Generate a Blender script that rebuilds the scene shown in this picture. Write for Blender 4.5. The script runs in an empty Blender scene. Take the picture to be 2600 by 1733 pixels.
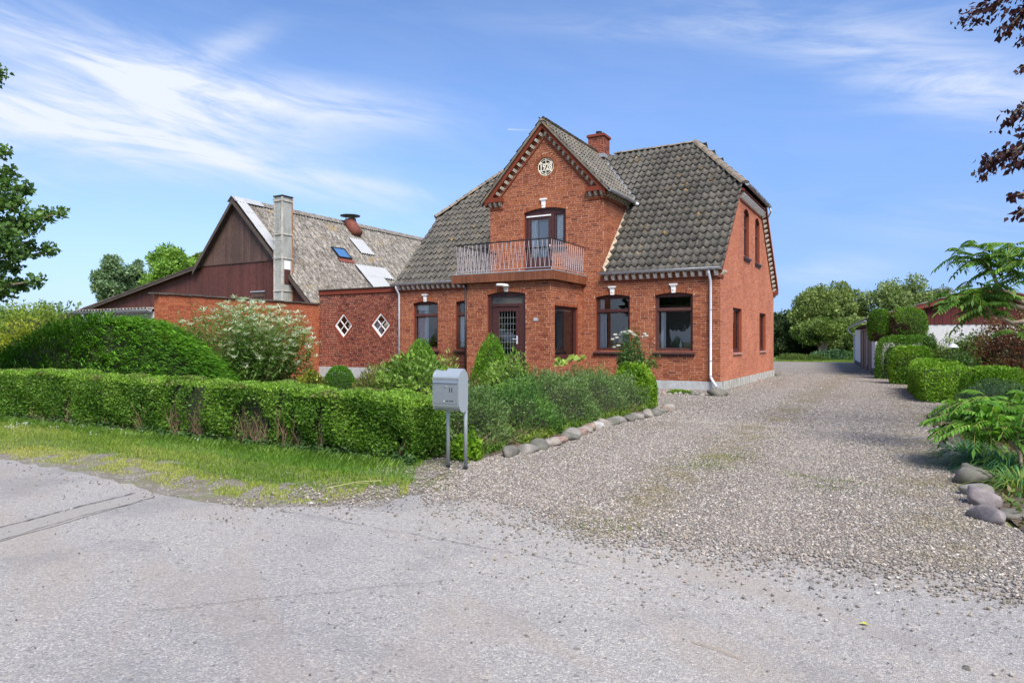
import bpy, math, random
import numpy as np
from mathutils import Vector, Matrix
random.seed(7); RNG = np.random.default_rng(11)
R = math.radians
SC = bpy.context.scene
COL = SC.collection
# ---------------------------------------------------------------- camera, sky, sun, exposure
CAMP = (4.395, -19.645, 1.40); YAW = R(29.59)
cd = bpy.data.cameras.new('camera'); cam = bpy.data.objects.new('camera', cd); COL.objects.link(cam)
cd.sensor_width = 36; cd.lens = 24.0; cd.clip_end = 6000
cam.location = CAMP; cam.rotation_euler = (R(90), 0, YAW)
SC.camera = cam
SC.view_settings.view_transform = 'Standard'; SC.view_settings.look = 'None'
SC.view_settings.exposure = 0.66; SC.view_settings.gamma = 1
SC.view_settings.use_curve_mapping = False
SUN_EL, SUN_AZ = 50.0, 132.0          # azimuth clockwise from +Y (north)
sl = bpy.data.lights.new('sun', 'SUN'); sl.energy = 4.0; sl.angle = R(28); sl.color = (1.0, 0.94, 0.85)
so = bpy.data.objects.new('sun', sl); COL.objects.link(so)
sd = Vector((math.sin(R(SUN_AZ))*math.cos(R(SUN_EL)), math.cos(R(SUN_AZ))*math.cos(R(SUN_EL)), math.sin(R(SUN_EL))))
so.rotation_euler = sd.to_track_quat('Z', 'Y').to_euler(); so.location = sd*50

class NT:
    def __init__(s, nt): s.nt = nt; s.n = nt.nodes; s.l = nt.links
    def new(s, t, **k):
        n = s.n.new(t)
        for a, v in k.items(): setattr(n, a, v)
        return n
    def put(s, sock, v):
        if hasattr(v, 'links') or isinstance(v, bpy.types.NodeSocket): s.l.new(v, sock)
        else: sock.default_value = v
    def m(s, op, a, b=0.0, c=0.0, clamp=False):
        n = s.new('ShaderNodeMath', operation=op, use_clamp=clamp)
        for i, v in enumerate((a, b, c)): s.put(n.inputs[i], v)
        return n.outputs[0]
    def vm(s, op, a, b=None):
        n = s.new('ShaderNodeVectorMath', operation=op); s.put(n.inputs[0], a)
        if b is not None: s.put(n.inputs[1], b)
        return n.outputs[0]
    def noise(s, vec, scale, detail=4, rough=.55, dist=0.0, out=0):
        n = s.new('ShaderNodeTexNoise'); s.put(n.inputs['Vector'], vec); n.inputs['Scale'].default_value = scale
        n.inputs['Detail'].default_value = detail; n.inputs['Roughness'].default_value = rough; n.inputs['Distortion'].default_value = dist
        return n.outputs[out]
    def vor(s, vec, scale, feature='F1', out='Color', rnd=1.0):
        n = s.new('ShaderNodeTexVoronoi', feature=feature); s.put(n.inputs['Vector'], vec); n.inputs['Scale'].default_value = scale
        n.inputs['Randomness'].default_value = rnd
        return n.outputs[out]
    def mix(s, f, a, b, bt='MIX'):
        n = s.new('ShaderNodeMix', data_type='RGBA', blend_type=bt); n.clamp_factor = True
        s.put(n.inputs[0], f)
        for i, v in ((6, a), (7, b)):
            if isinstance(v, (tuple, list)): v = (*v[:3], 1)
            s.put(n.inputs[i], v)
        return n.outputs[2]
    def rng(s, v, a, b, c=0.0, d=1.0, smooth=True):
        n = s.new('ShaderNodeMapRange', clamp=True); n.interpolation_type = 'SMOOTHSTEP' if smooth else 'LINEAR'
        s.put(n.inputs[0], v); n.inputs[1].default_value = a; n.inputs[2].default_value = b; n.inputs[3].default_value = c; n.inputs[4].default_value = d
        return n.outputs[0]
    def ramp(s, f, stops, interp='LINEAR'):
        n = s.new('ShaderNodeValToRGB'); s.put(n.inputs[0], f); cr = n.color_ramp; cr.interpolation = interp
        while len(cr.elements) < len(stops): cr.elements.new(0.5)
        for e, (p, c) in zip(cr.elements, stops): e.position = p; e.color = (*c[:3], 1)
        return n.outputs[0]
    def sep(s, v):
        n = s.new('ShaderNodeSeparateXYZ'); s.put(n.inputs[0], v); return n.outputs
    def comb(s, x, y, z):
        n = s.new('ShaderNodeCombineXYZ')
        for i, v in enumerate((x, y, z)): s.put(n.inputs[i], v)
        return n.outputs[0]

# world: Nishita sky with thin cirrus
W = bpy.data.worlds.new('World'); SC.world = W; W.use_nodes = True
w = NT(W.node_tree); w.n.clear()
sky = w.new('ShaderNodeTexSky', sky_type='NISHITA'); sky.sun_disc = False
sky.sun_elevation = R(SUN_EL); sky.sun_rotation = R(SUN_AZ); sky.altitude = 0; sky.air_density = 1.0; sky.dust_density = 0.6; sky.ozone_density = 2.0
tc = w.new('ShaderNodeTexCoord'); d = tc.outputs['Generated']
dx, dy, dz = w.sep(d)
cy, sy = math.cos(YAW), math.sin(YAW)
X = w.m('ADD', w.m('MULTIPLY', dx, cy), w.m('MULTIPLY', dy, sy))
Y = w.m('SUBTRACT', w.m('MULTIPLY', dy, cy), w.m('MULTIPLY', dx, sy))
az = w.m('ARCTAN2', X, Y)
hl = w.m('SQRT', w.m('ADD', w.m('MULTIPLY', X, X), w.m('MULTIPLY', Y, Y)))
te = w.m('DIVIDE', dz, w.m('MAXIMUM', hl, 0.001))
def blob(px, py, rx, ry, rot, amp):
    """soft bank of cirrus around a bearing and height (given as picture bearings of the photograph)"""
    a0 = math.atan((px-1300)/1733); t0 = (867-py)/1733*math.cos(a0)
    rx, ry = rx/1733*math.cos(a0)**2, ry/1733*math.cos(a0)
    u = w.m('SUBTRACT', az, a0); v = w.m('SUBTRACT', te, t0)
    c, s_ = math.cos(R(rot)), math.sin(R(rot))
    p = w.m('DIVIDE', w.m('ADD', w.m('MULTIPLY', u, c), w.m('MULTIPLY', v, s_)), rx)
    q = w.m('DIVIDE', w.m('SUBTRACT', w.m('MULTIPLY', v, c), w.m('MULTIPLY', u, s_)), ry)
    r2 = w.m('ADD', w.m('MULTIPLY', p, p), w.m('MULTIPLY', q, q))
    return w.m('MULTIPLY', w.m('EXPONENT', w.m('MULTIPLY', r2, -1.0)), amp)
BL = [(150, 300, 460, 80, -4, .85), (480, 240, 340, 75, -16, .75), (250, 370, 420, 34, -12, .45), (800, 265, 300, 55, -3, .8), (560, 130, 130, 34, 32, .45), (80, 110, 230, 90, -14, .35),
      (640, 425, 420, 34, -13, .6), (930, 468, 260, 20, -7, .4), (350, 230, 380, 110, -8, .35), (-500, 300, 700, 160, 0, .6),
      (2330, 170, 330, 70, -22, .62), (2050, 60, 330, 60, -12, .35), (2450, 250, 260, 55, -14, .35), (2500, 560, 300, 60, -5, .25), (2120, 690, 160, 40, 0, .25), (1700, 80, 420, 30, -6, .16), (3300, 250, 500, 120, -8, .45)]
tot = 0.0
for b_ in BL: tot = w.m('ADD', tot, blob(*b_))
cv = w.comb(w.m('MULTIPLY', az, 2.2), w.m('ADD', w.m('MULTIPLY', te, 9.0), w.m('MULTIPLY', az, 1.3)), 0.0)
n1 = w.noise(cv, 1.7, 7, .6, 1.2)
cv2 = w.comb(w.m('MULTIPLY', az, 5.0), w.m('ADD', w.m('MULTIPLY', te, 30.0), w.m('MULTIPLY', az, 6.0)), 3.0)
n2 = w.noise(cv2, 1.3, 6, .6, .6)
nn = w.m('ADD', w.m('MULTIPLY', n1, .7), w.m('MULTIPLY', n2, .3))
far = w.rng(w.m('ABSOLUTE', az), .75, 1.3)
back = w.m('MULTIPLY', w.m('MULTIPLY', far, .55), w.rng(te, 1.2, .15))
cov = w.m('MULTIPLY', w.m('ADD', w.m('ADD', tot, back), .05), w.rng(nn, .30, .66, .10, 1.28))
cov = w.m('MULTIPLY', cov, w.rng(te, -.01, .03))
# contrail
ctl = w.m('ABSOLUTE', w.m('SUBTRACT', w.m('ADD', te, w.m('MULTIPLY', az, .035)), (867-329.5)/1733))
con = w.m('MULTIPLY', w.rng(ctl, .0016, .0003), w.m('MULTIPLY', w.rng(az, -.02, .05, 1.0, .0), w.m('GREATER_THAN', az, -.006)))
cov = w.m('ADD', w.m('MULTIPLY', cov, .92), w.m('MULTIPLY', con, .5), clamp=True)
skyc = w.vm('SCALE', sky.outputs[0]); skyc.node.inputs[3].default_value = 0.120
skyc = w.mix(1.0, skyc, (0.76, 0.90, 1.13), 'MULTIPLY')
hz = w.rng(te, .48, .0, .0, 1.0, smooth=False)
hz = w.m('MULTIPLY', w.m('POWER', hz, 1.7), w.rng(az, -.7, .6, .80, .22, smooth=False))
skyc = w.mix(hz, skyc, (0.33, 0.455, 0.70))
skyc = w.mix(w.m('MULTIPLY', w.rng(az, -.35, .35, 0, .62), w.rng(te, .6, .1, .1, 1.0)), skyc, (0.135, 0.265, 0.60))
skyc = w.mix(cov, skyc, (0.54, 0.58, 0.67))
bg = w.new('ShaderNodeBackground'); w.put(bg.inputs[0], skyc); bg.inputs[1].default_value = 1.0
wo = w.new('ShaderNodeOutputWorld'); w.l.new(bg.outputs[0], wo.inputs[0])

# ---------------------------------------------------------------- helpers
def at(u, v, Yd):
    """a point Yd metres in front of the eye along a sight line of the photograph, as a place in the yard"""
    X = (u-1300)/1733*Yd; Z = CAMP[2]+(867-v)/1733*Yd
    return (CAMP[0]+X*cy-Yd*sy, CAMP[1]+X*sy+Yd*cy, Z)
def gat(u, v):
    p = at(u, v, CAMP[2]*1733/(v-867)); return (p[0], p[1], 0.0)

def tag(o, label=None, cat=None, group=None, kind=None):
    if label: o['label'] = label
    if cat: o['category'] = cat
    if group: o['group'] = group
    if kind: o['kind'] = kind
    return o
def empty(name, loc=(0, 0, 0), rz=0.0, **k):
    o = bpy.data.objects.new(name, None); COL.objects.link(o); o.location = loc; o.rotation_euler = (0, 0, rz); o.empty_display_size = .2
    return tag(o, **k)
def link(name, me, parent=None, loc=None, **k):
    o = bpy.data.objects.new(name, me); COL.objects.link(o)
    if parent: o.parent = parent
    if loc is not None: o.location = loc
    return tag(o, **k)
def gloc(parent):
    p = Vector((0, 0, 0))
    while parent: p += parent.location; parent = parent.parent
    return p
def npmesh(name, V, F, mat, attrs=None, smooth=False, off=None):
    """V (n,3), F (m,k) equal-size faces"""
    V = np.asarray(V, dtype=np.float32)
    if off is not None: V = V-np.asarray(off, dtype=np.float32)
    F = np.asarray(F, dtype=np.int32); m, k = F.shape
    me = bpy.data.meshes.new(name); me.vertices.add(len(V)); me.vertices.foreach_set('co', V.ravel())
    me.loops.add(m*k); me.loops.foreach_set('vertex_index', F.ravel())
    me.polygons.add(m); me.polygons.foreach_set('loop_start', np.arange(0, m*k, k, dtype=np.int32))
    if smooth: me.polygons.foreach_set('use_smooth', np.ones(m, dtype=bool))
    for an, (typ, dat) in (attrs or {}).items():
        at_ = me.attributes.new(an, typ, 'FACE')
        at_.data.foreach_set('color' if typ == 'FLOAT_COLOR' else 'value', np.asarray(dat, dtype=np.float32).ravel())
    me.materials.append(mat); me.update(calc_edges=True)
    return me

class MB:
    """collects quads, tris and polygons; one build = one mesh object"""
    def __init__(s): s.v = []; s.f = []; s.a = []; s.t = 0.0
    def add(s, vs, fs):
        b = len(s.v); s.v.extend([tuple(p) for p in vs])
        for f in fs: s.f.append(tuple(i+b for i in f)); s.a.append(s.t)
        return s
    def quad(s, *p): return s.add(p, [tuple(range(len(p)))])
    def box(s, x0, x1, y0, y1, z0, z1):
        return s.add([(x0, y0, z0), (x1, y0, z0), (x1, y1, z0), (x0, y1, z0), (x0, y0, z1), (x1, y0, z1), (x1, y1, z1), (x0, y1, z1)],
                     [(0, 3, 2, 1), (4, 5, 6, 7), (0, 1, 5, 4), (1, 2, 6, 5), (2, 3, 7, 6), (3, 0, 4, 7)])
    def fbox(s, F, h0, h1, d0, d1, z0, z1):
        P = [F(h0, d0, z0), F(h1, d0, z0), F(h1, d1, z0), F(h0, d1, z0), F(h0, d0, z1), F(h1, d0, z1), F(h1, d1, z1), F(h0, d1, z1)]
        return s.add(P, [(0, 3, 2, 1), (4, 5, 6, 7), (0, 1, 5, 4), (1, 2, 6, 5), (2, 3, 7, 6), (3, 0, 4, 7)])
    def prism(s, F, poly, d0, d1):
        """poly in (h,z), from depth d0 to d1"""
        n = len(poly); P = [F(h, d0, z) for h, z in poly]+[F(h, d1, z) for h, z in poly]
        return s.add(P, [tuple(range(n))[::-1], tuple(range(n, 2*n))]+[(i, (i+1) % n, n+(i+1) % n, n+i) for i in range(n)])
    def tube(s, pts, rad, n=8, cap=True):
        pts = [Vector(p) for p in pts]; m = len(pts)
        rad = rad if hasattr(rad, '__len__') else [rad]*m
        b = len(s.v); prev = None
        for i, p in enumerate(pts):
            t = (pts[min(i+1, m-1)]-pts[max(i-1, 0)]).normalized()
            if prev is None: a = t.orthogonal().normalized()
            else: a = (prev-t*prev.dot(t)).normalized()
            prev = a; c = t.cross(a)
            for k in range(n):
                an = 2*math.pi*k/n; s.v.append(tuple(p+(a*math.cos(an)+c*math.sin(an))*rad[i]))
        for i in range(m-1):
            for k in range(n):
                s.f.append((b+i*n+k, b+i*n+(k+1) % n, b+(i+1)*n+(k+1) % n, b+(i+1)*n+k)); s.a.append(s.t)
        if cap:
            s.f.append(tuple(b+k for k in range(n))[::-1]); s.a.append(s.t)
            s.f.append(tuple(b+(m-1)*n+k for k in range(n))); s.a.append(s.t)
        return s
    def build(s, name, mat, parent=None, smooth=False, origin=None, bevel=0, **k):
        me = bpy.data.meshes.new(name)
        off = gloc(parent) if parent else Vector(origin or (0, 0, 0))
        me.from_pydata([(x-off.x, y-off.y, z-off.z) for x, y, z in s.v], [], s.f)
        me.materials.append(mat)
        if smooth: me.polygons.foreach_set('use_smooth', [True]*len(s.f))
        if any(s.a):
            at_ = me.attributes.new('rnd', 'FLOAT', 'FACE'); at_.data.foreach_set('value', s.a)
        me.update()
        o = link(name, me, parent, None if parent else off, **k)
        if bevel:
            md = o.modifiers.new('bevel', 'BEVEL'); md.width = bevel; md.segments = 2; md.limit_method = 'ANGLE'
        return o

# ---------------------------------------------------------------- materials
def mat(name):
    m = bpy.data.materials.new(name); m.use_nodes = True; t = NT(m.node_tree); t.n.clear()
    o = t.new('ShaderNodeOutputMaterial'); p = t.new('ShaderNodeBsdfPrincipled'); t.l.new(p.outputs[0], o.inputs[0])
    g = t.new('ShaderNodeNewGeometry'); t.pos = g.outputs['Position']; t.p = p; t.o = o
    return m, t
def bump(t, h, s=.5, d=.01):
    b = t.new('ShaderNodeBump'); b.inputs['Strength'].default_value = s; b.inputs['Distance'].default_value = d
    t.put(b.inputs['Height'], h); t.l.new(b.outputs[0], t.p.inputs['Normal'])
def attr(t, name, out='Fac'):
    n = t.new('ShaderNodeAttribute', attribute_type='GEOMETRY', attribute_name=name); return n.outputs[out]
def rndv(t):
    oi = t.new('ShaderNodeObjectInfo')
    return t.m('FRACT', t.m('ADD', attr(t, 'rnd'), oi.outputs['Random']))
def simple(name, col, rough=.7, metal=0.0, var=.12, scale=6.0, bmp=0.0, bscale=60, spec=.4):
    m, t = mat(name)
    n = t.noise(t.pos, scale, 5)
    c = t.mix(1.0, col, t.ramp(n, [(.25, (1-var,)*3), (.75, (1+var,)*3)]), 'MULTIPLY')
    t.put(t.p.inputs['Base Color'], c); t.p.inputs['Roughness'].default_value = rough; t.p.inputs['Metallic'].default_value = metal
    t.p.inputs['Specular IOR Level'].default_value = spec
    if bmp: bump(t, t.noise(t.pos, bscale, 4), bmp, .004)
    return m
def brickmat(name, stops, dirt=(.10, .05, .04), dirtamt=.35):
    m, t = mat(name)
    r = rndv(t); c = t.ramp(r, stops)
    n = t.noise(t.pos, 45, 5, .65); c = t.mix(1.0, c, t.ramp(n, [(.3, (.80,)*3), (.7, (1.18,)*3)]), 'MULTIPLY')
    n2 = t.noise(t.pos, .8, 4); c = t.mix(1.0, c, t.ramp(n2, [(.3, (.84, .82, .80)), (.7, (1.12, 1.12, 1.1))]), 'MULTIPLY')
    n3 = t.noise(t.pos, 2.3, 6, .7); f = t.m('MULTIPLY', t.rng(n3, .56, .76), dirtamt)
    c = t.mix(f, c, dirt)
    t.put(t.p.inputs['Base Color'], c); t.p.inputs['Roughness'].default_value = .88; t.p.inputs['Specular IOR Level'].default_value = .2
    bump(t, t.noise(t.pos, 160, 5, .7), .5, .003)
    return m
M = {}
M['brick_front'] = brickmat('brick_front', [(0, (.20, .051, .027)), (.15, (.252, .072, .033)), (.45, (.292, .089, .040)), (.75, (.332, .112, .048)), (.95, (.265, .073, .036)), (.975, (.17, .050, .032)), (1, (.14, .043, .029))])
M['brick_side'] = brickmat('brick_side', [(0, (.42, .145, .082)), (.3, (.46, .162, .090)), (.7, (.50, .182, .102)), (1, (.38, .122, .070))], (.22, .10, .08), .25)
M['brick_ext'] = brickmat('brick_ext', [(0, (.075, .025, .022)), (.2, (.155, .037, .026)), (.5, (.195, .046, .029)), (.8, (.225, .060, .036)), (1, (.10, .028, .025))], (.12, .06, .06), .4)
M['brick_wall'] = brickmat('brick_wall', [(0, (.28, .074, .034)), (.3, (.33, .090, .040)), (.7, (.38, .115, .048)), (1, (.30, .080, .036))], (.30, .09, .05), .3)
M['brick_dark'] = brickmat('brick_dark', [(0, (.05, .020, .017)), (.5, (.075, .028, .022)), (1, (.10, .035, .025))])
M['brick_band'] = brickmat('brick_band', [(0, (.18, .042, .022)), (.5, (.25, .058, .028)), (1, (.29, .074, .033))])
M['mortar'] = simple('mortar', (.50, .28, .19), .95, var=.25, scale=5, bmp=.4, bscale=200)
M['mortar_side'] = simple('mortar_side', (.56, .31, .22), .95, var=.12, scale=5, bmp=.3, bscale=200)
M['mortar_wall'] = simple('mortar_wall', (.50, .24, .15), .95, var=.25, scale=3, bmp=.4, bscale=200)
def concrete(name, a, b, streak=.5):
    m, t = mat(name); x, y, z = t.sep(t.pos)
    sv = t.comb(t.m('MULTIPLY', x, 5.0), t.m('MULTIPLY', y, 5.0), t.m('MULTIPLY', z, 1.2))
    n = t.noise(sv, 1.2, 6, .65); n2 = t.noise(t.pos, 12, 6, .6)
    c = t.mix(t.m('MULTIPLY', t.rng(n, .45, .68), streak), a, b)
    c = t.mix(1.0, c, t.ramp(n2, [(.3, (.86,)*3), (.7, (1.1,)*3)]), 'MULTIPLY')
    t.put(t.p.inputs['Base Color'], c); t.p.inputs['Roughness'].default_value = .9
    bump(t, n2, .4, .006); return m
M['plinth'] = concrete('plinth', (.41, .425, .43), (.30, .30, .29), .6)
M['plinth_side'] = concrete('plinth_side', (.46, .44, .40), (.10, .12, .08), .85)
M['white_wall'] = concrete('white_wall', (.60, .60, .61), (.50, .50, .49), .4)
M['asbestos'] = concrete('asbestos', (.36, .37, .34), (.22, .22, .19), .7)
M['white'] = simple('white_paint', (.80, .80, .78), .6, var=.08, scale=25)
M['cream'] = simple('cream_paint', (.80, .73, .58), .5, var=.05, scale=25)
M['bracket'] = simple('bracket_stone', (.80, .79, .76), .8, var=.3, scale=18)
M['bracket_worn'] = simple('bracket_stone_worn', (.46, .44, .36), .9, var=.4, scale=14)
M['wood_red'] = simple('wood_frame', (.062, .021, .020), .5, var=.35, scale=14)
M['wood_worn'] = simple('wood_frame_worn', (.085, .033, .028), .65, var=.7, scale=30)
M['zinc'] = simple('zinc', (.46, .48, .52), .42, .55, var=.15, scale=8)
M['zinc_paint'] = simple('pipe_paint', (.60, .62, .68), .5, .1, var=.08, scale=8)
M['lead'] = simple('lead', (.42, .44, .46), .5, .5, var=.3, scale=12)
M['iron'] = simple('iron_black', (.02, .02, .022), .5, .2)
M['rail'] = simple('rail_paint', (.40, .36, .38), .5, .2, var=.2, scale=30)
M['sill'] = simple('sill_brown', (.075, .035, .032), .45, var=.35, scale=30, bmp=.3)
M['sill_side'] = simple('sill_side', (.34, .19, .16), .6, var=.2, scale=20)
def wood(name, a, b, rough=.75, sc=9):
    m, t = mat(name); x, y, z = t.sep(t.pos); r = rndv(t)
    sv = t.comb(t.m('MULTIPLY', x, 6.0), t.m('MULTIPLY', y, 6.0), t.m('ADD', t.m('MULTIPLY', z, .7), t.m('MULTIPLY', r, 40.0)))
    n = t.noise(sv, sc, 6, .65); c = t.mix(t.rng(n, .3, .7), a, b)
    c = t.mix(1.0, c, t.ramp(r, [(0, (.80,)*3), (1, (1.2,)*3)]), 'MULTIPLY')
    big = t.noise(t.pos, .5, 5, .6); c = t.mix(1.0, c, t.ramp(big, [(.3, (.75,)*3), (.7, (1.25,)*3)]), 'MULTIPLY')
    t.put(t.p.inputs['Base Color'], c); t.p.inputs['Roughness'].default_value = rough
    bump(t, n, .4, .004); return m
M['fascia'] = wood('fascia_wood', (.14, .042, .018), (.24, .085, .036), .55)
M['board_red'] = wood('board_red', (.055, .013, .012), (.125, .042, .032))
M['board_grey'] = wood('board_grey', (.055, .028, .023), (.14, .082, .064))
M['board_gar'] = wood('board_garage', (.085, .010, .010), (.105, .014, .014))
M['door_brown'] = wood('door_brown', (.13, .055, .035), (.20, .10, .07))
M['rake'] = wood('rake_board', (.05, .035, .028), (.11, .08, .065))
M['gar_rake'] = wood('garage_rake', (.16, .022, .018), (.19, .03, .025))
def tilemat(name, base, dark, light, orange_amt=.5, white_amt=.5, sc=1.0):
    m, t = mat(name); r = rndv(t)
    n = t.noise(t.pos, 14*sc, 6, .7); c = t.mix(t.rng(n, .3, .7), dark, base)
    n4 = t.noise(t.pos, 1.1, 4); c = t.mix(t.m('MULTIPLY', t.rng(n4, .4, .7), .55), c, light)
    c = t.mix(1.0, c, t.ramp(r, [(0, (.78,)*3), (.5, (1.0, .99, .97)), (1, (1.20, 1.17, 1.12))]), 'MULTIPLY')
    f1 = t.noise(t.pos, 22*sc, 5, .75); c = t.mix(t.m('MULTIPLY', t.rng(f1, .58, .66), white_amt), c, (.42, .41, .37))
    f2 = t.noise(t.vm('ADD', t.pos, (7.3, 2.1, 5.7)), 3.3, 6, .7); f3 = t.noise(t.pos, 30, 3, .6)
    c = t.mix(t.m('MULTIPLY', t.m('MULTIPLY', t.rng(f2, .60, .68), t.rng(f3, .40, .55)), orange_amt), c, (.42, .24, .05))
    f4 = t.noise(t.vm('ADD', t.pos, (1.3, 9.1, 3.7)), 2.2, 5, .7); c = t.mix(t.m('MULTIPLY', t.rng(f4, .56, .68), .55), c, (.055, .06, .045))
    t.put(t.p.inputs['Base Color'], c); t.p.inputs['Roughness'].default_value = .92; t.p.inputs['Specular IOR Level'].default_value = .2
    bump(t, t.noise(t.pos, 60*sc, 6, .75), .8, .008); return m
M['tile'] = tilemat('roof_tile', (.128, .119, .106), (.052, .050, .046), (.152, .138, .118), .9, .5)
M['tile_dormer'] = tilemat('roof_tile_dormer', (.185, .168, .145), (.095, .087, .077), (.20, .18, .152), .15, .5)
M['tile_ridge'] = tilemat('ridge_tile', (.27, .23, .18), (.13, .11, .09), (.30, .25, .20), .8, .5)
M['fibre'] = tilemat('fibre_cement', (.30, .27, .235), (.065, .058, .05), (.33, .305, .28), .9, .85, .9)
m_, t = mat('fibre_cement'); x, y, z = t.sep(t.pos)
sv = t.comb(t.m('MULTIPLY', x, .6), t.m('MULTIPLY', y, 2.4), t.m('MULTIPLY', z, .6)); n = t.noise(sv, 5.0, 5, .75); n2 = t.noise(t.pos, 9, 5, .8)
c = t.ramp(n, [(.34, (.060, .054, .046)), (.46, (.15, .133, .113)), (.56, (.25, .228, .20)), (.70, (.42, .40, .37))]); c = t.mix(1.0, c, t.ramp(n2, [(.34, (.45,)*3), (.66, (1.45,)*3)]), 'MULTIPLY')
f2 = t.noise(t.vm('ADD', t.pos, (7.3, 2.1, 5.7)), 1.1, 6, .75); c = t.mix(t.m('MULTIPLY', t.rng(f2, .57, .66), .6), c, (.30, .20, .07))
t.put(t.p.inputs['Base Color'], c); t.p.inputs['Roughness'].default_value = .95; bump(t, n2, .6, .02); M['fibre'] = m_
M['fibre_white'] = simple('fibre_white', (.36, .37, .38), .7, var=.06, scale=3)
M['underlay'] = simple('underlay', (.06, .05, .045), .95)
M['brown_red'] = simple('terracotta_vent', (.17, .052, .035), .8, var=.3, scale=9)
M['room'] = simple('room_wall', (.24, .22, .20), .9, var=.1)
M['sheer'] = simple('sheer_curtain', (.44, .50, .58), .9, var=.05, scale=20)
M['dark_room'] = simple('dark_hall', (.02, .02, .018), .9)
M['curtain'] = simple('curtain', (.88, .88, .90), .9, var=.05, scale=20)
M['dark_plinth'] = simple('plinth_black', (.035, .038, .045), .7)
M['bark'] = simple('bark', (.16, .13, .10), .95, var=.5, scale=14, bmp=.6, bscale=40)
M['bark_pale'] = simple('bark_pale', (.30, .23, .17), .9, var=.4, scale=14, bmp=.5, bscale=40)
M['twig'] = simple('twig', (.20, .135, .085), .95, var=.5, scale=25)
M['core'] = simple('shrub_shade_core', (.030, .036, .018), 1.0, var=.5, scale=16)  # shade of the shrub interior put into a dark base colour
M['soil'] = simple('soil', (.10, .075, .052), 1.0, var=.5, scale=9, bmp=1.0, bscale=50)
def glass(name, tint=(.92, .95, .95), refl=1.0):
    m = bpy.data.materials.new(name); m.use_nodes = True; t = NT(m.node_tree); t.n.clear()
    o = t.new('ShaderNodeOutputMaterial'); g = t.new('ShaderNodeBsdfGlossy'); g.inputs['Roughness'].default_value = .01
    tr = t.new('ShaderNodeBsdfTransparent'); tr.inputs[0].default_value = (*tint, 1)
    fr = t.new('ShaderNodeFresnel'); fr.inputs[0].default_value = 1.5
    ge = t.new('ShaderNodeNewGeometry'); bp = t.new('ShaderNodeBump'); bp.inputs['Strength'].default_value = .05; bp.inputs['Distance'].default_value = .02
    t.put(bp.inputs['Height'], t.noise(ge.outputs['Position'], 1.5, 2)); t.l.new(bp.outputs[0], g.inputs['Normal'])
    mx = t.new('ShaderNodeMixShader'); t.put(mx.inputs[0], t.m('ADD', t.m('MULTIPLY', fr.outputs[0], 1.2*refl), .07, clamp=True))
    t.l.new(tr.outputs[0], mx.inputs[1]); t.l.new(g.outputs[0], mx.inputs[2]); t.l.new(mx.outputs[0], o.inputs[0]); return m
M['glass'] = glass('window_glass')
def leafmat(name, trans=.35, rough=.55, tint=(1, 1, 1)):
    m = bpy.data.materials.new(name); m.use_nodes = True; t = NT(m.node_tree); t.n.clear()
    o = t.new('ShaderNodeOutputMaterial'); p = t.new('ShaderNodeBsdfPrincipled'); tr = t.new('ShaderNodeBsdfTranslucent')
    c = attr(t, 'col', 'Color'); c = t.mix(1.0, c, tint, 'MULTIPLY')
    t.put(p.inputs['Base Color'], c); p.inputs['Roughness'].default_value = rough; p.inputs['Specular IOR Level'].default_value = .35
    t.put(tr.inputs[0], t.mix(1.0, c, (1.25, 1.3, .7), 'MULTIPLY'))
    mx = t.new('ShaderNodeMixShader'); mx.inputs[0].default_value = trans
    t.l.new(p.outputs[0], mx.inputs[1]); t.l.new(tr.outputs[0], mx.inputs[2]); t.l.new(mx.outputs[0], o.inputs[0]); return m
M['leaf'] = leafmat('leaf'); M['needle'] = leafmat('needle', .15, .6)
# ---------------------------------------------------------------- building kit
def Ff(y0): return lambda h, d, z: (h, y0-d, z)
def Fs(x0): return lambda h, d, z: (x0+d, h, z)
CO = .0667
def arch_geo(o):
    w = (o['b']-o['a'])/2; r = o.get('rise', 0)
    if r <= 0: return None
    Rr = (w*w+r*r)/(2*r); return (o['a']+o['b'])/2, o['z1']+r-Rr, Rr, w
def cut(iv, a, b):
    out = []
    for x, y in iv:
        if b <= x or a >= y: out.append((x, y)); continue
        if a > x: out.append((x, a))
        if b < y: out.append((b, y))
    return out
def row_iv(ext, ops, z, ring):
    iv = list(ext(z))
    for o in ops:
        if o.get('shape') == 'diamond':
            k = o['r']-abs(z-o['z']); 
            if k > 0: iv = cut(iv, o['h']-k, o['h']+k)
        elif o.get('shape') == 'round':
            k = (o['r']+ring)**2-(z-o['z'])**2
            if k > 0: iv = cut(iv, o['h']-k**.5, o['h']+k**.5)
        else:
            g = arch_geo(o)
            if o['z0'] <= z <= o['z1']: iv = cut(iv, o['a'], o['b'])
            elif g and o['z1'] < z:
                c, cz, Rr, ww = g; Ro = Rr+ring; k = Ro*Ro-(z-cz)**2
                if k > 0:
                    k = min(k**.5, ww*(1+ring/Rr)); iv = cut(iv, c-k, c+k)
            elif o.get('flat') and o['z1'] < z < o['z1']+ring: iv = cut(iv, o['a'], o['b'])
    return iv
RING = .125
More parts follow.
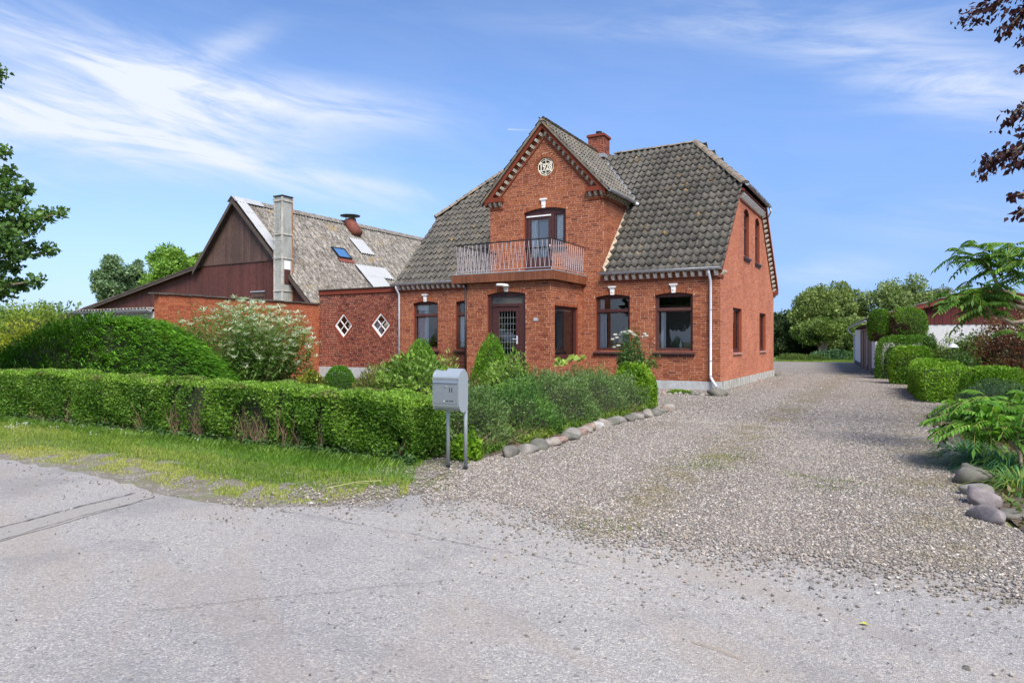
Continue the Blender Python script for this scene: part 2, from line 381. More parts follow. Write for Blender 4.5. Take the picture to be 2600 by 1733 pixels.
def brick_wall(F, side, z0, z1, ext, ops, bm, mm, rows_dark=None, proud=.004, j=.0125, ph=0.0, cands=None):
    """bricks into bm, mortar sheet into mm"""
    n = int(round((z1-z0)/CO)); co = (z1-z0)/n
    for i in range(n):
        za, zb = z0+i*co, z0+(i+1)*co; zm = (za+zb)/2
        for a, b in row_iv(ext, ops, zm, .06):
            if b-a > .01: mm.quad(F(a, 0, za), F(b, 0, za), F(b, 0, zb), F(a, 0, zb))
        shift = ph = (ph+random.choice((.18, .30, .42, .24, .36))) % .60
        for a, b in row_iv(ext, ops, zm, RING):
            if b-a < .03: continue
            k = math.floor((a-shift)/.60)-1; h = k*.60+shift
            while h < b:
                for L in (.24, .24, .12):
                    p, q = max(h, a), min(h+L, b); h += L
                    if q-p < .035: continue
                    dd = proud+random.uniform(-.0025, .003); e = random.uniform(-.0015, .0015)
                    x0, x1, y0, y1 = p+j/2*(p > a+1e-4), q-j/2*(q < b-1e-4), za+j/2+e, zb-j/2+e
                    rv = random.random()
                    if rows_dark and rows_dark((p+q)/2, zm): rv = random.choice((.97, .99, .95))
                    if cands is not None and L == .24 and q-p > .235 and rv < .93: cands.append((F, side, p, q, za, zb, x0, x1, y0, y1, dd, rv)); continue
                    addbrick(bm, F, x0, x1, y0, y1, dd, rv)
def addbrick(bm, F, x0, x1, y0, y1, dd, rv):
    bm.t = rv; c = .004; b0 = -.01
    P = [F(x0, b0, y0), F(x1, b0, y0), F(x1, b0, y1), F(x0, b0, y1), F(x0+.001, dd, y0+.001), F(x1-.001, dd, y0+.001), F(x1-.001, dd, y1-.001), F(x0+.001, dd, y1-.001)]
    bm.add(P, [(4, 5, 6, 7), (0, 1, 5, 4), (1, 2, 6, 5), (2, 3, 7, 6), (3, 0, 4, 7)])
def pick_singles(cands, bm, parent, matl, N=300, name='brick'):
    cp = Vector(CAMP)
    cands.sort(key=lambda c: (Vector(c[0]((c[2]+c[3])/2, 0, (c[4]+c[5])/2))-cp).length)
    me = None
    for i, c in enumerate(cands):
        F, side, p, q, za, zb, x0, x1, y0, y1, dd, rv = c
        if i >= N: addbrick(bm, F, x0, x1, y0, y1, dd, rv); continue
        if me is None:
            b = MB(); W_, H_ = .227, co_h
            b.add([(-W_/2, -.01, -H_/2), (W_/2, -.01, -H_/2), (W_/2, -.01, H_/2), (-W_/2, -.01, H_/2), (-W_/2+.001, .007, -H_/2+.001), (W_/2-.001, .007, -H_/2+.001), (W_/2-.001, .007, H_/2-.001), (-W_/2+.001, .007, H_/2-.001)],
                  [(4, 7, 6, 5), (0, 4, 5, 1), (1, 5, 6, 2), (2, 6, 7, 3), (3, 7, 4, 0)])
            me = bpy.data.meshes.new('brick'); me.from_pydata(b.v, [], b.f); me.materials.append(matl)
        pos = Vector(F((p+q)/2, random.uniform(-.002, .003), (y0+y1)/2))
        n = Vector(F(0, 1, 0))-Vector(F(0, 0, 0)); up = Vector((0, 0, 1)); ux = n.cross(up)
        o = link(name, me, parent)
        Mx = Matrix((ux, n, up)).transposed().to_4x4(); Mx.translation = pos-gloc(parent); o.matrix_basis = Mx
co_h = .054
def arch_ring(F, o, bm, mm, ring=RING):
    g = arch_geo(o)
    if not g:
        if o.get('flat'):
            n = max(3, int((o['b']-o['a'])/.077)); w_ = (o['b']-o['a'])/n; a = o['a']
            mm.quad(F(o['a'], .001, o['z1']), F(o['b'], .001, o['z1']), F(o['b'], .001, o['z1']+ring), F(o['a'], .001, o['z1']+ring))
            for i in range(n): addbrick(bm, F, a+i*w_+.006, a+(i+1)*w_-.006, o['z1']+.004, o['z1']+ring-.006, .008, random.random())
        return
    c, cz, Rr, ww = g; th = math.asin(ww/Rr); n = max(4, int(2*th*Rr/.078))
    P = lambda an, r, d: F(c+math.sin(an)*r, d, cz+math.cos(an)*r)
    for i in range(n):
        a0, a1 = -th+2*th*i/n, -th+2*th*(i+1)/n; gp = .0065/Rr
        mm.quad(P(a0, Rr-.002, .0012), P(a1, Rr-.002, .0012), P(a1, Rr+ring+.01, .0012), P(a0, Rr+ring+.01, .0012))
        bm.t = random.random(); q = [(a0+gp, Rr), (a1-gp, Rr), (a1-gp, Rr+ring), (a0+gp, Rr+ring)]
        v = [P(x, r, -.01) for x, r in q]+[P(x, r, .009) for x, r in q]
        bm.add(v, [(4, 5, 6, 7), (0, 1, 5, 4), (1, 2, 6, 5), (2, 3, 7, 6), (3, 0, 4, 7)])
def reveal(F, o, rv, dep=.13):
    if o.get('shape'): return
    g = arch_geo(o); pts = [(o['a'], o['z0']), (o['a'], o['z1'])]
    if g:
        c, cz, Rr, ww = g; th = math.asin(ww/Rr)
        for i in range(9): an = -th+2*th*i/8; pts.append((c+math.sin(an)*Rr, cz+math.cos(an)*Rr))
    pts += [(o['b'], o['z1']), (o['b'], o['z0'])]
    for (a, za), (b, zb) in zip(pts, pts[1:]+pts[:1]):
        if abs(a-b)+abs(za-zb) < 1e-5: continue
        rv.quad(F(a, .004, za), F(b, .004, zb), F(b, -dep-.12, zb), F(a, -dep-.12, za))
def rail_box(mb, F, h0, h1, z0, z1, d0, d1): mb.fbox(F, h0, h1, d0, d1, z0, z1)
def window(parent, F, o, room, dep=.10, fw=.050, transom=None, bars=(), curtains=(), fm='wood_red', name='window', sill='front', sashw=.036, dep_room=2.6, mg=.3, **k):
    a, b, z0, z1 = o['a'], o['b'], o['z0'], o['z1']; g = arch_geo(o)
    m = MB(); d1, d0 = -dep+.03, -dep-.05
    m.fbox(F, a, a+fw, d0, d1, z0, z1); m.fbox(F, b-fw, b, d0, d1, z0, z1); m.fbox(F, a+fw, b-fw, d0, d1, z0, z0+fw); m.fbox(F, a+fw, b-fw, d0, d1, z1-fw*.6, z1)
    if g:
        c, cz, Rr, ww = g; th = math.asin(ww/Rr)
        poly = [(c+math.sin(an)*Rr, cz+math.cos(an)*Rr) for an in [-th+2*th*i/10 for i in range(11)]]
        m.prism(F, poly, d0+.004, d1-.004)
    cells = []
    if transom: m.fbox(F, a+fw, b-fw, d0, d1+.012, transom-.032, transom+.032); cells = [(z0+fw, transom-.032), (transom+.032, z1-fw*.6)]
    else: cells = [(z0+fw, z1-fw*.6)]
    for x, za, zb in bars: m.fbox(F, x-.03, x+.03, d0, d1+.004, za, zb)
    s = sashw
    for i, (za, zb) in enumerate(cells):
        A, B = a+fw, b-fw; e0, e1 = d0+.012, d1-.014
        m.fbox(F, A, A+s, e0, e1, za, zb); m.fbox(F, B-s, B, e0, e1, za, zb); m.fbox(F, A+s, B-s, e0, e1, za, za+s*.8); m.fbox(F, A+s, B-s, e0, e1, zb-s*.8, zb)
    wo_ = m.build(name, M[fm], parent, bevel=.004)
    for za, zb in cells:
        p = MB(); p.quad(F(a+fw+s*.9, -dep-.008, za+s*.7), F(b-fw-s*.9, -dep-.008, za+s*.7), F(b-fw-s*.9, -dep-.008, zb-s*.7), F(a+fw+s*.9, -dep-.008, zb-s*.7))
        p.build('pane', M['glass'], wo_)
    for ca, cb, cz0, cz1 in curtains: curtain(wo_, F, ca, cb, cz0, cz1, -dep-.075)
    zt = z1+(o.get('rise', 0))+.02
    for q in ([F(a-mg, -dep_room, z0-.5), F(b+mg, -dep_room, z0-.5), F(b+mg, -dep_room, zt+.1), F(a-mg, -dep_room, zt+.1)],
              [F(a-mg, -dep-.10, z0-.5), F(a-mg, -dep_room, z0-.5), F(a-mg, -dep_room, zt+.1), F(a-mg, -dep-.10, zt+.1)],
              [F(b+mg, -dep-.10, z0-.5), F(b+mg, -dep_room, z0-.5), F(b+mg, -dep_room, zt+.1), F(b+mg, -dep-.10, zt+.1)],
              [F(a-mg, -dep-.10, zt+.1), F(b+mg, -dep-.10, zt+.1), F(b+mg, -dep_room, zt+.1), F(a-mg, -dep_room, zt+.1)],
              [F(a-mg, -dep-.10, z0-.5), F(b+mg, -dep-.10, z0-.5), F(b+mg, -dep_room, z0-.5), F(a-mg, -dep_room, z0-.5)]): room.quad(*q)
    # inner face of the wall round the opening
    for q in ((a-mg, a, z0-.5, zt+.1), (b, b+mg, z0-.5, zt+.1), (a, b, z0-.5, z0), (a, b, zt, zt+.1)):
        room.quad(F(q[0], -dep-.11, q[2]), F(q[1], -dep-.11, q[2]), F(q[1], -dep-.11, q[3]), F(q[0], -dep-.11, q[3]))
    if sill == 'front':
        sm = MB(); zs = z0-.005
        sm.prism(lambda h, d, z: F(a-.07+d, h, z), [(-.10, zs), (.09, zs-.055), (.09, zs-.095), (.05, zs-.10), (.05, zs-.125), (.0, zs-.13), (-.10, zs-.13)], 0, b-a+.14)
        n = int((b-a+.1)/.075)
        for i in range(n):
            x = a-.05+(b-a+.1)*(i+.25)/n; sm.fbox(F, x, x+.035, .0, .038, zs-.175, zs-.128)
        sm.build('sill', M['sill'], wo_, bevel=.004)
    elif sill == 'side':
        sm = MB(); sm.prism(lambda h, d, z: F(a-.01+d, h, z), [(-.10, z0), (.05, z0-.04), (.05, z0-.075), (-.10, z0-.075)], 0, b-a+.02); sm.build('sill', M['sill_side'], wo_)
    rv_ = MB(); reveal(F, o, rv_); rv_.build('reveal', M['brick_band'], wo_)
    return wo_
def curtain(parent, F, a, b, z0, z1, d, name='curtain', amp=.018, wl=.085):
    m = MB(); n = max(8, int((b-a)/wl*8))
    for i in range(n):
        h0, h1 = a+(b-a)*i/n, a+(b-a)*(i+1)/n
        f = lambda h: d+amp*math.sin(h*2*math.pi/wl)+amp*.4*math.sin(h*23)
        m.quad(F(h0, f(h0), z0), F(h1, f(h1), z0), F(h1, f(h1), z1), F(h0, f(h0), z1))
    return m.build(name, M['curtain'], parent, smooth=True)
def gutter(parent, p0, p1, r=.065, n=0, name='gutter'):
    p0, p1 = Vector(p0), Vector(p1); t = (p1-p0).normalized(); s = t.cross(Vector((0, 0, 1))).normalized(); up = s.cross(t)
    m = MB(); K = 8; P = []
    for p in (p0, p1):
        for rr in (r, r-.006):
            P.append([p+s*math.cos(math.pi*k/K)*rr-up*math.sin(math.pi*k/K)*rr for k in range(K+1)])
    (A, Ai, B, Bi) = P
    for k in range(K):
        m.quad(A[k], A[k+1], B[k+1], B[k]); m.quad(Ai[k], Bi[k], Bi[k+1], Ai[k+1])
    m.quad(*A[::-1]); m.quad(*B)
    m.quad(A[0], B[0], Bi[0], Ai[0]); m.quad(A[K], Ai[K], Bi[K], B[K])
    m.tube([A[K]+up*.004, B[K]+up*.004], .009, 6); m.tube([A[0]+up*.004, B[0]+up*.004], .009, 6)
    g = m.build(name, M['zinc'], parent, smooth=True)
    g.data.polygons.foreach_set('use_smooth', [len(p.vertices) == 4 for p in g.data.polygons])
    c = MB()
    for i in range(n):
        q = p0+(p1-p0)*(i+.5)/n
        c.tube([q+s*math.cos(math.pi*k/K)*(r+.006)-up*math.sin(math.pi*k/K)*(r+.006)+up*(.01 if k in (0, K) else 0) for k in range(K+1)], .006, 4)
    if n: c.build('gutter_bracket', M['zinc'], g)
    return g
def downpipe(parent, pts, r=.038, m_='zinc_paint', clamps=()):
    b = MB(); b.tube(pts, r, 12); p = b.build('downpipe', M[m_], parent, smooth=True)
    c = MB()
    for q in clamps: c.tube([(q[0], q[1], q[2]-.015), (q[0], q[1], q[2]+.015)], r+.006, 12)
    if clamps: c.build('pipe_clamp', M['zinc'], p)
    return p
# bracket (white corbel stone), shared mesh
def shape_mesh(name, poly, w, matl, taper=1.0):
    b = MB(); n = len(poly)
    P = [(-w/2, d, z) for d, z in poly]+[(w/2, d, z) for d, z in poly]
    b.add(P, [tuple(range(n)), tuple(range(n, 2*n))[::-1]]+[(i, n+i, n+(i+1) % n, (i+1) % n) for i in range(n)])
    me = bpy.data.meshes.new(name); me.from_pydata(b.v, [], b.f); me.materials.append(matl); me.update(); return me
CORB = [(0, 0), (.135, 0), (.135, -.065), (.10, -.075), (.095, -.11), (.06, -.135), (.035, -.165), (0, -.17)]
BR = {k: shape_mesh('bracket', CORB if k == 'bracket' else [(d*.9, z*.8) for d, z in CORB], .098 if k == 'bracket' else .082, M[k]) for k in ('bracket', 'bracket_worn')}
def place(name, me, parent, pos, n, up, **k):
    n, up = Vector(n), Vector(up); ux = n.cross(up)
    o = link(name, me, parent, **k); Mx = Matrix((ux, n, up)).transposed().to_4x4(); Mx.translation = Vector(pos)-gloc(parent); o.matrix_basis = Mx
    return o
# ---- pantiles
def tile_mesh(matl, w=.225, L=.40):
    prof = []
    K = 9
    for i in range(K+1):
        p = i/K
        z = .052*(2*p/.70-1)**2 if p < .70 else .052+.022*math.sin((p-.70)/.30*math.pi)*.6
        prof.append((p*w*1.06, z))
    V = []; F_ = []
    for y, up in ((0, .045), (L, 0.0)):
        for x, z in prof: V.append((x, y-(.035*math.sin(min(1, x/w/.7)*math.pi) if y == 0 else 0), z+up))
    for x, z in prof: V.append((x, .010-(.035*math.sin(min(1, x/w/.7)*math.pi)), z+.045-.040))
    n = K+1
    for i in range(K): F_.append((i, i+1, n+i+1, n+i)); F_.append((2*n+i, 2*n+i+1, i+1, i))
    return V, F_
def tile_field(roof, O, e, g, cols, rows, keep, matl, cw=.225, gauge=.345, singles=0, joined=None, sort=True):
    O, e, g = Vector(O), Vector(e).normalized(), Vector(g).normalized(); n = e.cross(g)
    V, F_ = tile_mesh(matl, cw); me = bpy.data.meshes.new('tile'); me.from_pydata(V, [], F_); me.materials.append(matl)
    me.polygons.foreach_set('use_smooth', [i % 2 == 0 for i in range(len(F_))]); me.update()
    lst = []
    for c in range(cols):
        for r in range(rows):
            p = O+e*(c*cw)+g*(r*gauge); ce = p+e*(cw/2)+g*(gauge/2)
            if keep(ce): lst.append(p)
    cp = Vector(CAMP)
    lst.sort(key=lambda p: (p-cp).length)
    for i, p in enumerate(lst):
        a = random.gauss(0, .008); dz = random.uniform(-.004, .006); e2 = (e+g*a).normalized(); tl = random.gauss(0, .008)
        g2 = (g-e*a+n*tl).normalized(); n2 = e2.cross(g2)
        Mx = Matrix((e2, g2, n2)).transposed().to_4x4(); Mx.translation = p+n*dz+e*random.uniform(-.004, .004)+g*random.uniform(-.006, .006)
        if i < singles:
            o = link('tile', me, roof); Mx.translation -= gloc(roof); o.matrix_basis = Mx
        else:
            joined.t = random.random(); joined.add([Mx @ Vector(v) for v in V], F_)
def ridge_tiles(parent, p0, p1, n, wdt=.115, matl='tile_ridge', lift=-.035):
    p0, p1 = Vector(p0), Vector(p1); t = (p1-p0).normalized(); L = (p1-p0).length/n
    s = t.cross(Vector((0, 0, 1))).normalized(); up = s.cross(t)
    b = MB(); K = 6; l0 = L*1.12
    for (x, rr) in ((0, wdt*1.08), (l0, wdt*.92)):
        for k in range(K+1): an = math.pi*(.08+.84*k/K); b.v.append((math.cos(an)*rr, x, math.sin(an)*rr*.85))
    for k in range(K): b.f.append((k, k+1, K+2+k, K+1+k)); b.a.append(0)
    b.f.append(tuple(range(K+1))); b.a.append(0)
    me = bpy.data.meshes.new('ridge_tile'); me.from_pydata(b.v, [], b.f); me.materials.append(M[matl]); me.update()
    for i in range(n):
        o = link('ridge_tile', me, parent); a = random.gauss(0, .015); t2 = (t+s*a).normalized(); s2 = t2.cross(up).normalized()
        Mx = Matrix((s2, t2, s2.cross(t2))).transposed().to_4x4(); Mx.translation = p0+t*(L*i)+up*(lift-.04+random.uniform(-.006, .008))-gloc(parent); o.matrix_basis = Mx

# ================================================================ THE HOUSE
house = empty('brick_house', (0, 0, 0), label='red brick farmhouse dated 1928 with a gabled dormer, balcony and grey tiled roof', cat='house')
W0 = -11.55; D0 = 9.30; PZ = .26
wallm, wallb = MB(), MB(); rev = MB(); room = MB(); cands = []
Fr = Ff(0.0)
W1 = dict(a=-1.89, b=-.78, z0=1.13, z1=2.76, rise=.07)
W2 = dict(a=-3.78, b=-2.68, z0=1.13, z1=2.76, rise=.07)
WL = dict(a=-10.85, b=-9.77, z0=1.13, z1=2.76, rise=.07)
WN = dict(a=-8.99, b=-8.20, z0=1.13, z1=2.76, rise=.05)
BD = dict(a=-6.30, b=-4.80, z0=4.45, z1=5.60, rise=.11)
BD2 = dict(a=-6.30, b=-5.30, z0=3.60, z1=4.45)
ROS = dict(shape='round', h=-5.52, z=7.02, r=.31)
DC = -5.565
def ext_front(z):
    if z < 3.50: return [(W0, -7.10), (-4.30, 0)] if z < 3.10 else [(W0, 0)]
    if z < 6.12: return [(DC-2.035, DC+2.035)]
    h = (8.30-z)/1.08
    return [(DC-h, DC+h)] if h > .05 else []
dark = lambda h, z: (5.85 < z < 6.62 and abs(h+5.55) < .02+.62*(6.62-z)/.77 and random.random() < .75)
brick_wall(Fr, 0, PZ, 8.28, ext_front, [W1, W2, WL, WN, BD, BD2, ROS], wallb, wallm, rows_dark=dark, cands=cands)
for o in (W1, W2, WL, WN, BD): arch_ring(Fr, o, wallb, wallm)
# rosette ring of header bricks
for i in range(26):
    a0, a1 = 2*math.pi*i/26+.02, 2*math.pi*(i+1)/26-.02; P = lambda an, r, d: Fr(ROS['h']+math.sin(an)*r, d, ROS['z']+math.cos(an)*r)
    wallm.quad(P(a0-.02, .305, .0012), P(a1+.02, .305, .0012), P(a1+.02, .45, .0012), P(a0-.02, .45, .0012))
    wallb.t = random.random(); q = [(a0, .31), (a1, .31), (a1, .43), (a0, .43)]
    wallb.add([P(x, r, -.01) for x, r in q]+[P(x, r, .009) for x, r in q], [(4, 5, 6, 7), (0, 1, 5, 4), (1, 2, 6, 5), (2, 3, 7, 6), (3, 0, 4, 7)])
    rev.quad(P(a0-.03, .31, .004), P(a1+.03, .31, .004), P(a1+.03, .31, -.2), P(a0-.03, .31, -.2))
# dormer cheeks
y_main = lambda z: (z-3.45)/1.0417-.15
for xx, sgn in ((DC+2.035, 1), (DC-2.035, -1)):
    Fd = (lambda h, d, z: (DC+2.035+d, h, z)) if sgn > 0 else (lambda h, d, z: (DC-2.035-d, h, z))
    brick_wall(Fd, 1, 3.50, 6.12, lambda z: [(0.0, max(.02, y_main(z)+.12))], [], wallb, wallm, ph=.07)
# porch
PX0, PX1, PY = -7.12, -4.24, -2.20
Fp = Ff(PY); Fps = Fs(PX1)
PD = dict(a=-6.36, b=-5.06, z0=.36, z1=2.79, rise=.08)
PW = dict(a=-1.95, b=-.34, z0=.90, z1=2.44, flat=True)
brick_wall(Fp, 0, PZ, 3.16, lambda z: [(PX0, PX1)], [PD], wallb, wallm, ph=.13, cands=cands)
arch_ring(Fp, PD, wallb, wallm)
brick_wall(Fps, 1, PZ, 3.16, lambda z: [(PY, 0)], [PW], wallb, wallm, ph=.2)
arch_ring(Fps, PW, wallb, wallm, .11)
brick_wall(lambda h, d, z: (PX0-d, h, z), 1, PZ, 3.16, lambda z: [(PY, 0)], [], wallb, wallm)
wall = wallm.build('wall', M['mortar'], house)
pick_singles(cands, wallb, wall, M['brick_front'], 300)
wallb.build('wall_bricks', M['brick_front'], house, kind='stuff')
# gable wall towards the drive and the far ones
gm, gb = MB(), MB(); Fg = Fs(0.0)
G1 = dict(a=1.65, b=2.95, z0=1.07, z1=2.43, flat=True); G2 = dict(a=6.14, b=7.45, z0=1.07, z1=2.43, flat=True)
G3 = dict(a=3.32, b=4.18, z0=4.20, z1=5.60, rise=.16); G4 = dict(a=5.30, b=6.16, z0=4.20, z1=5.60, rise=.16)
def ext_gable(z):
    y0 = max(0, (z-3.58)/1.0417); return [(y0, D0-y0)]
brick_wall(Fg, 1, PZ, 6.12, ext_gable, [G1, G2, G3, G4], gb, gm, proud=.004, j=.010, ph=.05)
for o in (G1, G2, G3, G4): arch_ring(Fg, o, gb, gm)
brick_wall(lambda h, d, z: (W0-d, h, z), 1, PZ, 6.12, ext_gable, [], gb, gm)
brick_wall(lambda h, d, z: (h, D0+d, z), 0, PZ, 3.5, lambda z: [(W0, 0)], [], gb, gm)
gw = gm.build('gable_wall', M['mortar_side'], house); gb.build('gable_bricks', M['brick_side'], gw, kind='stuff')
# plinth
p = MB(); p.box(W0-.03, .03, -.03, .0, 0, PZ); p.box(PX0-.03, PX1+.03, PY-.03, -.031, 0, PZ); p.build('plinth', M['plinth'], house, label='pale grey cement plinth under the front wall')
p = MB(); p.box(.0, .035, .0, D0+.03, 0, PZ-.004); p.build('plinth', M['plinth_side'], house, label='weather-stained plinth under the gable wall')
# string course, frieze mould, cornice
bb = MB()
for a, b in ((W0, -7.62), (-3.50, 0.0)):
    bb.t = .4; bb.fbox(Fr, a, b+(.03 if b == 0 else 0), -.01, .035, 3.205, 3.245)
    bb.fbox(Fr, a, b+(.03 if b == 0 else 0), -.01, .055, 3.43, 3.475)
for s_ in (1, -1):      # dormer: returns, raking bands
    lo, hi = sorted((DC+s_*2.17, DC+s_*1.50)); bb.fbox(Fr, lo, hi, -.01, .165, 6.03, 6.17)
    lo, hi = sorted((DC+s_*2.06, DC+s_*1.54)); bb.fbox(Fr, lo, hi, -.01, .035, 5.79, 5.83)
    Z = lambda x, off: 8.40-1.08*x-off
    for (o0, o1, dp) in ((.0, .165, .16), (.43, .475, .035)):
        xb = 2.17 if o0 == 0 else 1.98
        x_in = 0.0
        poly = [(x_in, Z(0, o0)), (xb, Z(xb, o0)), (xb-.02 if o0 == 0 else xb, Z(xb, o1)), (x_in, Z(0, o1))]
        bb.prism(Fr, [(DC+s_*x, z) for x, z in poly], -.008+(.001 if s_ < 0 else 0), dp+(.001 if s_ < 0 else 0))
Fdr = Fs(DC+2.035)
bb.fbox(Fdr, -.16, 2.3, -.01, .035, 5.79, 5.83); bb.fbox(Fdr, -.16, 2.45, -.01, .10, 6.04, 6.10)
# gable verge bands and cornice under the half hip
Fgv = Fg
bb.prism(Fgv, [(-.02, 3.36), (2.62, 6.11), (2.62, 6.22), (-.05, 3.50)], -.01, .055)
bb.prism(Fgv, [(D0+.02, 3.36), (D0-2.62, 6.11), (D0-2.62, 6.22), (D0+.05, 3.50)], -.01, .17)
bb.prism(Fgv, [(D0-.42, 3.43), (D0-2.85, 5.96), (D0-2.85, 6.01), (D0-.38, 3.43)], -.01, .035)
bb.fbox(Fgv, 2.45, D0-2.45, -.01, .16, 6.12, 6.19); bb.fbox(Fgv, 2.70, D0-2.70, -.01, .035, 5.86, 5.90)
bb.fbox(Fgv, D0-.16, D0+.10, -.01, .17, 3.26, 3.47)
bb.fbox(Fgv, -.03, .28, -.01, .035, 3.205, 3.245)
bb.build('cornice', M['brick_band'], house)
for a, b in ((W0, -7.66), (-3.50, -.02)):
    n = int(round((b-a-.1)/.2227))
    for i in range(n+1):
        place('bracket', BR['bracket'], house, (a+.09+(b-a-.18)*i/n, 0, 3.43), (0, -1, 0), (0, 0, 1))
for i in range(2): place('bracket', BR['bracket_worn'], house, (0, .06+i*.15, 3.42), (1, 0, 0), (0, 0, 1))
for s_ in (1, -1):
    for i in range(3): place('bracket', BR['bracket_worn'], house, (DC+s_*(2.00-.19*i), 0, 6.03), (0, -1, 0), (0, 0, 1))
    al = math.atan(1.08); up = Vector((s_*math.sin(al), 0, math.cos(al)))
    for i in range(12):
        x = .12+i*(1.86/11.5); place('bracket', BR['bracket_worn'], house, (DC+s_*x, 0, 8.40-1.08*x-.165/math.cos(al)*.72), (0, -1, 0), up)
for i in range(10): place('bracket', BR['bracket_worn'], house, (DC+2.035, .06+i*.2227, 6.04), (1, 0, 0), (0, 0, 1))
for i in range(19): place('bracket', BR['bracket'], house, (0, 2.75+i*(D0-5.5)/18, 6.12), (1, 0, 0), (0, 0, 1))
al = math.atan(1.0417); up = Vector((0, math.sin(al), math.cos(al)))
for i in range(17):
    y = .12+i*2.45/16; place('bracket', BR['bracket_worn'], house, (0, D0-y, 3.50+1.0417*y-.16), (1, 0, 0), up)
place('bracket', BR['bracket_worn'], house, (0, D0-.03, 3.26), (1, 0, 0), (0, 0, 1))
# keystones
def keystone(x, y, z0, h=.27):
    k = MB(); F = Ff(y); k.prism(F, [(x-.055, z0), (x+.055, z0), (x+.075, z0+h-.08), (x-.075, z0+h-.08)], .0, .045)
    k.fbox(F, x-.085, x+.085, 0, .06, z0+h-.08, z0+h-.05); k.fbox(F, x-.12, x+.12, 0, .075, z0+h-.05, z0+h)
    k.tube([F(x, .04, z0+.10), F(x, .06, z0+.10)], .028, 10)
    k.build('keystone', M['white'], house, bevel=.005)
for o in (W1, W2, WL): keystone((o['a']+o['b'])/2+.0, 0, 2.815)
keystone(-5.58, 0, 5.70, .30); keystone(-5.70, PY, 2.865, .20)
# windows
window(house, Fr, W1, room, transom=2.33, curtains=[(-1.76, -1.62, 1.18, 2.3)], fm='wood_worn')
window(house, Fr, W2, room, transom=2.33, curtains=[(-3.70, -3.47, 1.18, 2.3), (-3.70, -3.55, 2.36, 2.7)])
window(house, Fr, WL, room, transom=2.33, curtains=[(-10.76, -10.30, 1.15, 2.72)], fm='wood_worn')
window(house, Fr, WN, room, transom=2.33, curtains=[(-8.92, -8.50, 1.15, 2.3)], fm='wood_worn')
for o in (G1, G2): window(house, Fg, o, room, dep=.11, fw=.07, sill='side')
for o in (G3, G4):
    window(house, Fg, o, room, dep=.11, transom=5.15, bars=[((o['a']+o['b'])/2, o['z0'], o['z1'])])
window(house, Fps, PW, room, dep=.08, fw=.09, sill=None, dep_room=.95, mg=.15)
# venetian blind in the porch window
bl = MB(); z = 1.0
while z < 2.32: bl.fbox(Fps, -1.86, -.43, -.215, -.20, z, z+.003); z += .034
bl.fbox(Fps, -1.86, -.43, -.22, -.19, 2.32, 2.35); bl.build('blind', M['curtain'], house)
# bottle and lamp on the sills inside
b = MB(); b.tube([Fr(-1.20, -.25, 1.19), Fr(-1.20, -.25, 1.31), Fr(-1.20, -.25, 1.36), Fr(-1.20, -.25, 1.44)], [.045, .045, .015, .015], 12)
b.build('glass_bottle', M['curtain'], None, smooth=True, origin=Fr(-1.20, -.25, 1.19), label='small pale bottle on the sill inside the right front window', cat='bottle')
tl = empty('table_lamp', Fr(-3.02, -.30, 1.13), label='table lamp with a cream shade behind the front window by the rose', cat='lamp')
b = MB(); b.tube([Fr(-3.02, -.30, 1.13), Fr(-3.02, -.30, 1.40)], [.05, .02], 10); b.build('lamp_base', M['wood_red'], tl, smooth=True)
b = MB(); b.tube([Fr(-3.02, -.30, 1.34), Fr(-3.02, -.30, 1.52)], [.17, .09], 14); b.build('lamp_shade', M['cream'], tl, smooth=True)
# balcony door and its side light
bd = MB(); d0, d1 = -.15, -.07
for a, b, z0, z1 in ((-6.30, -6.23, 3.60, 5.60), (-5.33, -5.25, 3.60, 5.60), (-4.87, -4.80, 4.45, 5.60), (-6.23, -5.33, 5.50, 5.56), (-5.25, -4.87, 5.50, 5.56), (-5.25, -4.87, 4.45, 4.52)): bd.fbox(Fr, a, b, d0, d1, z0, z1)
g = arch_geo(BD); c, cz, Rr, ww = g; th = math.asin(ww/Rr)
bd.prism(Fr, [(c+math.sin(an)*Rr, cz+math.cos(an)*Rr) for an in [-th+2*th*i/10 for i in range(11)]], d0+.003, d1-.003); bd.fbox(Fr, -6.30, -4.80, d0+.002, d1-.002, 5.56, 5.601)
bfr = bd.build('balcony_door_frame', M['wood_red'], house, bevel=.004); rv_ = MB(); reveal(Fr, BD, rv_); reveal(Fr, BD2, rv_); rv_.build('reveal', M['brick_band'], bfr)
bs = MB()
for a, b, z0, z1 in ((-6.22, -6.12, 3.62, 5.44), (-5.46, -5.34, 3.62, 5.44), (-6.12, -5.46, 5.36, 5.44), (-6.12, -5.46, 3.62, 4.12), (-5.24, -5.19, 4.53, 5.49), (-4.93, -4.88, 4.53, 5.49), (-5.19, -4.93, 4.53, 4.57), (-5.19, -4.93, 5.45, 5.49)): bs.fbox(Fr, a, b, -.14, -.085, z0, z1)
bs.build('balcony_door', M['wood_red'], house, bevel=.004)
bt = MB(); bt.fbox(Fr, -6.24, -5.36, -.10, -.05, 5.45, 5.49); bt.build('door_head_strip', M['white'], bfr)
for a, b, z0, z1 in ((-6.12, -5.46, 4.12, 5.36), (-5.19, -4.93, 4.57, 5.45)):
    p = MB(); p.quad(Fr(a, -.115, z0), Fr(b, -.115, z0), Fr(b, -.115, z1), Fr(a, -.115, z1)); p.build('pane', M['glass'], bfr)
curtain(bfr, Fr, -6.12, -5.88, 3.7, 5.38, -.17); shc = curtain(bfr, Fr, -5.88, -5.44, 3.7, 5.38, -.24, 'sheer_curtain', .006); shc.data.materials[0] = M['sheer']; curtain(bfr, Fr, -5.2, -4.9, 4.5, 5.45, -.17)
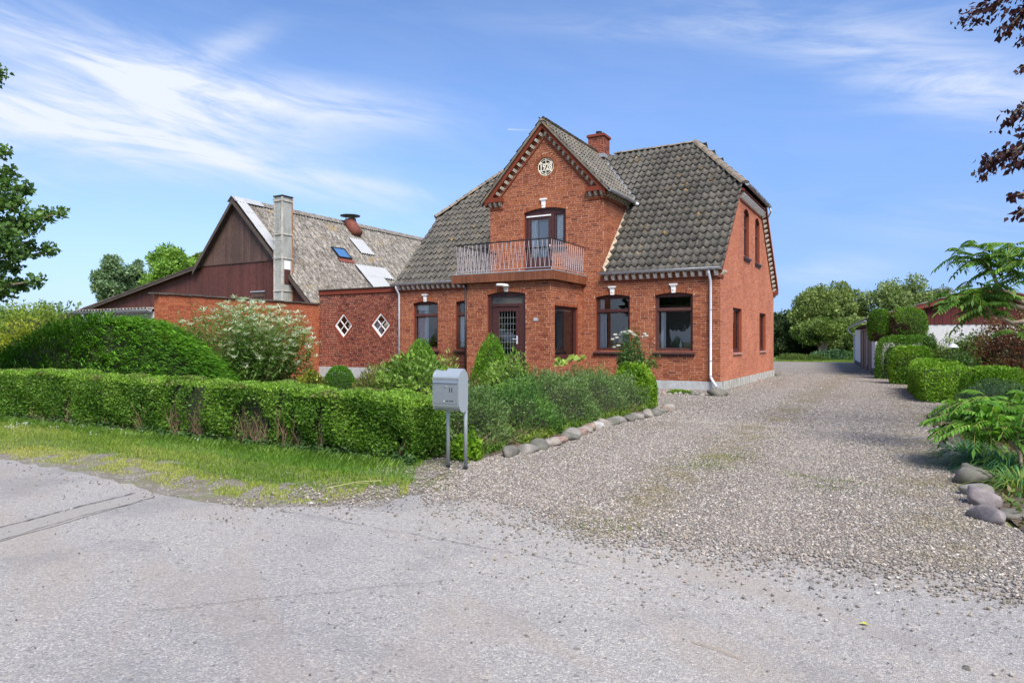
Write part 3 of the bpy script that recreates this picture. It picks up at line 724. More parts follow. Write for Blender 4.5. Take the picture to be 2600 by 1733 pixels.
h_ = MB(); h_.fbox(Fr, -5.41, -5.385, -.085, -.06, 4.40, 4.52); h_.build('door_handle', M['white'], bfr)
s_ = MB(); s_.prism(lambda h, d, z: Fr(-5.30+d, h, z), [(-.08, 4.45), (.08, 4.40), (.08, 4.37), (-.08, 4.37)], 0, .56); s_.fbox(Fr, -5.26, -4.78, 0, .05, 4.30, 4.37); s_.build('sill', M['sill'], bfr)
for q in ([(-6.7, -.2, 3.5), (-4.4, -.2, 3.5), (-4.4, -2.6, 3.5), (-6.7, -2.6, 3.5)], [(-6.7, -2.6, 3.5), (-4.4, -2.6, 3.5), (-4.4, -2.6, 5.9), (-6.7, -2.6, 5.9)],
          [(-6.7, -.2, 3.5), (-6.7, -2.6, 3.5), (-6.7, -2.6, 5.9), (-6.7, -.2, 5.9)], [(-4.4, -.2, 3.5), (-4.4, -2.6, 3.5), (-4.4, -2.6, 5.9), (-4.4, -.2, 5.9)], [(-6.7, -.2, 5.9), (-4.4, -.2, 5.9), (-4.4, -2.6, 5.9), (-6.7, -2.6, 5.9)]):
    room.quad(*[Fr(*x) for x in q])
# front door
fd = MB(); d0, d1 = -.15, -.06
for a, b, z0, z1 in ((-6.36, -6.25, .36, 2.79), (-5.17, -5.06, .36, 2.79), (-6.25, -5.17, 2.43, 2.52), (-6.25, -5.17, 2.74, 2.79), (-5.30, -5.17, .36, 2.43)): fd.fbox(Fp, a, b, d0, d1+(.01 if b-a < .12 else 0), z0, z1)
g = arch_geo(PD); c, cz, Rr, ww = g; th = math.asin(ww/Rr)
fd.prism(Fp, [(c+math.sin(an)*Rr, cz+math.cos(an)*Rr) for an in [-th+2*th*i/10 for i in range(11)]], d0+.003, d1-.003)
ffr = fd.build('front_door_frame', M['wood_red'], house, bevel=.004); rv_ = MB(); reveal(Fp, PD, rv_); rv_.build('reveal', M['brick_band'], ffr)
fl = MB(); e0, e1 = -.135, -.08
for a, b, z0, z1 in ((-6.24, -6.01, .38, 2.42), (-5.43, -5.31, .38, 2.42), (-6.01, -5.43, 2.29, 2.42), (-6.01, -5.43, .38, 1.02)): fl.fbox(Fp, a, b, e0, e1, z0, z1)
fl.fbox(Fp, -5.95, -5.50, e1, e1+.012, .48, .92)
fl.build('front_door', M['wood_red'], house, bevel=.004)
p = MB(); p.quad(Fp(-6.01, -.11, 1.02), Fp(-5.43, -.11, 1.02), Fp(-5.43, -.11, 2.29), Fp(-6.01, -.11, 2.29)); p.build('pane', M['glass'], ffr)
gl = MB()
for i in range(1, 6): x = -6.01+.58*i/6; gl.fbox(Fp, x-.003, x+.003, -.108, -.105, 1.02, 2.29)
for i in range(0, 8): z = 1.02+1.27*i/7; gl.fbox(Fp, -6.01, -5.43, -.108, -.105, z-.0035, z+.0035)
for x in (-6.01, -5.43): gl.fbox(Fp, x-.004, x+.004, -.108, -.105, 1.02, 2.29)
gl.build('leading', M['lead'], ffr)
gt = MB()
nx, nz = 40, 10; rnd = np.random.default_rng(3).uniform(-.004, .004, (nx+1, nz+1))
for i in range(nx):
    for k in range(nz):
        q = [(i, k), (i+1, k), (i+1, k+1), (i, k+1)]; gt.quad(*[Fp(-6.25+1.08*a/nx, -.11+rnd[a][b], 2.52+.22*b/nz) for a, b in q])
m_, t_ = mat('rippled_glass'); t_.put(t_.p.inputs['Base Color'], (.10, .095, .085, 1)); t_.p.inputs['Roughness'].default_value = .15; M['ripple'] = m_; t_.p.inputs['Roughness'].default_value = .3
gt.build('fanlight', M['ripple'], ffr)
hh = MB(); hh.fbox(Fp, -5.40, -5.36, -.08, -.06, 1.33, 1.57); hh.tube([Fp(-5.38, -.06, 1.47), Fp(-5.38, -.01, 1.47), Fp(-5.50, -.01, 1.47)], .010, 8); hh.build('door_handle', M['zinc_paint'], ffr)
sp = MB(); sp.box(-6.5, -4.9, PY-.55, PY-.03, 0, .17); sp.box(-6.4, -5.0, PY-.30, PY-.03, .17, .33); sp.build('door_step', M['plinth'], house)
room.build('room', M['room'], house)
hl = MB()
for q in ([(-6.5, -1.3, .3), (-4.9, -1.3, .3), (-4.9, -1.3, 3.0), (-6.5, -1.3, 3.0)], [(-6.5, -.2, .3), (-6.5, -1.3, .3), (-6.5, -1.3, 3), (-6.5, -.2, 3)], [(-4.9, -.2, .3), (-4.9, -1.3, .3), (-4.9, -1.3, 3), (-4.9, -.2, 3)], [(-6.5, -.2, 3), (-4.9, -.2, 3), (-4.9, -1.3, 3), (-6.5, -1.3, 3)], [(-6.5, -.2, .34), (-4.9, -.2, .34), (-4.9, -1.3, .34), (-6.5, -1.3, .34)]): hl.quad(*[Fp(*x) for x in q])
hl.build('hall', M['dark_room'], house)
# number plate
pl = MB(); pl.fbox(Fp, -4.80, -4.64, 0.006, .018, 1.985, 2.09); plo = pl.build('number_plate', M['zinc'], house, bevel=.003)
def text(name, s, size, loc, rot, matl, parent=None, ext=.002, sx=1.0, bold=0.0, **k):
    cu = bpy.data.curves.new(name, 'FONT'); cu.body = s; cu.size = size; cu.extrude = ext; cu.align_x = 'CENTER'; cu.align_y = 'CENTER'; cu.offset = bold
    cu.materials.append(matl); o = bpy.data.objects.new(name, cu); COL.objects.link(o)
    if parent: o.parent = parent; loc = Vector(loc)-gloc(parent)
    me = bpy.data.meshes.new_from_object(o); bpy.data.objects.remove(o); o = link(name, me, parent); me.name = name
    if not me.materials: me.materials.append(matl)
    o.location = loc; o.rotation_euler = rot; o.scale = (sx, 1, 1); return tag(o, **k)
text('number', '11', .085, Fp(-4.72, .021, 2.037), (R(90), 0, 0), M['white'], plo, .001, bold=.002)
# wall lamp
wl = MB(); wl.fbox(Fp, -5.73, -5.63, .0, .08, 3.02, 3.10); wl.tube([Fp(-5.69, .10, 3.075), Fp(-5.69, .10, 3.05), Fp(-5.69, .10, 3.02)], [.09, .12, .12], 16)
wl.tube([Fp(-5.80, .16, 3.09), Fp(-5.80, .16, 3.06), Fp(-5.80, .16, 3.03)], [.12, .15, .14], 18)
wl.build('porch_lamp', M['white'], house, smooth=False, bevel=.003)
# ---- balcony
bal = MB(); BX0, BX1, BY, BZ0, BZ1 = -7.55, -4.10, -2.36, 3.165, 3.43
bal.box(BX0+.02, BX1-.02, BY+.02, -.002, BZ0+.02, BZ1-.012); bal.box(BX0-.015, BX1+.015, BY-.015, -.004, BZ1-.012, BZ1+.012)
balc = bal.build('balcony', M['lead'], house)
bw = .0715; bm_ = MB(); bm_.box(-bw/2+.0025, bw/2-.0025, -.009, .009, -(BZ1-BZ0)/2, (BZ1-BZ0)/2-.014)
bme = bpy.data.meshes.new('board'); bme.from_pydata(bm_.v, [], bm_.f); bme.materials.append(M['fascia']); bme.update()
def boards(p0, p1, n, up=(0, 0, 1)):
    p0, p1 = Vector(p0), Vector(p1); k = int(round((p1-p0).length/bw))
    for i in range(k):
        q = p0+(p1-p0)*(i+.5)/k; o = place('board', bme, balc, q+Vector(n)*random.uniform(0, .003), n, (0, 0, 1)); o.scale.x = (p1-p0).length/k/bw
boards((BX0, BY, (BZ0+BZ1)/2), (BX1, BY, (BZ0+BZ1)/2), (0, -1, 0)); boards((BX1, BY, (BZ0+BZ1)/2), (BX1, 0, (BZ0+BZ1)/2), (1, 0, 0)); boards((BX0, BY, (BZ0+BZ1)/2), (BX0, -.1, (BZ0+BZ1)/2), (-1, 0, 0))
so_ = MB(); so_.box(BX0+.01, BX1-.01, BY+.012, -.01, BZ0+.004, BZ0+.019); so_.build('soffit', M['wood_red'], balc)
RX0, RX1, RY, RZ, RB = -7.42, -4.17, -2.29, 4.33, 3.52
ra = MB(); ra.tube([(RX0+.05, -.02, RZ), (RX0, RY, RZ)], .018, 6); ra.tube([(RX0-.01, RY, RZ), (RX1+.01, RY, RZ)], .018, 6); ra.tube([(RX1, RY, RZ), (RX1, -.02, RZ)], .018, 6)
rail = ra.build('handrail', M['iron'], house)
rb = MB()
for q in (((RX0, -.02, RB), (RX0, RY, RB)), ((RX0, RY, RB), (RX1, RY, RB)), ((RX1, RY, RB), (RX1, -.02, RB))): rb.tube(q, .009, 6)
for x in (RX0, RX0+1.1, RX0+2.2, RX1): rb.tube([(x, RY, BZ1), (x, RY, RB)], .012, 6)
for x in (RX0, RX1): rb.tube([(x, -.5, BZ1), (x, -.5, RB)], .012, 6)
rb.build('lower_rail', M['rail'], rail)
def zigzag(p0, p1, sp=.15):
    p0, p1 = Vector(p0), Vector(p1); k = int(round((p1-p0).length/sp)); t = (p1-p0)/k
    q0, q1 = Vector((0, 0, RB)), t*.5+Vector((0, 0, RZ-.015))
    for s__, me_ in ((0, None), (1, None)):
        b_ = MB(); b_.tube([t*.5*(1 if s__ == 0 else 0)+Vector((0, 0, RB)), t*.5*(0 if s__ == 0 else 1)+Vector((0, 0, RZ-.012))], .0065, 5)
        me_ = bpy.data.meshes.new('baluster'); me_.from_pydata(b_.v, [], b_.f); me_.materials.append(M['rail']); me_.update()
        for i in range(k):
            o = link('baluster', me_, rail); q = p0+t*(i+.5*s__); o.location = (q.x, q.y, 0)
zigzag((RX0, RY, 0), (RX1, RY, 0)); zigzag((RX1, RY, 0), (RX1, -.05, 0)); zigzag((RX0, RY, 0), (RX0+.03, -.05, 0))
# dark pipe under the balcony
downpipe(house, [(PX0+.01, PY-.05, 3.15), (PX0+.01, PY-.05, .05)], .035, 'iron')
# ---- roof
SL = 1.0417; al = math.atan(SL); ca, sa = math.cos(al), math.sin(al); RZT = 8.45
roof_pts = MB()
def zroof(y): return 3.43+SL*(y+.15)
up_ = MB(); dn = .035
yv = 4.65
XR, XL = .05, W0-.05
HR, HL = -1.84, W0+1.84
up_.quad((XL, -.12, zroof(-.12)-dn), (DC-2.0, -.12, zroof(-.12)-dn), (DC-2.0, 2.5, zroof(2.5)-dn), (HL+.5, yv, zroof(yv)-dn), (HL, yv, zroof(yv)-dn), (XL, 2.65, zroof(2.65)-dn))
up_.quad((DC+2.0, -.12, zroof(-.12)-dn), (XR, -.12, zroof(-.12)-dn), (XR, 2.65, zroof(2.65)-dn), (HR, yv, zroof(yv)-dn), (HL+.5, yv, zroof(yv)-dn), (DC-2.0, 2.5, zroof(2.5)-dn), (DC, yv-.05, zroof(yv-.05)-dn), (DC+2.0, 2.5, zroof(2.5)-dn))
up_.quad((XR, 9.42, zroof(-.12)-dn), (XL, 9.42, zroof(-.12)-dn), (XL, 6.65, zroof(2.65)-dn), (HL, yv, zroof(yv)-dn), (HR, yv, zroof(yv)-dn), (XR, 6.65, zroof(2.65)-dn))
up_.quad((.18, 2.55, 6.28), (.18, 6.75, 6.28), (HR, yv, 8.38)); up_.quad((W0-.18, 6.75, 6.28), (W0-.18, 2.55, 6.28), (HL, yv, 8.38))
be = math.atan(1.08); cb, sb = math.cos(be), math.sin(be)
ym = lambda z: (z-3.43)/SL-.15
for s_ in (1, -1):
    xe = DC+s_*2.2; up_.quad((xe, -.16, 8.40-1.08*2.2-.03), (xe, ym(6.0), 6.0), (DC, ym(8.38), 8.38), (DC, -.16, 8.37))
roof = up_.build('roof', M['underlay'], house)
rj = MB(); 
def keep_main(c):
    x, y, z = c
    if y > 4.60: return False
    hx = 0 if y < 2.65 else (y-2.65)*(1.84/2.0)
    if not (XL-.02+hx*1.0+(.08 if hx else 0) < x < XR+.02-hx*1.0-(.05 if hx else 0)): return False
    dxx = abs(x-DC)
    if dxx < 2.06: return z > 8.42-1.08*dxx-.02 and z > 6.15
    return True
cands_t = []
tile_field(roof, (-3.53+.03, -.19, 3.395), (1, 0, 0), (0, ca, sa), 16, 20, lambda c: keep_main(c) and c[0] > DC+2.04, M['tile'], singles=300, joined=rj)
tile_field(roof, (-3.53+.03-.225*60, -.19, 3.395), (1, 0, 0), (0, ca, sa), 60, 20, lambda c: keep_main(c), M['tile'], singles=0, joined=rj)
tile_field(roof, (XR, 9.49, 3.395), (-1, 0, 0), (0, -ca, sa), 52, 20, lambda c: c[1] > 4.7 and XL+max(0, (6.65-c[1])*.92) < c[0] < XR-max(0, (6.65-c[1])*.92), M['tile'], joined=rj)
# half hips
hs = (8.42-6.30)/(1.84+.22); ha = math.atan(hs)
tile_field(roof, (.26, 2.50, 6.27), (0, 1, 0), (-math.cos(ha), 0, math.sin(ha)), 20, 9, lambda c: abs(c[1]-4.65) < 2.10*(c[0]-HR)/(.22-HR)-.12, M['tile'], joined=rj)
tile_field(roof, (W0-.26, 6.80, 6.27), (0, -1, 0), (math.cos(ha), 0, math.sin(ha)), 20, 9, lambda c: abs(c[1]-4.65) < 2.10*(HL-c[0])/(HL-W0+.22)-.12, M['tile'], joined=rj)
rj.build('roof_tiles', M['tile'], house, kind='stuff')
rd = MB()
tile_field(roof, (DC+2.26, -.22, 8.42-1.08*2.26), (0, 1, 0), (-cb, 0, sb), 23, 10, lambda c: c[1] < ym(c[2])+.12 and c[0] > DC+.03, M['tile_dormer'], joined=rd)
tile_field(roof, (DC-2.26, -.22+23*.225, 8.42-1.08*2.26), (0, -1, 0), (cb, 0, sb), 23, 10, lambda c: c[1] < ym(c[2])+.12 and c[0] < DC-.03, M['tile_dormer'], joined=rd)
rd.build('dormer_tiles', M['tile_dormer'], house, kind='stuff')
ridge_tiles(roof, (HR-.1, yv, 8.50), (-4.95, yv, 8.50), 10); ridge_tiles(roof, (-6.2, yv, 8.50), (HL, yv, 8.50), 10)
ridge_tiles(roof, (.20, 2.55, 6.38), (HR-.05, yv, 8.51), 10, .155); ridge_tiles(roof, (.20, 6.75, 6.33), (HR-.05, yv, 8.45), 10, .14)
ridge_tiles(roof, (W0-.2, 2.55, 6.38), (HL+.05, yv, 8.51), 10, .155); ridge_tiles(roof, (W0-.2, 6.75, 6.33), (HL+.05, yv, 8.45), 10, .14)
ridge_tiles(roof, (DC, -.24, 8.50), (DC, 4.3, 8.50), 13, .10)
# verge edge mortar on the dormer, lead valley, mortar strip by the cheek
ve = MB()
for s_ in (1, -1): ve.prism(Fr, [(DC, 8.52), (DC+s_*2.28, 8.52-1.08*2.28), (DC+s_*2.26, 8.43-1.08*2.26), (DC, 8.40)], .165+(.001*s_), .215)
ve.build('verge', M['tile_ridge'], house)
lv = MB()
for s_ in (1, -1):
    P0 = Vector((DC+s_*2.24, ym(6.0), 6.04)); P1 = Vector((DC+s_*.15, ym(8.28), 8.34))
    k = 9
    for i in range(k):
        a = P0+(P1-P0)*i/k; b = P0+(P1-P0)*(i+.93)/k; w_ = .07
        lv.quad(a+Vector((s_*w_, -.04, .0)), b+Vector((s_*w_, -.04, .0)), b+Vector((-s_*w_*.3, .02, .09)), a+Vector((-s_*w_*.3, .02, .09)))
        a2 = Vector((s_*.10, 0, .045)); lv.quad(a, b, b+a2, a+a2)
lv.build('valley_flashing', M['lead'], house)
ms = MB()
for s_ in (1, -1):
    x = DC+s_*2.035
    ms.add([(x+s_*.012, -.1, zroof(-.1)+.02), (x+s_*.012, ym(6.05), 6.07), (x+s_*.012, ym(6.05)-.12, 6.07), (x+s_*.012, -.1, zroof(.02)+.06), (x+s_*.10, -.1, zroof(-.1)+.03), (x+s_*.07, ym(6.05), 6.08)], [(0, 1, 2, 3), (3, 2, 5, 4)])
ms.build('mortar_fillet', simple('fillet', (.42, .33, .24), .95, var=.5, scale=10), house)
vs = MB(); vs.prism(Fg, [(-.12, 3.44), (2.64, 6.31), (2.60, 6.36), (-.16, 3.50)], .03, .062); vs.prism(Fg, [(D0+.12, 3.44), (D0-2.64, 6.31), (D0-2.60, 6.36), (D0+.16, 3.50)], .10, .172)
vs.build('verge', M['mortar_side'], house)
gutter(house, (-3.58, -.205, 3.475), (.07, -.205, 3.475), n=4); gutter(house, (W0-.18, -.205, 3.475), (-7.58, -.205, 3.475), n=4)
gutter(house, (.26, 2.52, 6.33), (.26, 6.80, 6.33), .06, n=5); gutter(house, (DC+2.30, -.18, 6.02), (DC+2.30, 2.15, 6.02), .055, n=3)
gutter(house, (-3.58, 9.5, 3.47), (.07, 9.5, 3.47))
ls = MB(); ls.tube([(DC+2.30, 2.12, 5.99), (DC+2.42, 2.42, 5.90), (DC+2.44, 2.62, 5.95)], [.07, .075, .06], 10); ls.build('gutter_spout', M['lead'], house, smooth=True)
downpipe(house, [(-.28, -.205, 3.42), (-.28, -.19, 3.33), (-.26, -.07, 3.12), (-.26, -.07, .40), (-.20, -.10, .30), (-.06, -.20, .12)], clamps=((-.26, -.07, 2.30), (-.26, -.07, .85), (-.26, -.07, .42)))
downpipe(house, [(W0+.06, -.205, 3.42), (W0+.06, -.19, 3.33), (W0+.10, -.07, 3.12), (W0+.10, -.07, .1)], clamps=((W0+.10, -.07, 2.2), (W0+.10, -.07, 1.1)))
downpipe(house, [(.26, 6.72, 6.28), (.30, 6.80, 6.15), (.16, 7.0, 5.98), (.10, 7.2, 5.7)], .03)
# chimney
ch = MB(); cm = MB(); cx0, cx1, cy0, cy1 = -5.86, -5.24, 4.25, 4.87
for Fx, a, b in ((Ff(cy0), cx0, cx1), (Fs(cx1), cy0, cy1)): brick_wall(Fx, 0, 7.9, 9.10, lambda z: [(a, b)], [], ch, cm)
cm.box(cx0, cx1-.003, cy0+.003, cy1, 7.9, 9.08); ch.t = .3
ch.box(cx0-.05, cx1+.05, cy0-.05, cy1+.05, 9.10, 9.17); ch.box(cx0-.03, cx1+.03, cy0-.03, cy1+.03, 9.17, 9.20)
c_ = cm.build('chimney', M['mortar_wall'], house); ch.build('chimney_bricks', M['brick_ext'], c_, kind='stuff')
p = MB(); p.tube([(-5.55, 4.56, 9.19), (-5.55, 4.56, 9.33)], .10, 14); p.tube([(-5.55, 4.56, 9.33), (-5.55, 4.56, 9.36)], .12, 14); p.build('chimney_pot', M['iron'], c_, smooth=False)
p = MB(); p.box(cx0-.06, cx1+.06, cy0-.10, cy1+.05, 8.28, 8.42); p.build('chimney_flashing', M['lead'], c_)
# 1928 rosette
ro = MB(); cX, cZ = ROS['h'], ROS['z']
def ring(mb, r, rad, a0=0, a1=2*math.pi, n=32, d=-.03): mb.tube([Fr(cX+math.cos(a0+(a1-a0)*i/n)*r, d, cZ+math.sin(a0+(a1-a0)*i/n)*r) for i in range(n+1)], rad, 6)
ring(ro, .275, .014); ring(ro, .215, .011, R(28), R(152), 16); ring(ro, .215, .011, R(208), R(332), 16)
ro.fbox(Fr, cX-.27, cX+.27, -.04, -.02, cZ+.095, cZ+.115); ro.fbox(Fr, cX-.27, cX+.27, -.04, -.02, cZ-.12, cZ-.10)
ro.fbox(Fr, cX-.008, cX+.008, -.04, -.02, cZ+.115, cZ+.275); ro.fbox(Fr, cX-.008, cX+.008, -.04, -.02, cZ-.275, cZ-.12)
for sx in (-1, 1):
    for sz in (-1, 1): ro.tube([Fr(cX+sx*.15, -.03, cZ+sz*.12), Fr(cX+sx*.21, -.03, cZ+sz*.17)], [.024, .008], 6); ro.tube([Fr(cX+sx*.235, -.03, cZ+sz*.105), Fr(cX+sx*.17, -.03, cZ+sz*.15)], [.02, .006], 6)
roo = ro.build('year_rosette', M['cream'], house, smooth=False)
text('year', '1928', .265, Fr(cX, -.028, cZ-.005), (R(90), 0, 0), M['cream'], roo, .008, sx=.86, bold=.006)
dk = MB(); dk.prism(Fr, [(cX+math.cos(2*math.pi*i/24)*.31, cZ+math.sin(2*math.pi*i/24)*.31) for i in range(24)], -.16, -.14); dk.build('rosette_pane', M['ripple'], roo); rev.build('rosette_reveal', M['brick_band'], roo)
# ================================================================ LINK BUILDING with the diamond windows
EX0, EX1 = -15.49, -11.56
lk = empty('link_building', (EX0, 0, 0), label='low dark red brick link building with two white diamond windows', cat='building')
em, eb = MB(), MB(); cands = []; Fe = Ff(-.004)
dia = [dict(shape='diamond', h=-14.21, z=2.015, r=.50), dict(shape='diamond', h=-12.36, z=2.005, r=.50)]
brick_wall(Fe, 0, .42, 3.22, lambda z: [(EX0, EX1)], dia, eb, em, j=.015, cands=cands)
ew = em.build('wall', M['mortar'], lk); pick_singles(cands, eb, ew, M['brick_ext'], 300); eb.build('wall_bricks', M['brick_ext'], lk, kind='stuff')
c = MB(); c.t = .5; c.fbox(Fe, EX0-.02, EX1+.10, -.25, .05, 3.22, 3.26); c.fbox(Fe, EX0-.02, EX1+.10, -.25, .03, 3.26, 3.40); c.build('cornice', M['brick_ext'], lk)
c = MB(); c.fbox(Fe, EX0-.06, EX1+.14, -.28, .07, 3.40, 3.43); c.build('coping', M['tile'], lk)
c = MB(); c.fbox(Fe, EX0-.03, EX1, -.01, .03, 0, .42); c.build('plinth', M['plinth'], lk)
c = MB(); c.quad((EX0, .25, 3.25), (EX1, .25, 3.25), (EX1, 9.0, 3.35), (EX0, 9.0, 3.35)); c.quad((EX0, 9, 0), (EX1, 9, 0), (EX1, 9, 3.35), (EX0, 9, 3.35)); c.build('roof', M['fibre'], lk)
for dd in dia:
    h, z, r = dd['h'], dd['z'], .50; Q = lambda r_, d: [Fe(h, d, z-r_*1.03), Fe(h+r_, d, z), Fe(h, d, z+r_*1.03), Fe(h-r_, d, z)]
    def frame(mb, ro, ri, d0, d1):
        A, B, Cc_, Dd = Q(ro, d1), Q(ri, d1), Q(ro, d0), Q(ri, d0)
        for i in range(4):
            j = (i+1) % 4; mb.quad(A[i], A[j], B[j], B[i]); mb.quad(B[i], B[j], Dd[j], Dd[i]); mb.quad(Cc_[i], Cc_[j], A[j], A[i])
    b = MB(); b.t = .3; frame(b, .53, .455, -.02, .012); b.build('window_surround', M['brick_band'], lk)
    f = MB(); frame(f, .455, .375, -.08, -.01)
    for s_ in (1, -1):
        u = Vector((s_, 0, 1.03)).normalized(); v = Vector((-u.z, 0, u.x)); L = .375*.72
        P = lambda a, b_, d: tuple(Vector(Fe(h, d, z))+u*a+v*b_)
        f.add([P(-L, -.014, -.03), P(L, -.014, -.03), P(L, .014, -.03), P(-L, .014, -.03), P(-L, -.014, -.06), P(L, -.014, -.06), P(L, .014, -.06), P(-L, .014, -.06)], [(0, 1, 2, 3), (0, 1, 5, 4), (3, 2, 6, 7)])
    fo = f.build('diamond_window', M['white'], lk)
    g_ = MB(); g_.quad(*Q(.38, -.055)); g_.build('pane', M['glass'], fo)
    r_ = MB(); r_.quad(Fe(h-.6, -1.2, z-.6), Fe(h+.6, -1.2, z-.6), Fe(h+.6, -1.2, z+.7), Fe(h-.6, -1.2, z+.7))
    A, B = Q(.47, -.09), Q(.9, -1.2)
    for i in range(4): r_.quad(A[i], A[(i+1) % 4], B[(i+1) % 4], B[i])
    r_.build('room', M['room'], fo)
curtain(fo, Fe, -12.70, -12.38, 1.66, 2.16, -.12)

# ================================================================ ORANGE YARD WALL
yw = empty('brick_wall', (EX0, -6.7, 0), label='orange brick yard wall with a dark coping running forward from the link building', cat='wall')
em, eb = MB(), MB(); cands = []; Fy = Fs(EX0)
brick_wall(Fy, 1, 0, 2.868, lambda z: [(-6.7, -.02)], [], eb, em, proud=.004, j=.011, cands=cands)
brick_wall(Ff(-6.7), 0, 0, 2.868, lambda z: [(EX0-.23, EX0)], [], eb, em, proud=.004)
em.box(EX0-.23, EX0-.002, -6.698, -.02, 0, 2.86)
ww_ = em.build('wall_face', M['mortar_wall'], yw)
pick_singles(cands, eb, yw, M['brick_wall'], 300); eb.build('wall_bricks', M['brick_wall'], yw, kind='stuff')
y = -6.85; i = 0
while y < -.02:
    L = .42; c = MB(); z = 2.885+random.uniform(-.008, .010); t0 = random.uniform(-.010, .010)
    c.add([(EX0-.30, y, z-.01), (EX0+.06, y, z-.02), (EX0+.06, y+L*.985, z-.02+t0), (EX0-.30, y+L*.985, z-.01+t0), (EX0-.30, y, z+.035), (EX0+.06, y, z+.022), (EX0+.06, y+L*.985, z+.022+t0), (EX0-.30, y+L*.985, z+.035+t0)],
          [(0, 3, 2, 1), (4, 5, 6, 7), (0, 1, 5, 4), (1, 2, 6, 5), (2, 3, 7, 6), (3, 0, 4, 7)])
    c.build('coping_tile', M['tile'], yw); y += L

# ================================================================ corrugated sheets
def corr(O, e, g, w, L, rows, pitch=.177, amp=.034, seg=6, mb=None, off=0.0, jit=.006):
    mb = mb or MB(); O, e, g = Vector(O), Vector(e).normalized(), Vector(g).normalized(); n = e.cross(g); k = int(w/pitch*seg); rl = L/rows
    for r in range(rows):
        b = len(mb.v); lift0 = .014; dz = [random.uniform(-jit, jit)*.4 for _ in range(int(w)+3)]
        for (y, lf) in ((r*rl-.05, lift0), ((r+1)*rl+.05, 0.0)):
            for i in range(k+1):
                x = w*i/k; mb.v.append(tuple(O+e*x+g*y+n*(amp*math.cos(2*math.pi*x/pitch)+lf+off+dz[int(x)])))
        for i in range(k+1):
            x = w*i/k; mb.v.append(tuple(O+e*x+g*(r*rl-.05)+n*(amp*math.cos(2*math.pi*x/pitch)+lift0-.012+off+dz[int(x)])))
        mb.t = 0
        for i in range(k):
            mb.t = (int(i/(seg*6))*.37+r*.21) % 1
            mb.f.append((b+i, b+i+1, b+k+2+i, b+k+1+i)); mb.a.append(mb.t); mb.f.append((b+2*(k+1)+i, b+2*(k+1)+i+1, b+i+1, b+i)); mb.a.append(mb.t)
    return mb

# ================================================================ BARN
BG = 1.5; AX, AZ = -22.16, 7.95
barn = empty('barn', (AX, BG, 0), label='old barn with dark red weathered boarding and a grey corrugated roof', cat='barn')
RK = 1.0; LKX, LKZ = -24.75, 5.10; LEX, LEZ = -36.9, 2.78; REX = -16.2; rez = AZ-RK*(REX-AX)
by0, by1 = BG-.32, 25.0
e_, g_ = Vector((0, 1, 0)), Vector((-1, 0, RK)).normalized()
Lr = (Vector((AX, 0, AZ))-Vector((REX, 0, rez))).length
rf = corr((REX, by0, rez), e_, g_, by1-by0, Lr, 8)
lz = (AZ-LKZ)/(AX-LKX); gl_ = Vector((1, 0, lz)).normalized(); rf = corr((LKX, by1, LKZ), (0, -1, 0), gl_, by1-by0, (Vector((AX, 0, AZ))-Vector((LKX, 0, LKZ))).length, 4, seg=4, mb=rf)
lz2 = (LKZ-.1-LEZ)/(LKX-LEX); rf = corr((LEX, by1, LEZ), (0, -1, 0), Vector((1, 0, lz2)).normalized(), by1-by0-.05, ((LKX-LEX)**2+(LKZ-LEZ)**2)**.5, 10, seg=4, mb=rf)
broof = rf.build('roof', M['fibre'], barn)
ridge = MB()
for i in range(20):
    y0 = by0+1.6+i*1.12
    ridge.t = random.random()
    for s_ in (1, -1): ridge.quad((AX, y0, AZ+.10), (AX, y0+1.14, AZ+.085), (AX+s_*.26, y0+1.14, AZ+.085-.25), (AX+s_*.26, y0, AZ+.10-.25))
ridge.build('ridge_cap', M['fibre'], barn)
def rp(s, t, o=.045): return (-s, t, AZ-RK*(22.16-s)*1.0+o)      # point on the right slope
def sheet(x0, x1, y0, y1, name):
    A = Vector((x1, y0, AZ-RK*(x1-AX))); m = corr(A, e_, g_, y1-y0, (x1-x0)*math.sqrt(2), max(1, round((x1-x0)*1.41/1.1)), off=.085, jit=0); return m.build(name, M['fibre_white'], barn)
sheet(-21.02, -20.22, 7.5, 8.65, 'white_roof_sheet'); sheet(-19.4, -18.85, 6.2, 8.5, 'white_roof_sheet'); sheet(-18.87, -18.2, 6.2, 7.75, 'white_roof_sheet')
sheet(AX+.02, -19.35, by0-.03, by0+.62, 'white_verge_sheet')
cp_ = MB(); cp_.quad((AX, by0-.05, AZ+.12), (AX, by0+1.6, AZ+.12), (AX+.28, by0+1.6, AZ-.15), (AX+.28, by0-.05, AZ-.15)); cp_.quad((AX, by0-.05, AZ+.12), (AX, by0+1.6, AZ+.12), (AX-.28, by0+1.6, AZ-.15), (AX-.28, by0-.05, AZ-.15)); cp_.build('white_ridge_cap', M['fibre_white'], barn)
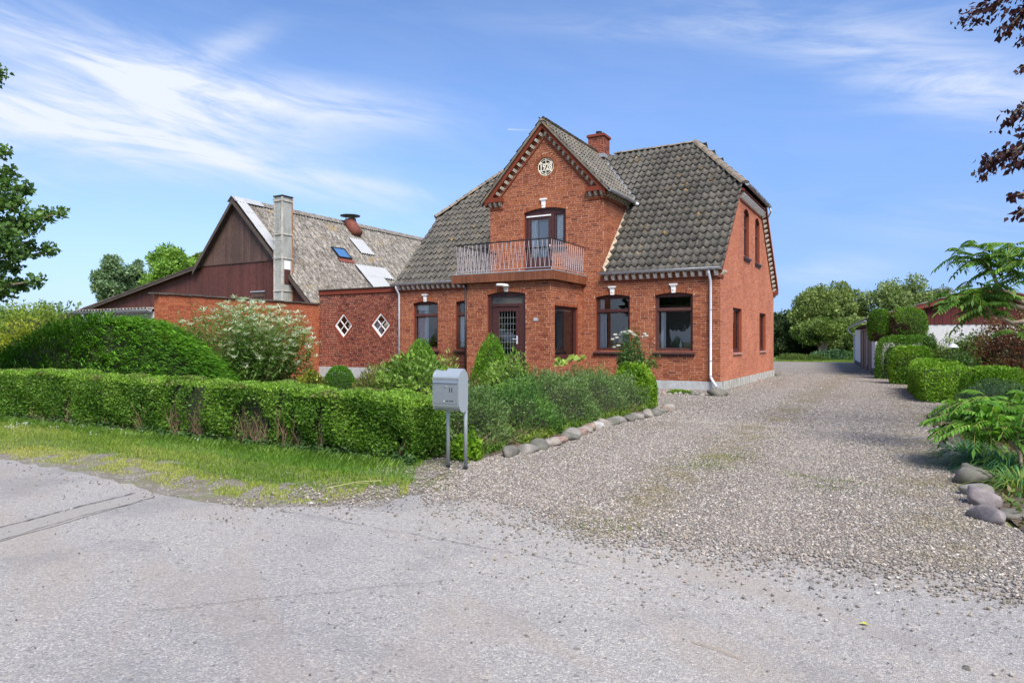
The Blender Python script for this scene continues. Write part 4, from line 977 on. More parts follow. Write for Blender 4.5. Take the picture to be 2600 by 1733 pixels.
# skylight
sn = Vector((1, 0, 1)).normalized()
sk = MB(); c0 = Vector(rp(20.25, 5.42, 0)); ux_, uy_ = Vector((1, 0, -1)).normalized()*.78, Vector((0, .92, 0))
def onroof(mb, a0, a1, b0, b1, z0, z1):
    P = [c0+ux_*a+uy_*b+sn*z for z in (z0, z1) for a, b in ((a0, b0), (a1, b0), (a1, b1), (a0, b1))]
    mb.add(P, [(0, 3, 2, 1), (4, 5, 6, 7), (0, 1, 5, 4), (1, 2, 6, 5), (2, 3, 7, 6), (3, 0, 4, 7)])
for q in ((0, 1, 0, .07), (0, 1, .93, 1), (0, .08, .07, .93), (.92, 1, .07, .93)): onroof(sk, *q, 0, .12)
s_o = sk.build('skylight', M['iron'], barn); p = MB(); onroof(p, .08, .92, .07, .93, .09, .10)
m_, t_ = mat('skylight_glass'); t_.put(t_.p.inputs['Base Color'], (.06, .16, .34, 1)); t_.p.inputs['Roughness'].default_value = .08; M['skyglass'] = m_  # reflected blue sky put into the pane's base colour
p.build('pane', M['skyglass'], s_o); p = MB(); onroof(p, 1, 1.35, -.08, 1.08, .03, .05); p.build('flashing', M['brown_red'], s_o)
# roof vent
v = MB(); vx, vy = -21.75, 8.5
v.tube([(vx+.50, vy, AZ-.75), (vx+.20, vy, AZ-.40), (vx, vy, AZ-.10), (vx-.05, vy, AZ+.10)], [.30, .33, .33, .33], 16)
vo = v.build('roof_vent', M['brown_red'], barn, smooth=True); v = MB(); v.tube([(vx-.03, vy, AZ+.30), (vx-.03, vy, AZ+.34), (vx-.03, vy, AZ+.40)], [.54, .54, .05], 24)
for a in range(4): v.tube([(vx-.05+.3*math.cos(a*1.57), vy+.3*math.sin(a*1.57), AZ+.08), (vx-.05+.3*math.cos(a*1.57), vy+.3*math.sin(a*1.57), AZ+.31)], .015, 5)
v.build('vent_cap', M['iron'], vo)
# boards of the gable
Fb = Ff(BG); lo, hi = MB(), MB()
ztop = lambda x: (AZ-RK*(x-AX) if x > AX else (AZ-lz*(AX-x) if x > LKX else LKZ-.12-lz2*(LKX-x)))-.10
zsplit = 5.02
bw_ = .115; x = LEX+.35
def board(mb, x, z0, za, zb, d=.0):
    dd = random.uniform(0, .008)+d; mb.t = random.random(); a, b = x+.003, x+bw_-.005
    P = [(a, BG, z0), (b, BG, z0), (b, BG-dd-.018, z0), (a, BG-dd-.018, z0), (a, BG, za), (b, BG, zb), (b, BG-dd-.018, zb), (a, BG-dd-.018, za)]
    mb.add(P, [(3, 2, 6, 7), (0, 3, 7, 4), (2, 1, 5, 6), (7, 6, 5, 4), (0, 1, 2, 3)])
while x < REX-.4:
    za, zb = ztop(x), ztop(x+bw_)
    if max(za, zb) > zsplit and x > -24.9:
        board(hi, x, zsplit, max(za, zsplit), max(zb, zsplit), .035); za = min(za, zsplit+.01); zb = min(zb, zsplit+.01)
    jy = random.uniform(-.02, 0)
    if za > .3: board(lo, x, .2, za+.0, zb, -.01 if -20.5 < x < -20.38 else 0)
    x += bw_
lo.build('lower_boards', M['board_red'], barn, kind='stuff', label='faded dark red boarding below the drip line')
hi.build('upper_boards', M['board_grey'], barn, kind='stuff', label='weathered brown grey boarding in the gable top')
bk = MB(); bk.prism(Fb, [(LEX+.3, 0), (REX-.4, 0), (REX-.4, ztop(REX-.4)), (AX, ztop(AX)), (LKX, ztop(LKX)), (LEX+.3, ztop(LEX+.3))], -.3, -.004); bk.build('gable_frame', M['underlay'], barn)
db = MB(); db.fbox(Fb, -24.6, -18.9, 0, .06, zsplit-.03, zsplit-.005); db.build('drip_board', M['board_grey'], barn)
ht = MB(); ht.t = .4
for i in range(7): board(ht, -21.16+i*.125, 2.0, 3.62, 3.62, .045)
ho = ht.build('hatch', M['board_grey'], barn); hb = MB(); hb.fbox(Fb, -21.20, -20.26, .06, .10, 3.62, 3.67); hb.build('hatch_top', M['zinc'], ho); hb = MB(); hb.fbox(Fb, -20.95, -20.30, .085, .10, 3.40, 3.44); hb.build('hatch_batten', M['board_grey'], ho)
# rake boards and soffit
rk = MB(); Fk = Ff(by0+.02)
rk.prism(Fk, [(AX, AZ-.02), (LKX-.25, LKZ-.02-lz*.25), (LKX-.25, LKZ-.24-lz*.25), (AX, AZ-.24)], 0, .03); rk.prism(Fk, [(AX, AZ-.02), (REX, rez-.02), (REX, rez-.20), (AX, AZ-.24)], 0, .032)
rk.prism(Fk, [(LKX, LKZ-.06), (LEX, LEZ-.03), (LEX, LEZ-.22), (LKX, LKZ-.26)], -.03, .0)
rk.add([(AX, by0, AZ-.12), (LKX, by0, LKZ-.12), (LKX, BG, LKZ-.12), (AX, BG, AZ-.12), (REX, by0, rez-.12), (REX, BG, rez-.12), (LEX, by0, LEZ-.13), (LEX, BG, LEZ-.13)], [(0, 1, 2, 3), (0, 3, 5, 4), (1, 6, 7, 2)])
rk.build('rake_board', M['rake'], barn)
bb_ = MB(); bb_.box(REX-.6, REX-.4, BG, by1, 0, rez); bb_.box(LEX+.3, LEX+.5, BG, by1, 0, LEZ-.1); bb_.box(LEX+.5, REX-.6, by1-.2, by1, 0, 2.4); bb_.prism(Ff(by1), [(LEX+.5, 2.4), (REX-.6, 2.4), (AX, AZ-.2), (LKX, LKZ-.2)], 0, .1); bb_.box(LEX+.32, LEX+2.2, BG-.03, BG-.002, 0, 2.6); bb_.build('barn_wall', M['white_wall'], barn)

M['rust'] = simple('rusty_steel', (.30, .16, .09), .9, var=.5, scale=7); M['angle'] = simple('weathered_angle', (.46, .43, .37), .8, var=.35, scale=5)
# tall metal-strapped chimney shaft in front of the gable
st = empty('chimney_stack', (-18.8, .95, 0), label='tall square grey asbestos-clad chimney shaft standing against the barn gable', cat='chimney')
sx0, sx1, sy0, sy1, sz = -19.06, -18.57, .90, 1.44, 7.62
s_ = MB(); s_.box(sx0, sx1, sy0, sy1, 0, sz); s_.build('shaft', M['asbestos'], st)
c = MB(); c.box(sx0-.04, sx1+.04, sy0-.04, sy1+.04, sz, sz+.05); c.build('cap', M['iron'], st)
for x, y in ((sx0, sy0), (sx1, sy0), (sx1, sy1), (sx0, sy1)):
    c = MB(); c.box(x-.025, x+.045 if x == sx0 else x+.025, y-.025, y+.03, 0, sz-.02) if x == sx0 else c.box(x-.045, x+.025, y-.025, y+.03, 0, sz-.02)
    c.build('corner_angle', M['angle'] if y == sy0 and x == sx1 or x == sx0 else M['rust'], st)
for z in (7.42, 5.98, 4.95, 3.55, 3.08):
    c = MB(); c.box(sx0-.035, sx1+.035, sy0-.035, sy1+.035, z, z+.045); c.build('strap', M['angle'], st)
for i in range(8):
    z = 7.5-.36*i
    c = MB(); c.tube([(sx0+.02, sy0-.02, z), (sx0+.02, sy0-.12, z), (sx1-.06, sy0-.12, z), (sx1-.06, sy0-.02, z)], .012, 5); c.build('rung', M['zinc'], st)
c = MB(); c.box(sx1+.004, sx1+.03, sy0+.10, sy0+.42, 4.50, 4.86); c.build('white_panel', M['white'], st); c = MB(); c.box(sx1+.004, sx1+.03, sy0+.10, sy0+.42, 3.88, 4.498); c.build('red_panel', M['board_red'], st)

# ================================================================ WHITE ANNEX in front of the barn
an = empty('white_annex', (-19.5, -6.7, 0), label='low whitewashed annex with a zinc gutter left of the orange yard wall', cat='building')
c = MB(); c.box(-19.45, EX0-.24, -6.66, -6.4, 0, 2.34); c.box(-19.45, -19.2, -6.4, .9, 0, 2.34); c.build('wall', M['white_wall'], an)
r = corr((-19.75, -6.86, 2.42), (1, 0, 0), (0, 1, .035), 19.75-15.75, 8.0, 6, amp=.03); r.build('roof', M['fibre'], an)
gutter(an, (-19.8, -6.92, 2.37), (EX0-.10, -6.92, 2.37), .065, n=4)
downpipe(an, [(-19.3, -6.92, 2.33), (-19.3, -6.80, 2.1), (-19.3, -6.72, 1.9), (-19.3, -6.72, 0)], .045)

# ================================================================ GARAGE
gar = empty('garage', (3.52, 12.3, 0), R(5.6), label='white garage with dark red gable boarding and brown side doors', cat='garage')
GW, GD, GH = 7.56, 16.0, 2.10
def Lx(*a): return a
g1 = MB(); g1.box(0, GW, 0, .25, .24, GH+.004)
FgL = lambda h, d, z: (-d, h, z)
for a, b in ((.25, 2.0), (4.6, 5.2), (10.0, GD)): g1.box(0, .25, a, b, .24, GH)
g1.box(0, .25, 2.0, 10.0, 2.02, GH-.002); g1.box(GW-.25, GW, .25, GD, .24, GH); g1.box(.25, GW-.25, GD-.25, GD, .24, GH)
def gb_(mb, name, m_, par=gar, **k):
    me = bpy.data.meshes.new(name); me.from_pydata(mb.v, [], mb.f); me.materials.append(M[m_])
    if any(mb.a): a_ = me.attributes.new('rnd', 'FLOAT', 'FACE'); a_.data.foreach_set('value', mb.a)
    me.update(); return link(name, me, par, **k)
gb_(g1, 'wall', 'white_wall')
p = MB(); p.box(-.012, GW+.012, -.012, .2, 0, .24); p.box(-.012, .24, .2, 2.0, 0, .24); p.box(-.012, .24, 4.6, 5.2, 0, .24); p.box(-.012, .24, 10.0, GD, 0, .24); gb_(p, 'plinth', 'dark_plinth')
GA, GAZ = GW/2, 3.46; gs = (GAZ-2.30)/(GA+.28)
zt = lambda x: GAZ-gs*abs(x-GA)-.05
def gboard(x, z0, za, zb, d, wd):
    b = MB(); P = [(x+.004, -.002, z0), (x+wd-.004, -.002, z0), (x+wd-.004, -.022-d, z0), (x+.004, -.022-d, z0), (x+.004, -.002, za), (x+wd-.004, -.002, zb), (x+wd-.004, -.022-d, zb), (x+.004, -.022-d, za)]
    b.add(P, [(3, 2, 6, 7), (0, 3, 7, 4), (2, 1, 5, 6), (7, 6, 5, 4), (0, 1, 2, 3)]); return b
x = 0.0; i = 0
while x < GW-.05:
    za, zb = zt(x), zt(x+.14)
    if max(za, zb) > GH+.05: b = gboard(x, GH-.02, max(za, GH), max(zb, GH), .012*(i % 2), .14); gb_(b, 'board', 'board_gar')
    x += .14; i += 1
bk = MB(); bk.add([(0, .02, GH), (GW, .02, GH), (GW, .02, zt(GW)), (GA, .02, zt(GA)), (0, .02, zt(0))], [(0, 1, 2, 3, 4)]); gb_(bk, 'gable_backing', 'underlay')
def gsl(mb, off, th, x0, x1, y0, y1):
    z = lambda x: GAZ-gs*abs(x-GA)+off
    mb.add([(x0, y0, z(x0)), (x1, y0, z(x1)), (x1, y1, z(x1)), (x0, y1, z(x0)), (x0, y0, z(x0)-th), (x1, y0, z(x1)-th), (x1, y1, z(x1)-th), (x0, y1, z(x0)-th)], [(0, 1, 2, 3), (4, 7, 6, 5), (0, 4, 5, 1), (1, 5, 6, 2), (2, 6, 7, 3), (3, 7, 4, 0)])
r = MB(); gsl(r, .10, .05, -.32, GA, -.36, GD+.3); gsl(r, .10, .05, GA, GW+.32, -.36, GD+.3); gb_(r, 'roof', 'fibre')
r = MB(); gsl(r, .048, .19, -.30, GA, -.33, -.30); gsl(r, .048, .19, GA, GW+.30, -.33, -.30); gb_(r, 'rake_board', 'gar_rake')
r = MB(); gsl(r, .04, .02, -.30, GA, -.30, 0); gsl(r, .04, .02, GA, GW+.30, -.30, 0); gb_(r, 'soffit', 'board_gar')
def gdoor(y0, y1):
    n = int((y1-y0)/.13); ro_ = None; b = MB(); b.box(-.015, .08, y0, y0+.06, 0.02, 2.03); b.box(-.015, .08, y1-.06, y1, 0.02, 2.03); b.box(-.015, .08, y0+.06, y1-.06, 1.96, 2.03); b.box(.05, .08, y0+.06, y1-.06, .03, 1.96); ro_ = gb_(b, 'side_door', 'door_brown')
    for i in range(n):
        a = y0+.06+(y1-y0-.12)*i/n; bb = MB(); bb.box(.02, .045, a+.003, a+(y1-y0-.12)/n-.003, .04, 1.95); gb_(bb, 'board', 'door_brown', ro_)
gdoor(2.0, 4.6); gdoor(5.2, 7.6); gdoor(7.6, 10.0)
# gutter in garage-local space
gu = MB(); K = 8; rr = .06; gx, gz = -.37, 2.27
for i, y in enumerate((-.30, GD+.25)):
    for k in range(K+1): gu.v.append((gx+math.cos(math.pi*k/K)*rr, y, gz-math.sin(math.pi*k/K)*rr))
for k in range(K): gu.f.append((k, k+1, K+2+k, K+1+k)); gu.a.append(0)
gu.f.append(tuple(range(K+1))); gu.a.append(0); gb_(gu, 'gutter', 'zinc')
dp = MB(); dp.tube([(gx, GD-.2, gz-.05), (gx, GD-.2, gz-.2), (-.05, GD-.2, gz-.55), (-.05, GD-.2, .1)], .04, 10); gb_(dp, 'downpipe', 'zinc_paint')
for y in (.6, 2.2, 3.8, 5.4, 7.0, 8.6): b = MB(); b.box(-.30, -.001, y, y+.07, 2.02, 2.14); gb_(b, 'rafter_end', 'board_grey')
fl_ = MB(); fl_.box(.3, .4, 2, 10, 0, 2); gb_(fl_, 'inner_wall', 'underlay')

# ================================================================ MAILBOX
mbx = empty('mailbox', (.20, -13.55, 0), label='silver grey steel mailbox number 11 on two posts at the end of the hedge', cat='mailbox')
M['steel'] = simple('brushed_steel', (.36, .40, .43), .38, .75, var=.06, scale=20); M['steel_side'] = simple('painted_steel', (.42, .47, .50), .35, .45, var=.04, scale=20)
def profile(d0, z0, z1, dep):
    r = dep/2; P = []
    for i in range(13): a = math.pi*i/12; P.append((d0-r+math.cos(a)*r, z1-r*1.0+math.sin(a)*r))
    for i in range(13): a = math.pi+math.pi*i/12; P.append((d0-r+math.cos(a)*r, z0+r+math.sin(a)*r))
    return P
ax0, ax1, fy = .02, .355, -13.66
FM = lambda h, d, z: (h, fy-d, z)
def extrude(mb, poly, x0, x1):
    n = len(poly); P = [FM(x0, d, z) for d, z in poly]+[FM(x1, d, z) for d, z in poly]
    mb.add(P, [tuple(range(n)), tuple(range(n, 2*n))[::-1]]+[(i, n+i, n+(i+1) % n, (i+1) % n) for i in range(n)])
b = MB(); extrude(b, profile(0, .655, 1.085, .16), ax0, ax1); bo = b.build('box_body', M['steel_side'], mbx, bevel=.004)
b = MB(); pf = [(d+.006, z) for d, z in profile(0, .645, 1.097, .172)]
n = len(pf)
for x0, x1 in ((ax0-.004, ax0), (ax1, ax1+.004)): extrude(b, pf, x0, x1)
b.build('side_plate', M['steel_side'], mbx)
b = MB(); b.fbox(FM, ax0+.006, ax1-.014, -.002, .006, .735, .955); b.build('front_door', M['steel'], mbx, bevel=.002)
b = MB(); b.fbox(FM, ax0+.006, ax1-.014, -.002, .004, .975, 1.012); b.prism(lambda h, d, z: FM(ax0+.006+d, h, z), [(0, .985), (.014, .965), (.016, .958), (0, .958)], 0, ax1-ax0-.02); b.build('flap', M['steel'], mbx)
b = MB(); b.tube([FM(.185, .005, .918), FM(.185, .014, .918)], .010, 12); b.build('lock', M['zinc'], mbx); b = MB(); b.tube([FM(.185, .014, .918), FM(.185, .0155, .918)], .006, 10); b.build('keyhole', M['iron'], mbx)
text('number', '11', .066, FM(.252, .0075, .882), (R(90), 0, 0), M['iron'], mbx, .0006, sx=.9, bold=.0015)
b = MB(); random.seed(3); x = .185
for wd in (.007, .006, .008, .006, 0, .007, .006, .006, .008, .007, .006):
    if wd: b.fbox(FM, x, x+wd*.8, .006, .0072, .762, .772); b.fbox(FM, x, x+wd*.35, .006, .0073, .759, .775)
    x += max(wd, .005)+.0028
b.build('name_lettering', M['iron'], mbx)
b = MB(); b.tube([FM(.165, .006, .764), FM(.165, .008, .764)], .006, 10); b.build('sticker', M['white'], mbx)
b = MB(); b.tube([(.15, fy+.10, 1.075), (.35, fy+.10, 1.075)], .035, 14); b.build('top_roll', M['steel_side'], mbx, smooth=False)
for x in (.085, .315):
    b = MB(); b.tube([(x, fy+.185, .04), (x, fy+.185, 1.03)], .0215, 16); lo_ = b.build('post', M['steel_side'], mbx, smooth=True)
    b = MB(); b.tube([(x, fy+.185, -.02), (x, fy+.185, .045)], .024, 16); b.build('post_foot', M['iron'], lo_)

# ================================================================ GROUND
def wob(pts, amp=.06, step=.35, seed=0):
    r = random.Random(seed); out = []
    for (a, b) in zip(pts, pts[1:]+pts[:1]):
        L = math.hypot(b[0]-a[0], b[1]-a[1]); n = max(1, min(60, int(L/step)))
        for i in range(n):
            t = i/n; out.append((a[0]+(b[0]-a[0])*t+r.uniform(-amp, amp), a[1]+(b[1]-a[1])*t+r.uniform(-amp, amp)))
    return out
def sheet_poly(name, pts, z, m_, **k):
    me = bpy.data.meshes.new(name); me.from_pydata([(x, y, z) for x, y in pts], [], [tuple(range(len(pts)))]); me.materials.append(m_); me.update(); return link(name, me, **k)
m_, t = mat('ground_grass')
n = t.noise(t.pos, 1.2, 6, .6); c = t.mix(t.rng(n, .35, .65), (.085, .135, .022), (.15, .20, .045)); n = t.noise(t.pos, 25, 5, .7); c = t.mix(1.0, c, t.ramp(n, [(.3, (.7,)*3), (.7, (1.3,)*3)]), 'MULTIPLY')
t.put(t.p.inputs['Base Color'], c); t.p.inputs['Roughness'].default_value = 1; M['lawn'] = m_
m_, t = mat('field'); n = t.noise(t.pos, .02, 4); c = t.mix(t.rng(n, .4, .6), (.09, .13, .03), (.17, .17, .06)); t.put(t.p.inputs['Base Color'], c); t.p.inputs['Roughness'].default_value = 1; M['field'] = m_
sheet_poly('ground', [(-2500, -2500), (2500, -2500), (2500, 2500), (-2500, 2500)], 0, M['field'], kind='structure')
# chip-seal road
m_, t = mat('chip_seal')
p2 = t.comb(*t.sep(t.pos)[:2], 0.0)
v1 = t.vor(p2, 115, out='Color'); r1 = t.sep(v1)[0]
c = t.ramp(r1, [(0, (.285, .270, .258)), (.35, (.345, .328, .313)), (.7, (.39, .372, .352)), (.90, (.46, .438, .41)), (1, (.58, .55, .51))])
v2 = t.vor(p2, 48, out='Color'); r2 = t.sep(v2)[0]; c = t.mix(t.rng(r2, .95, .96), c, (.46, .42, .37)); c = t.mix(t.m('MULTIPLY', t.rng(r2, .02, .015), .6), c, (.14, .13, .12))
tan = t.noise(t.comb(t.m('MULTIPLY', t.sep(p2)[0], .55), t.m('ADD', t.m('MULTIPLY', t.sep(p2)[1], 1.6), t.m('MULTIPLY', t.sep(p2)[0], .7)), 0.0), 1.0, 5, .6, .5)
c = t.mix(t.m('MULTIPLY', t.rng(tan, .46, .66), .55), c, (.375, .325, .28))
gv = t.noise(p2, .9, 6, .65, .3); c = t.mix(t.m('MULTIPLY', t.rng(gv, .50, .68), .55), c, (.245, .238, .235))
fn = t.noise(p2, 70, 4, .7); c = t.mix(1.0, c, t.ramp(fn, [(.3, (.80,)*3), (.7, (1.22,)*3)]), 'MULTIPLY')
wn = t.noise(p2, .28, 3); c = t.mix(1.0, c, t.ramp(wn, [(.3, (.90, .90, .92)), (.7, (1.10, 1.08, 1.05))]), 'MULTIPLY')
t.put(t.p.inputs['Base Color'], c); t.p.inputs['Roughness'].default_value = .9; t.p.inputs['Specular IOR Level'].default_value = .25
hd = t.m('ADD', t.m('MULTIPLY', r1, .6), t.m('MULTIPLY', t.vor(p2, 115, 'DISTANCE_TO_EDGE', 'Distance'), 2.0)); bump(t, hd, .8, .006); M['road'] = m_
rd = [(-80, -15.7), (-20, -15.7), (-5.5, -15.62), (-2.8, -15.6), (-1.35, -15.84), (-.3, -15.78), (.35, -15.26), (.65, -14.6), (.9, -13.9), (3.0, -13.9), (5.0, -13.9), (9, -13.9), (12, -14.2), (80, -14.8), (80, -27), (-80, -27)]
rw = wob(rd[:13], .05, .22, 5)[:-40] if False else None
def openwob(pts, amp, step, seed):
    r = random.Random(seed); out = []
    for a, b in zip(pts, pts[1:]):
        L = math.hypot(b[0]-a[0], b[1]-a[1]); n = max(1, min(160, int(L/step)))
        for i in range(n):
            t_ = i/n; out.append((a[0]+(b[0]-a[0])*t_+r.uniform(-amp, amp), a[1]+(b[1]-a[1])*t_+r.uniform(-amp, amp)))
    return out+[pts[-1]]
sheet_poly('road', openwob(rd[:13], .045, .18, 5)+rd[13:], .012, M['road'], kind='structure')
# trench patch across the road and the cracks along it
m2, t = mat('road_patch'); p2 = t.pos; v = t.sep(t.vor(p2, 160))[0]; c = t.ramp(v, [(0, (.235, .218, .20)), (1, (.335, .31, .285))]); t.put(t.p.inputs['Base Color'], c); t.p.inputs['Roughness'].default_value = .95; bump(t, v, .4, .003)
A, B, C_, D_ = gat(-600, 1500), gat(345, 1256), gat(388, 1266), gat(-560, 1545)
tp = openwob([A[:2], B[:2]], .012, .12, 1)+openwob([C_[:2], D_[:2]], .012, .12, 2); sheet_poly('road_patch', tp, .016, m2, kind='structure')
m3 = simple('crack', (.05, .047, .045), 1)
def crack(p, q, wmax, seed):
    r = random.Random(seed); n = 60; V = []; p, q = Vector(p), Vector(q); t_ = (q-p).normalized(); s_ = Vector((-t_.y, t_.x, 0)); dr = 0
    for i in range(n+1):
        dr += r.uniform(-.012, .012); dr *= .93; wd = wmax*(r.uniform(.25, 1)) ; c_ = p+(q-p)*i/n+s_*dr; V += [tuple(c_+s_*wd/2), tuple(c_-s_*wd/2)]
    V = [(x, y, .0205) for x, y, z in V]; me = bpy.data.meshes.new('crack'); me.from_pydata(V, [], [(2*i, 2*i+1, 2*i+3, 2*i+2) for i in range(n)]); me.materials.append(m3); me.update()
    return link('road_crack', me, kind='structure')
crack(A, B, .022, 1); crack(D_, C_, .010, 2)
crack(gat(700, 1300), gat(1500, 1440), .006, 5); crack(gat(350, 1560), gat(1150, 1480), .005, 6)
# gravel drive
m_, t = mat('verge_soil'); p2 = t.pos; v1 = t.sep(t.vor(p2, 75))[0]; c = t.ramp(v1, [(0, (.12, .105, .085)), (.5, (.20, .175, .145)), (.85, (.28, .25, .215)), (1, (.45, .42, .38))]); n = t.noise(p2, 5, 5, .6); c = t.mix(t.rng(n, .45, .6), c, (.17, .145, .11)); n = t.noise(p2, 1.6, 5, .7); c = t.mix(t.m('MULTIPLY', t.rng(n, .5, .62), .6), c, (.15, .17, .05))
t.put(t.p.inputs['Base Color'], c); t.p.inputs['Roughness'].default_value = 1; bump(t, t.m('ADD', v1, n), .8, .01); M['verge'] = m_
m_, t = mat('gravel_bed'); p2 = t.pos
v1 = t.vor(p2, 62, out='Color'); r1 = t.sep(v1)[0]; c = t.ramp(r1, [(0, (.16, .14, .12)), (.3, (.27, .235, .20)), (.6, (.36, .315, .27)), (.85, (.50, .44, .385)), (1, (.62, .56, .50))])
dm = t.vor(p2, 62, 'DISTANCE_TO_EDGE', 'Distance'); c = t.mix(t.rng(dm, .0, .10), (.13, .115, .10), c)
br = t.noise(p2, .45, 5, .6); c = t.mix(t.m('MULTIPLY', t.rng(br, .52, .72), .45), c, (.19, .145, .11))
ms_ = t.m('MULTIPLY', t.m('MAXIMUM', t.rng(t.m('ABSOLUTE', t.m('SUBTRACT', t.sep(t.pos)[0], 2.45)), .55, .05), t.m('MULTIPLY', t.rng(t.m('ABSOLUTE', t.m('SUBTRACT', t.sep(t.pos)[0], 4.6)), .5, .05), .7)), t.rng(t.noise(t.pos, 1.3, 6, .7), .42, .62)); c = t.mix(t.m('MULTIPLY', ms_, .6), c, (.17, .145, .07))
t.put(t.p.inputs['Base Color'], c); t.p.inputs['Roughness'].default_value = .9; bump(t, t.m('ADD', t.rng(dm, 0, .2), r1), .9, .012); M['gravel_bed'] = m_
dr_front = [(.05, -13.3), (.45, -14.2), (.75, -14.75), (1.8, -15.1), (3.0, -15.28), (4.0, -15.25), (5.1, -15.1), (6.5, -15.05), (9, -15.0)]
dr = openwob([(x, y+.42) for x, y in dr_front], .06, .15, 9)+[(9, -14), (5.1, -13.4), (5.05, -11), (4.9, -8), (4.8, -4.6), (5.4, -2.6), (5.3, 2.5), (4.4, 9), (3.5, 12.4), (3.4, 12.5), (2.4, 30.6), (-3.5, 31), (-14, 32), (-14, 10), (-3, 10), (-3.0, -1.0), (-2.2, -5.4), (.25, -5.9), (.15, -9.2), (.12, -12.5)]
sheet_poly('driveway', dr, .018, M['gravel_bed'], kind='structure')
sheet_poly('lawn', [(-60, 31.2), (-14, 31.2), (-3.5, 30.6), (2.5, 30.2), (30, 29.5), (30, 60), (-60, 60)], .03, M['lawn'], kind='structure')
sheet_poly('garden_bed', openwob([(-40, -12.9), (-.45, -12.9), (.12, -12.9), (.08, -9.2), (.2, -5.9), (-2.2, -5.2), (-3.0, -1.0), (-3.0, 0)], .04, .3, 3)+[(-15.4, 0), (-15.4, -7), (-40, -7)], .026, M['soil'], kind='structure')
sheet_poly('garden_bed', openwob([(8.9, -14.6), (5.15, -13.6), (5.05, -11), (4.95, -8), (4.8, -4.6), (5.4, -2.6), (5.3, 2.5), (4.4, 9), (3.7, 12.2)], .05, .3, 4)+[(14, 12), (14, -14.6)], .026, M['soil'], kind='structure')
sheet_poly('verge', openwob([(-60, -16.6), (.8, -16.6), (.8, -14.7), (.3, -14.1), (.1, -13.3)], .01, 2, 8)+[(.1, -12.9), (-60, -12.9)], .006, M['verge'], kind='structure')

# ================================================================ STONES
def stone_mesh(seed, sub=2, flat=.75, ang=.25):
    r = np.random.default_rng(seed); import bmesh
    bm = bmesh.new(); bmesh.ops.create_icosphere(bm, subdivisions=sub, radius=1)
    V = np.array([v.co[:] for v in bm.verts]); F_ = [[v.index for v in f.verts] for f in bm.faces]; bm.free()
    for _ in range(10):
        d_ = r.normal(size=3); d_ /= np.linalg.norm(d_); k = r.uniform(.50, .85); s_ = V@d_; m = s_ > k; V[m] -= np.outer((s_[m]-k)*.85, d_)
    for _ in range(4):
        d_ = r.normal(size=3)*2.2; V *= (1+ang*.22*np.sin(V@d_+r.uniform(0, 6)))[:, None]
    V[:, 2] *= flat; return V, F_
def stonemat(name, base, vein, rough=.8):
    m, t = mat(name); n = t.noise(t.pos, 9, 6, .65); c = t.mix(t.rng(n, .35, .65), base, vein); n = t.noise(t.pos, 60, 4, .7); c = t.mix(1.0, c, t.ramp(n, [(.3, (.8,)*3), (.7, (1.2,)*3)]), 'MULTIPLY')
    n = t.noise(t.pos, 5, 5, .7); c = t.mix(t.m('MULTIPLY', t.rng(n, .55, .68), .6), c, (.11, .12, .06)); t.put(t.p.inputs['Base Color'], c); t.p.inputs['Roughness'].default_value = rough; bump(t, t.noise(t.pos, 90, 5, .7), .5, .004); return m
SM = {'grey': stonemat('stone_grey', (.17, .158, .138), (.24, .22, .195)), 'dark': stonemat('stone_dark', (.105, .10, .082), (.16, .148, .125)), 'pink': stonemat('stone_pink', (.24, .145, .115), (.30, .22, .18)),
      'pale': stonemat('stone_pale', (.235, .205, .175), (.31, .28, .245)), 'white': stonemat('stone_white', (.36, .345, .33), (.44, .42, .40)), 'slate': stonemat('stone_slate', (.16, .135, .135), (.25, .22, .215), .55)}
def stone(x, y, rx, ry, rz, kind, seed, rot=0.0, label=None, group=None, name='edging_stone', tilt=(0, 0), zf=.35, cat='stone'):
    V, F_ = stone_mesh(seed, 3); V = V*np.array([rx, ry, rz])
    me = bpy.data.meshes.new(name); me.from_pydata(V.tolist(), [], F_); me.materials.append(SM[kind]); me.polygons.foreach_set('use_smooth', [True]*len(F_)); me.update()
    o = link(name, me, None, (x, y, rz*zf), label=label, cat=cat, group=group); o.rotation_euler = (tilt[0], tilt[1], rot); return o
random.seed(21)
seq = [('dark', .20), ('grey', .17), ('dark', .17), ('pale', .15), ('pink', .15), ('dark', .18), ('grey', .18), ('pink', .13), ('pale', .14), ('pink', .18), ('white', .12), ('pale', .17), ('dark', .17), ('grey', .15), ('dark', .17), ('grey', .13), ('dark', .15), ('pale', .15), ('dark', .14), ('grey', .16), ('grey', .13), ('pink', .15), ('pale', .14), ('grey', .14)]
P0, P1 = Vector((.25, -12.62, 0)), Vector((.30, -5.75, 0)); tot_ = sum(s for _, s in seq)*2; acc = 0
adj = {'dark': 'dark mossy', 'grey': 'grey', 'pale': 'pale', 'pink': 'reddish', 'white': 'whitish', 'slate': 'purplish'}
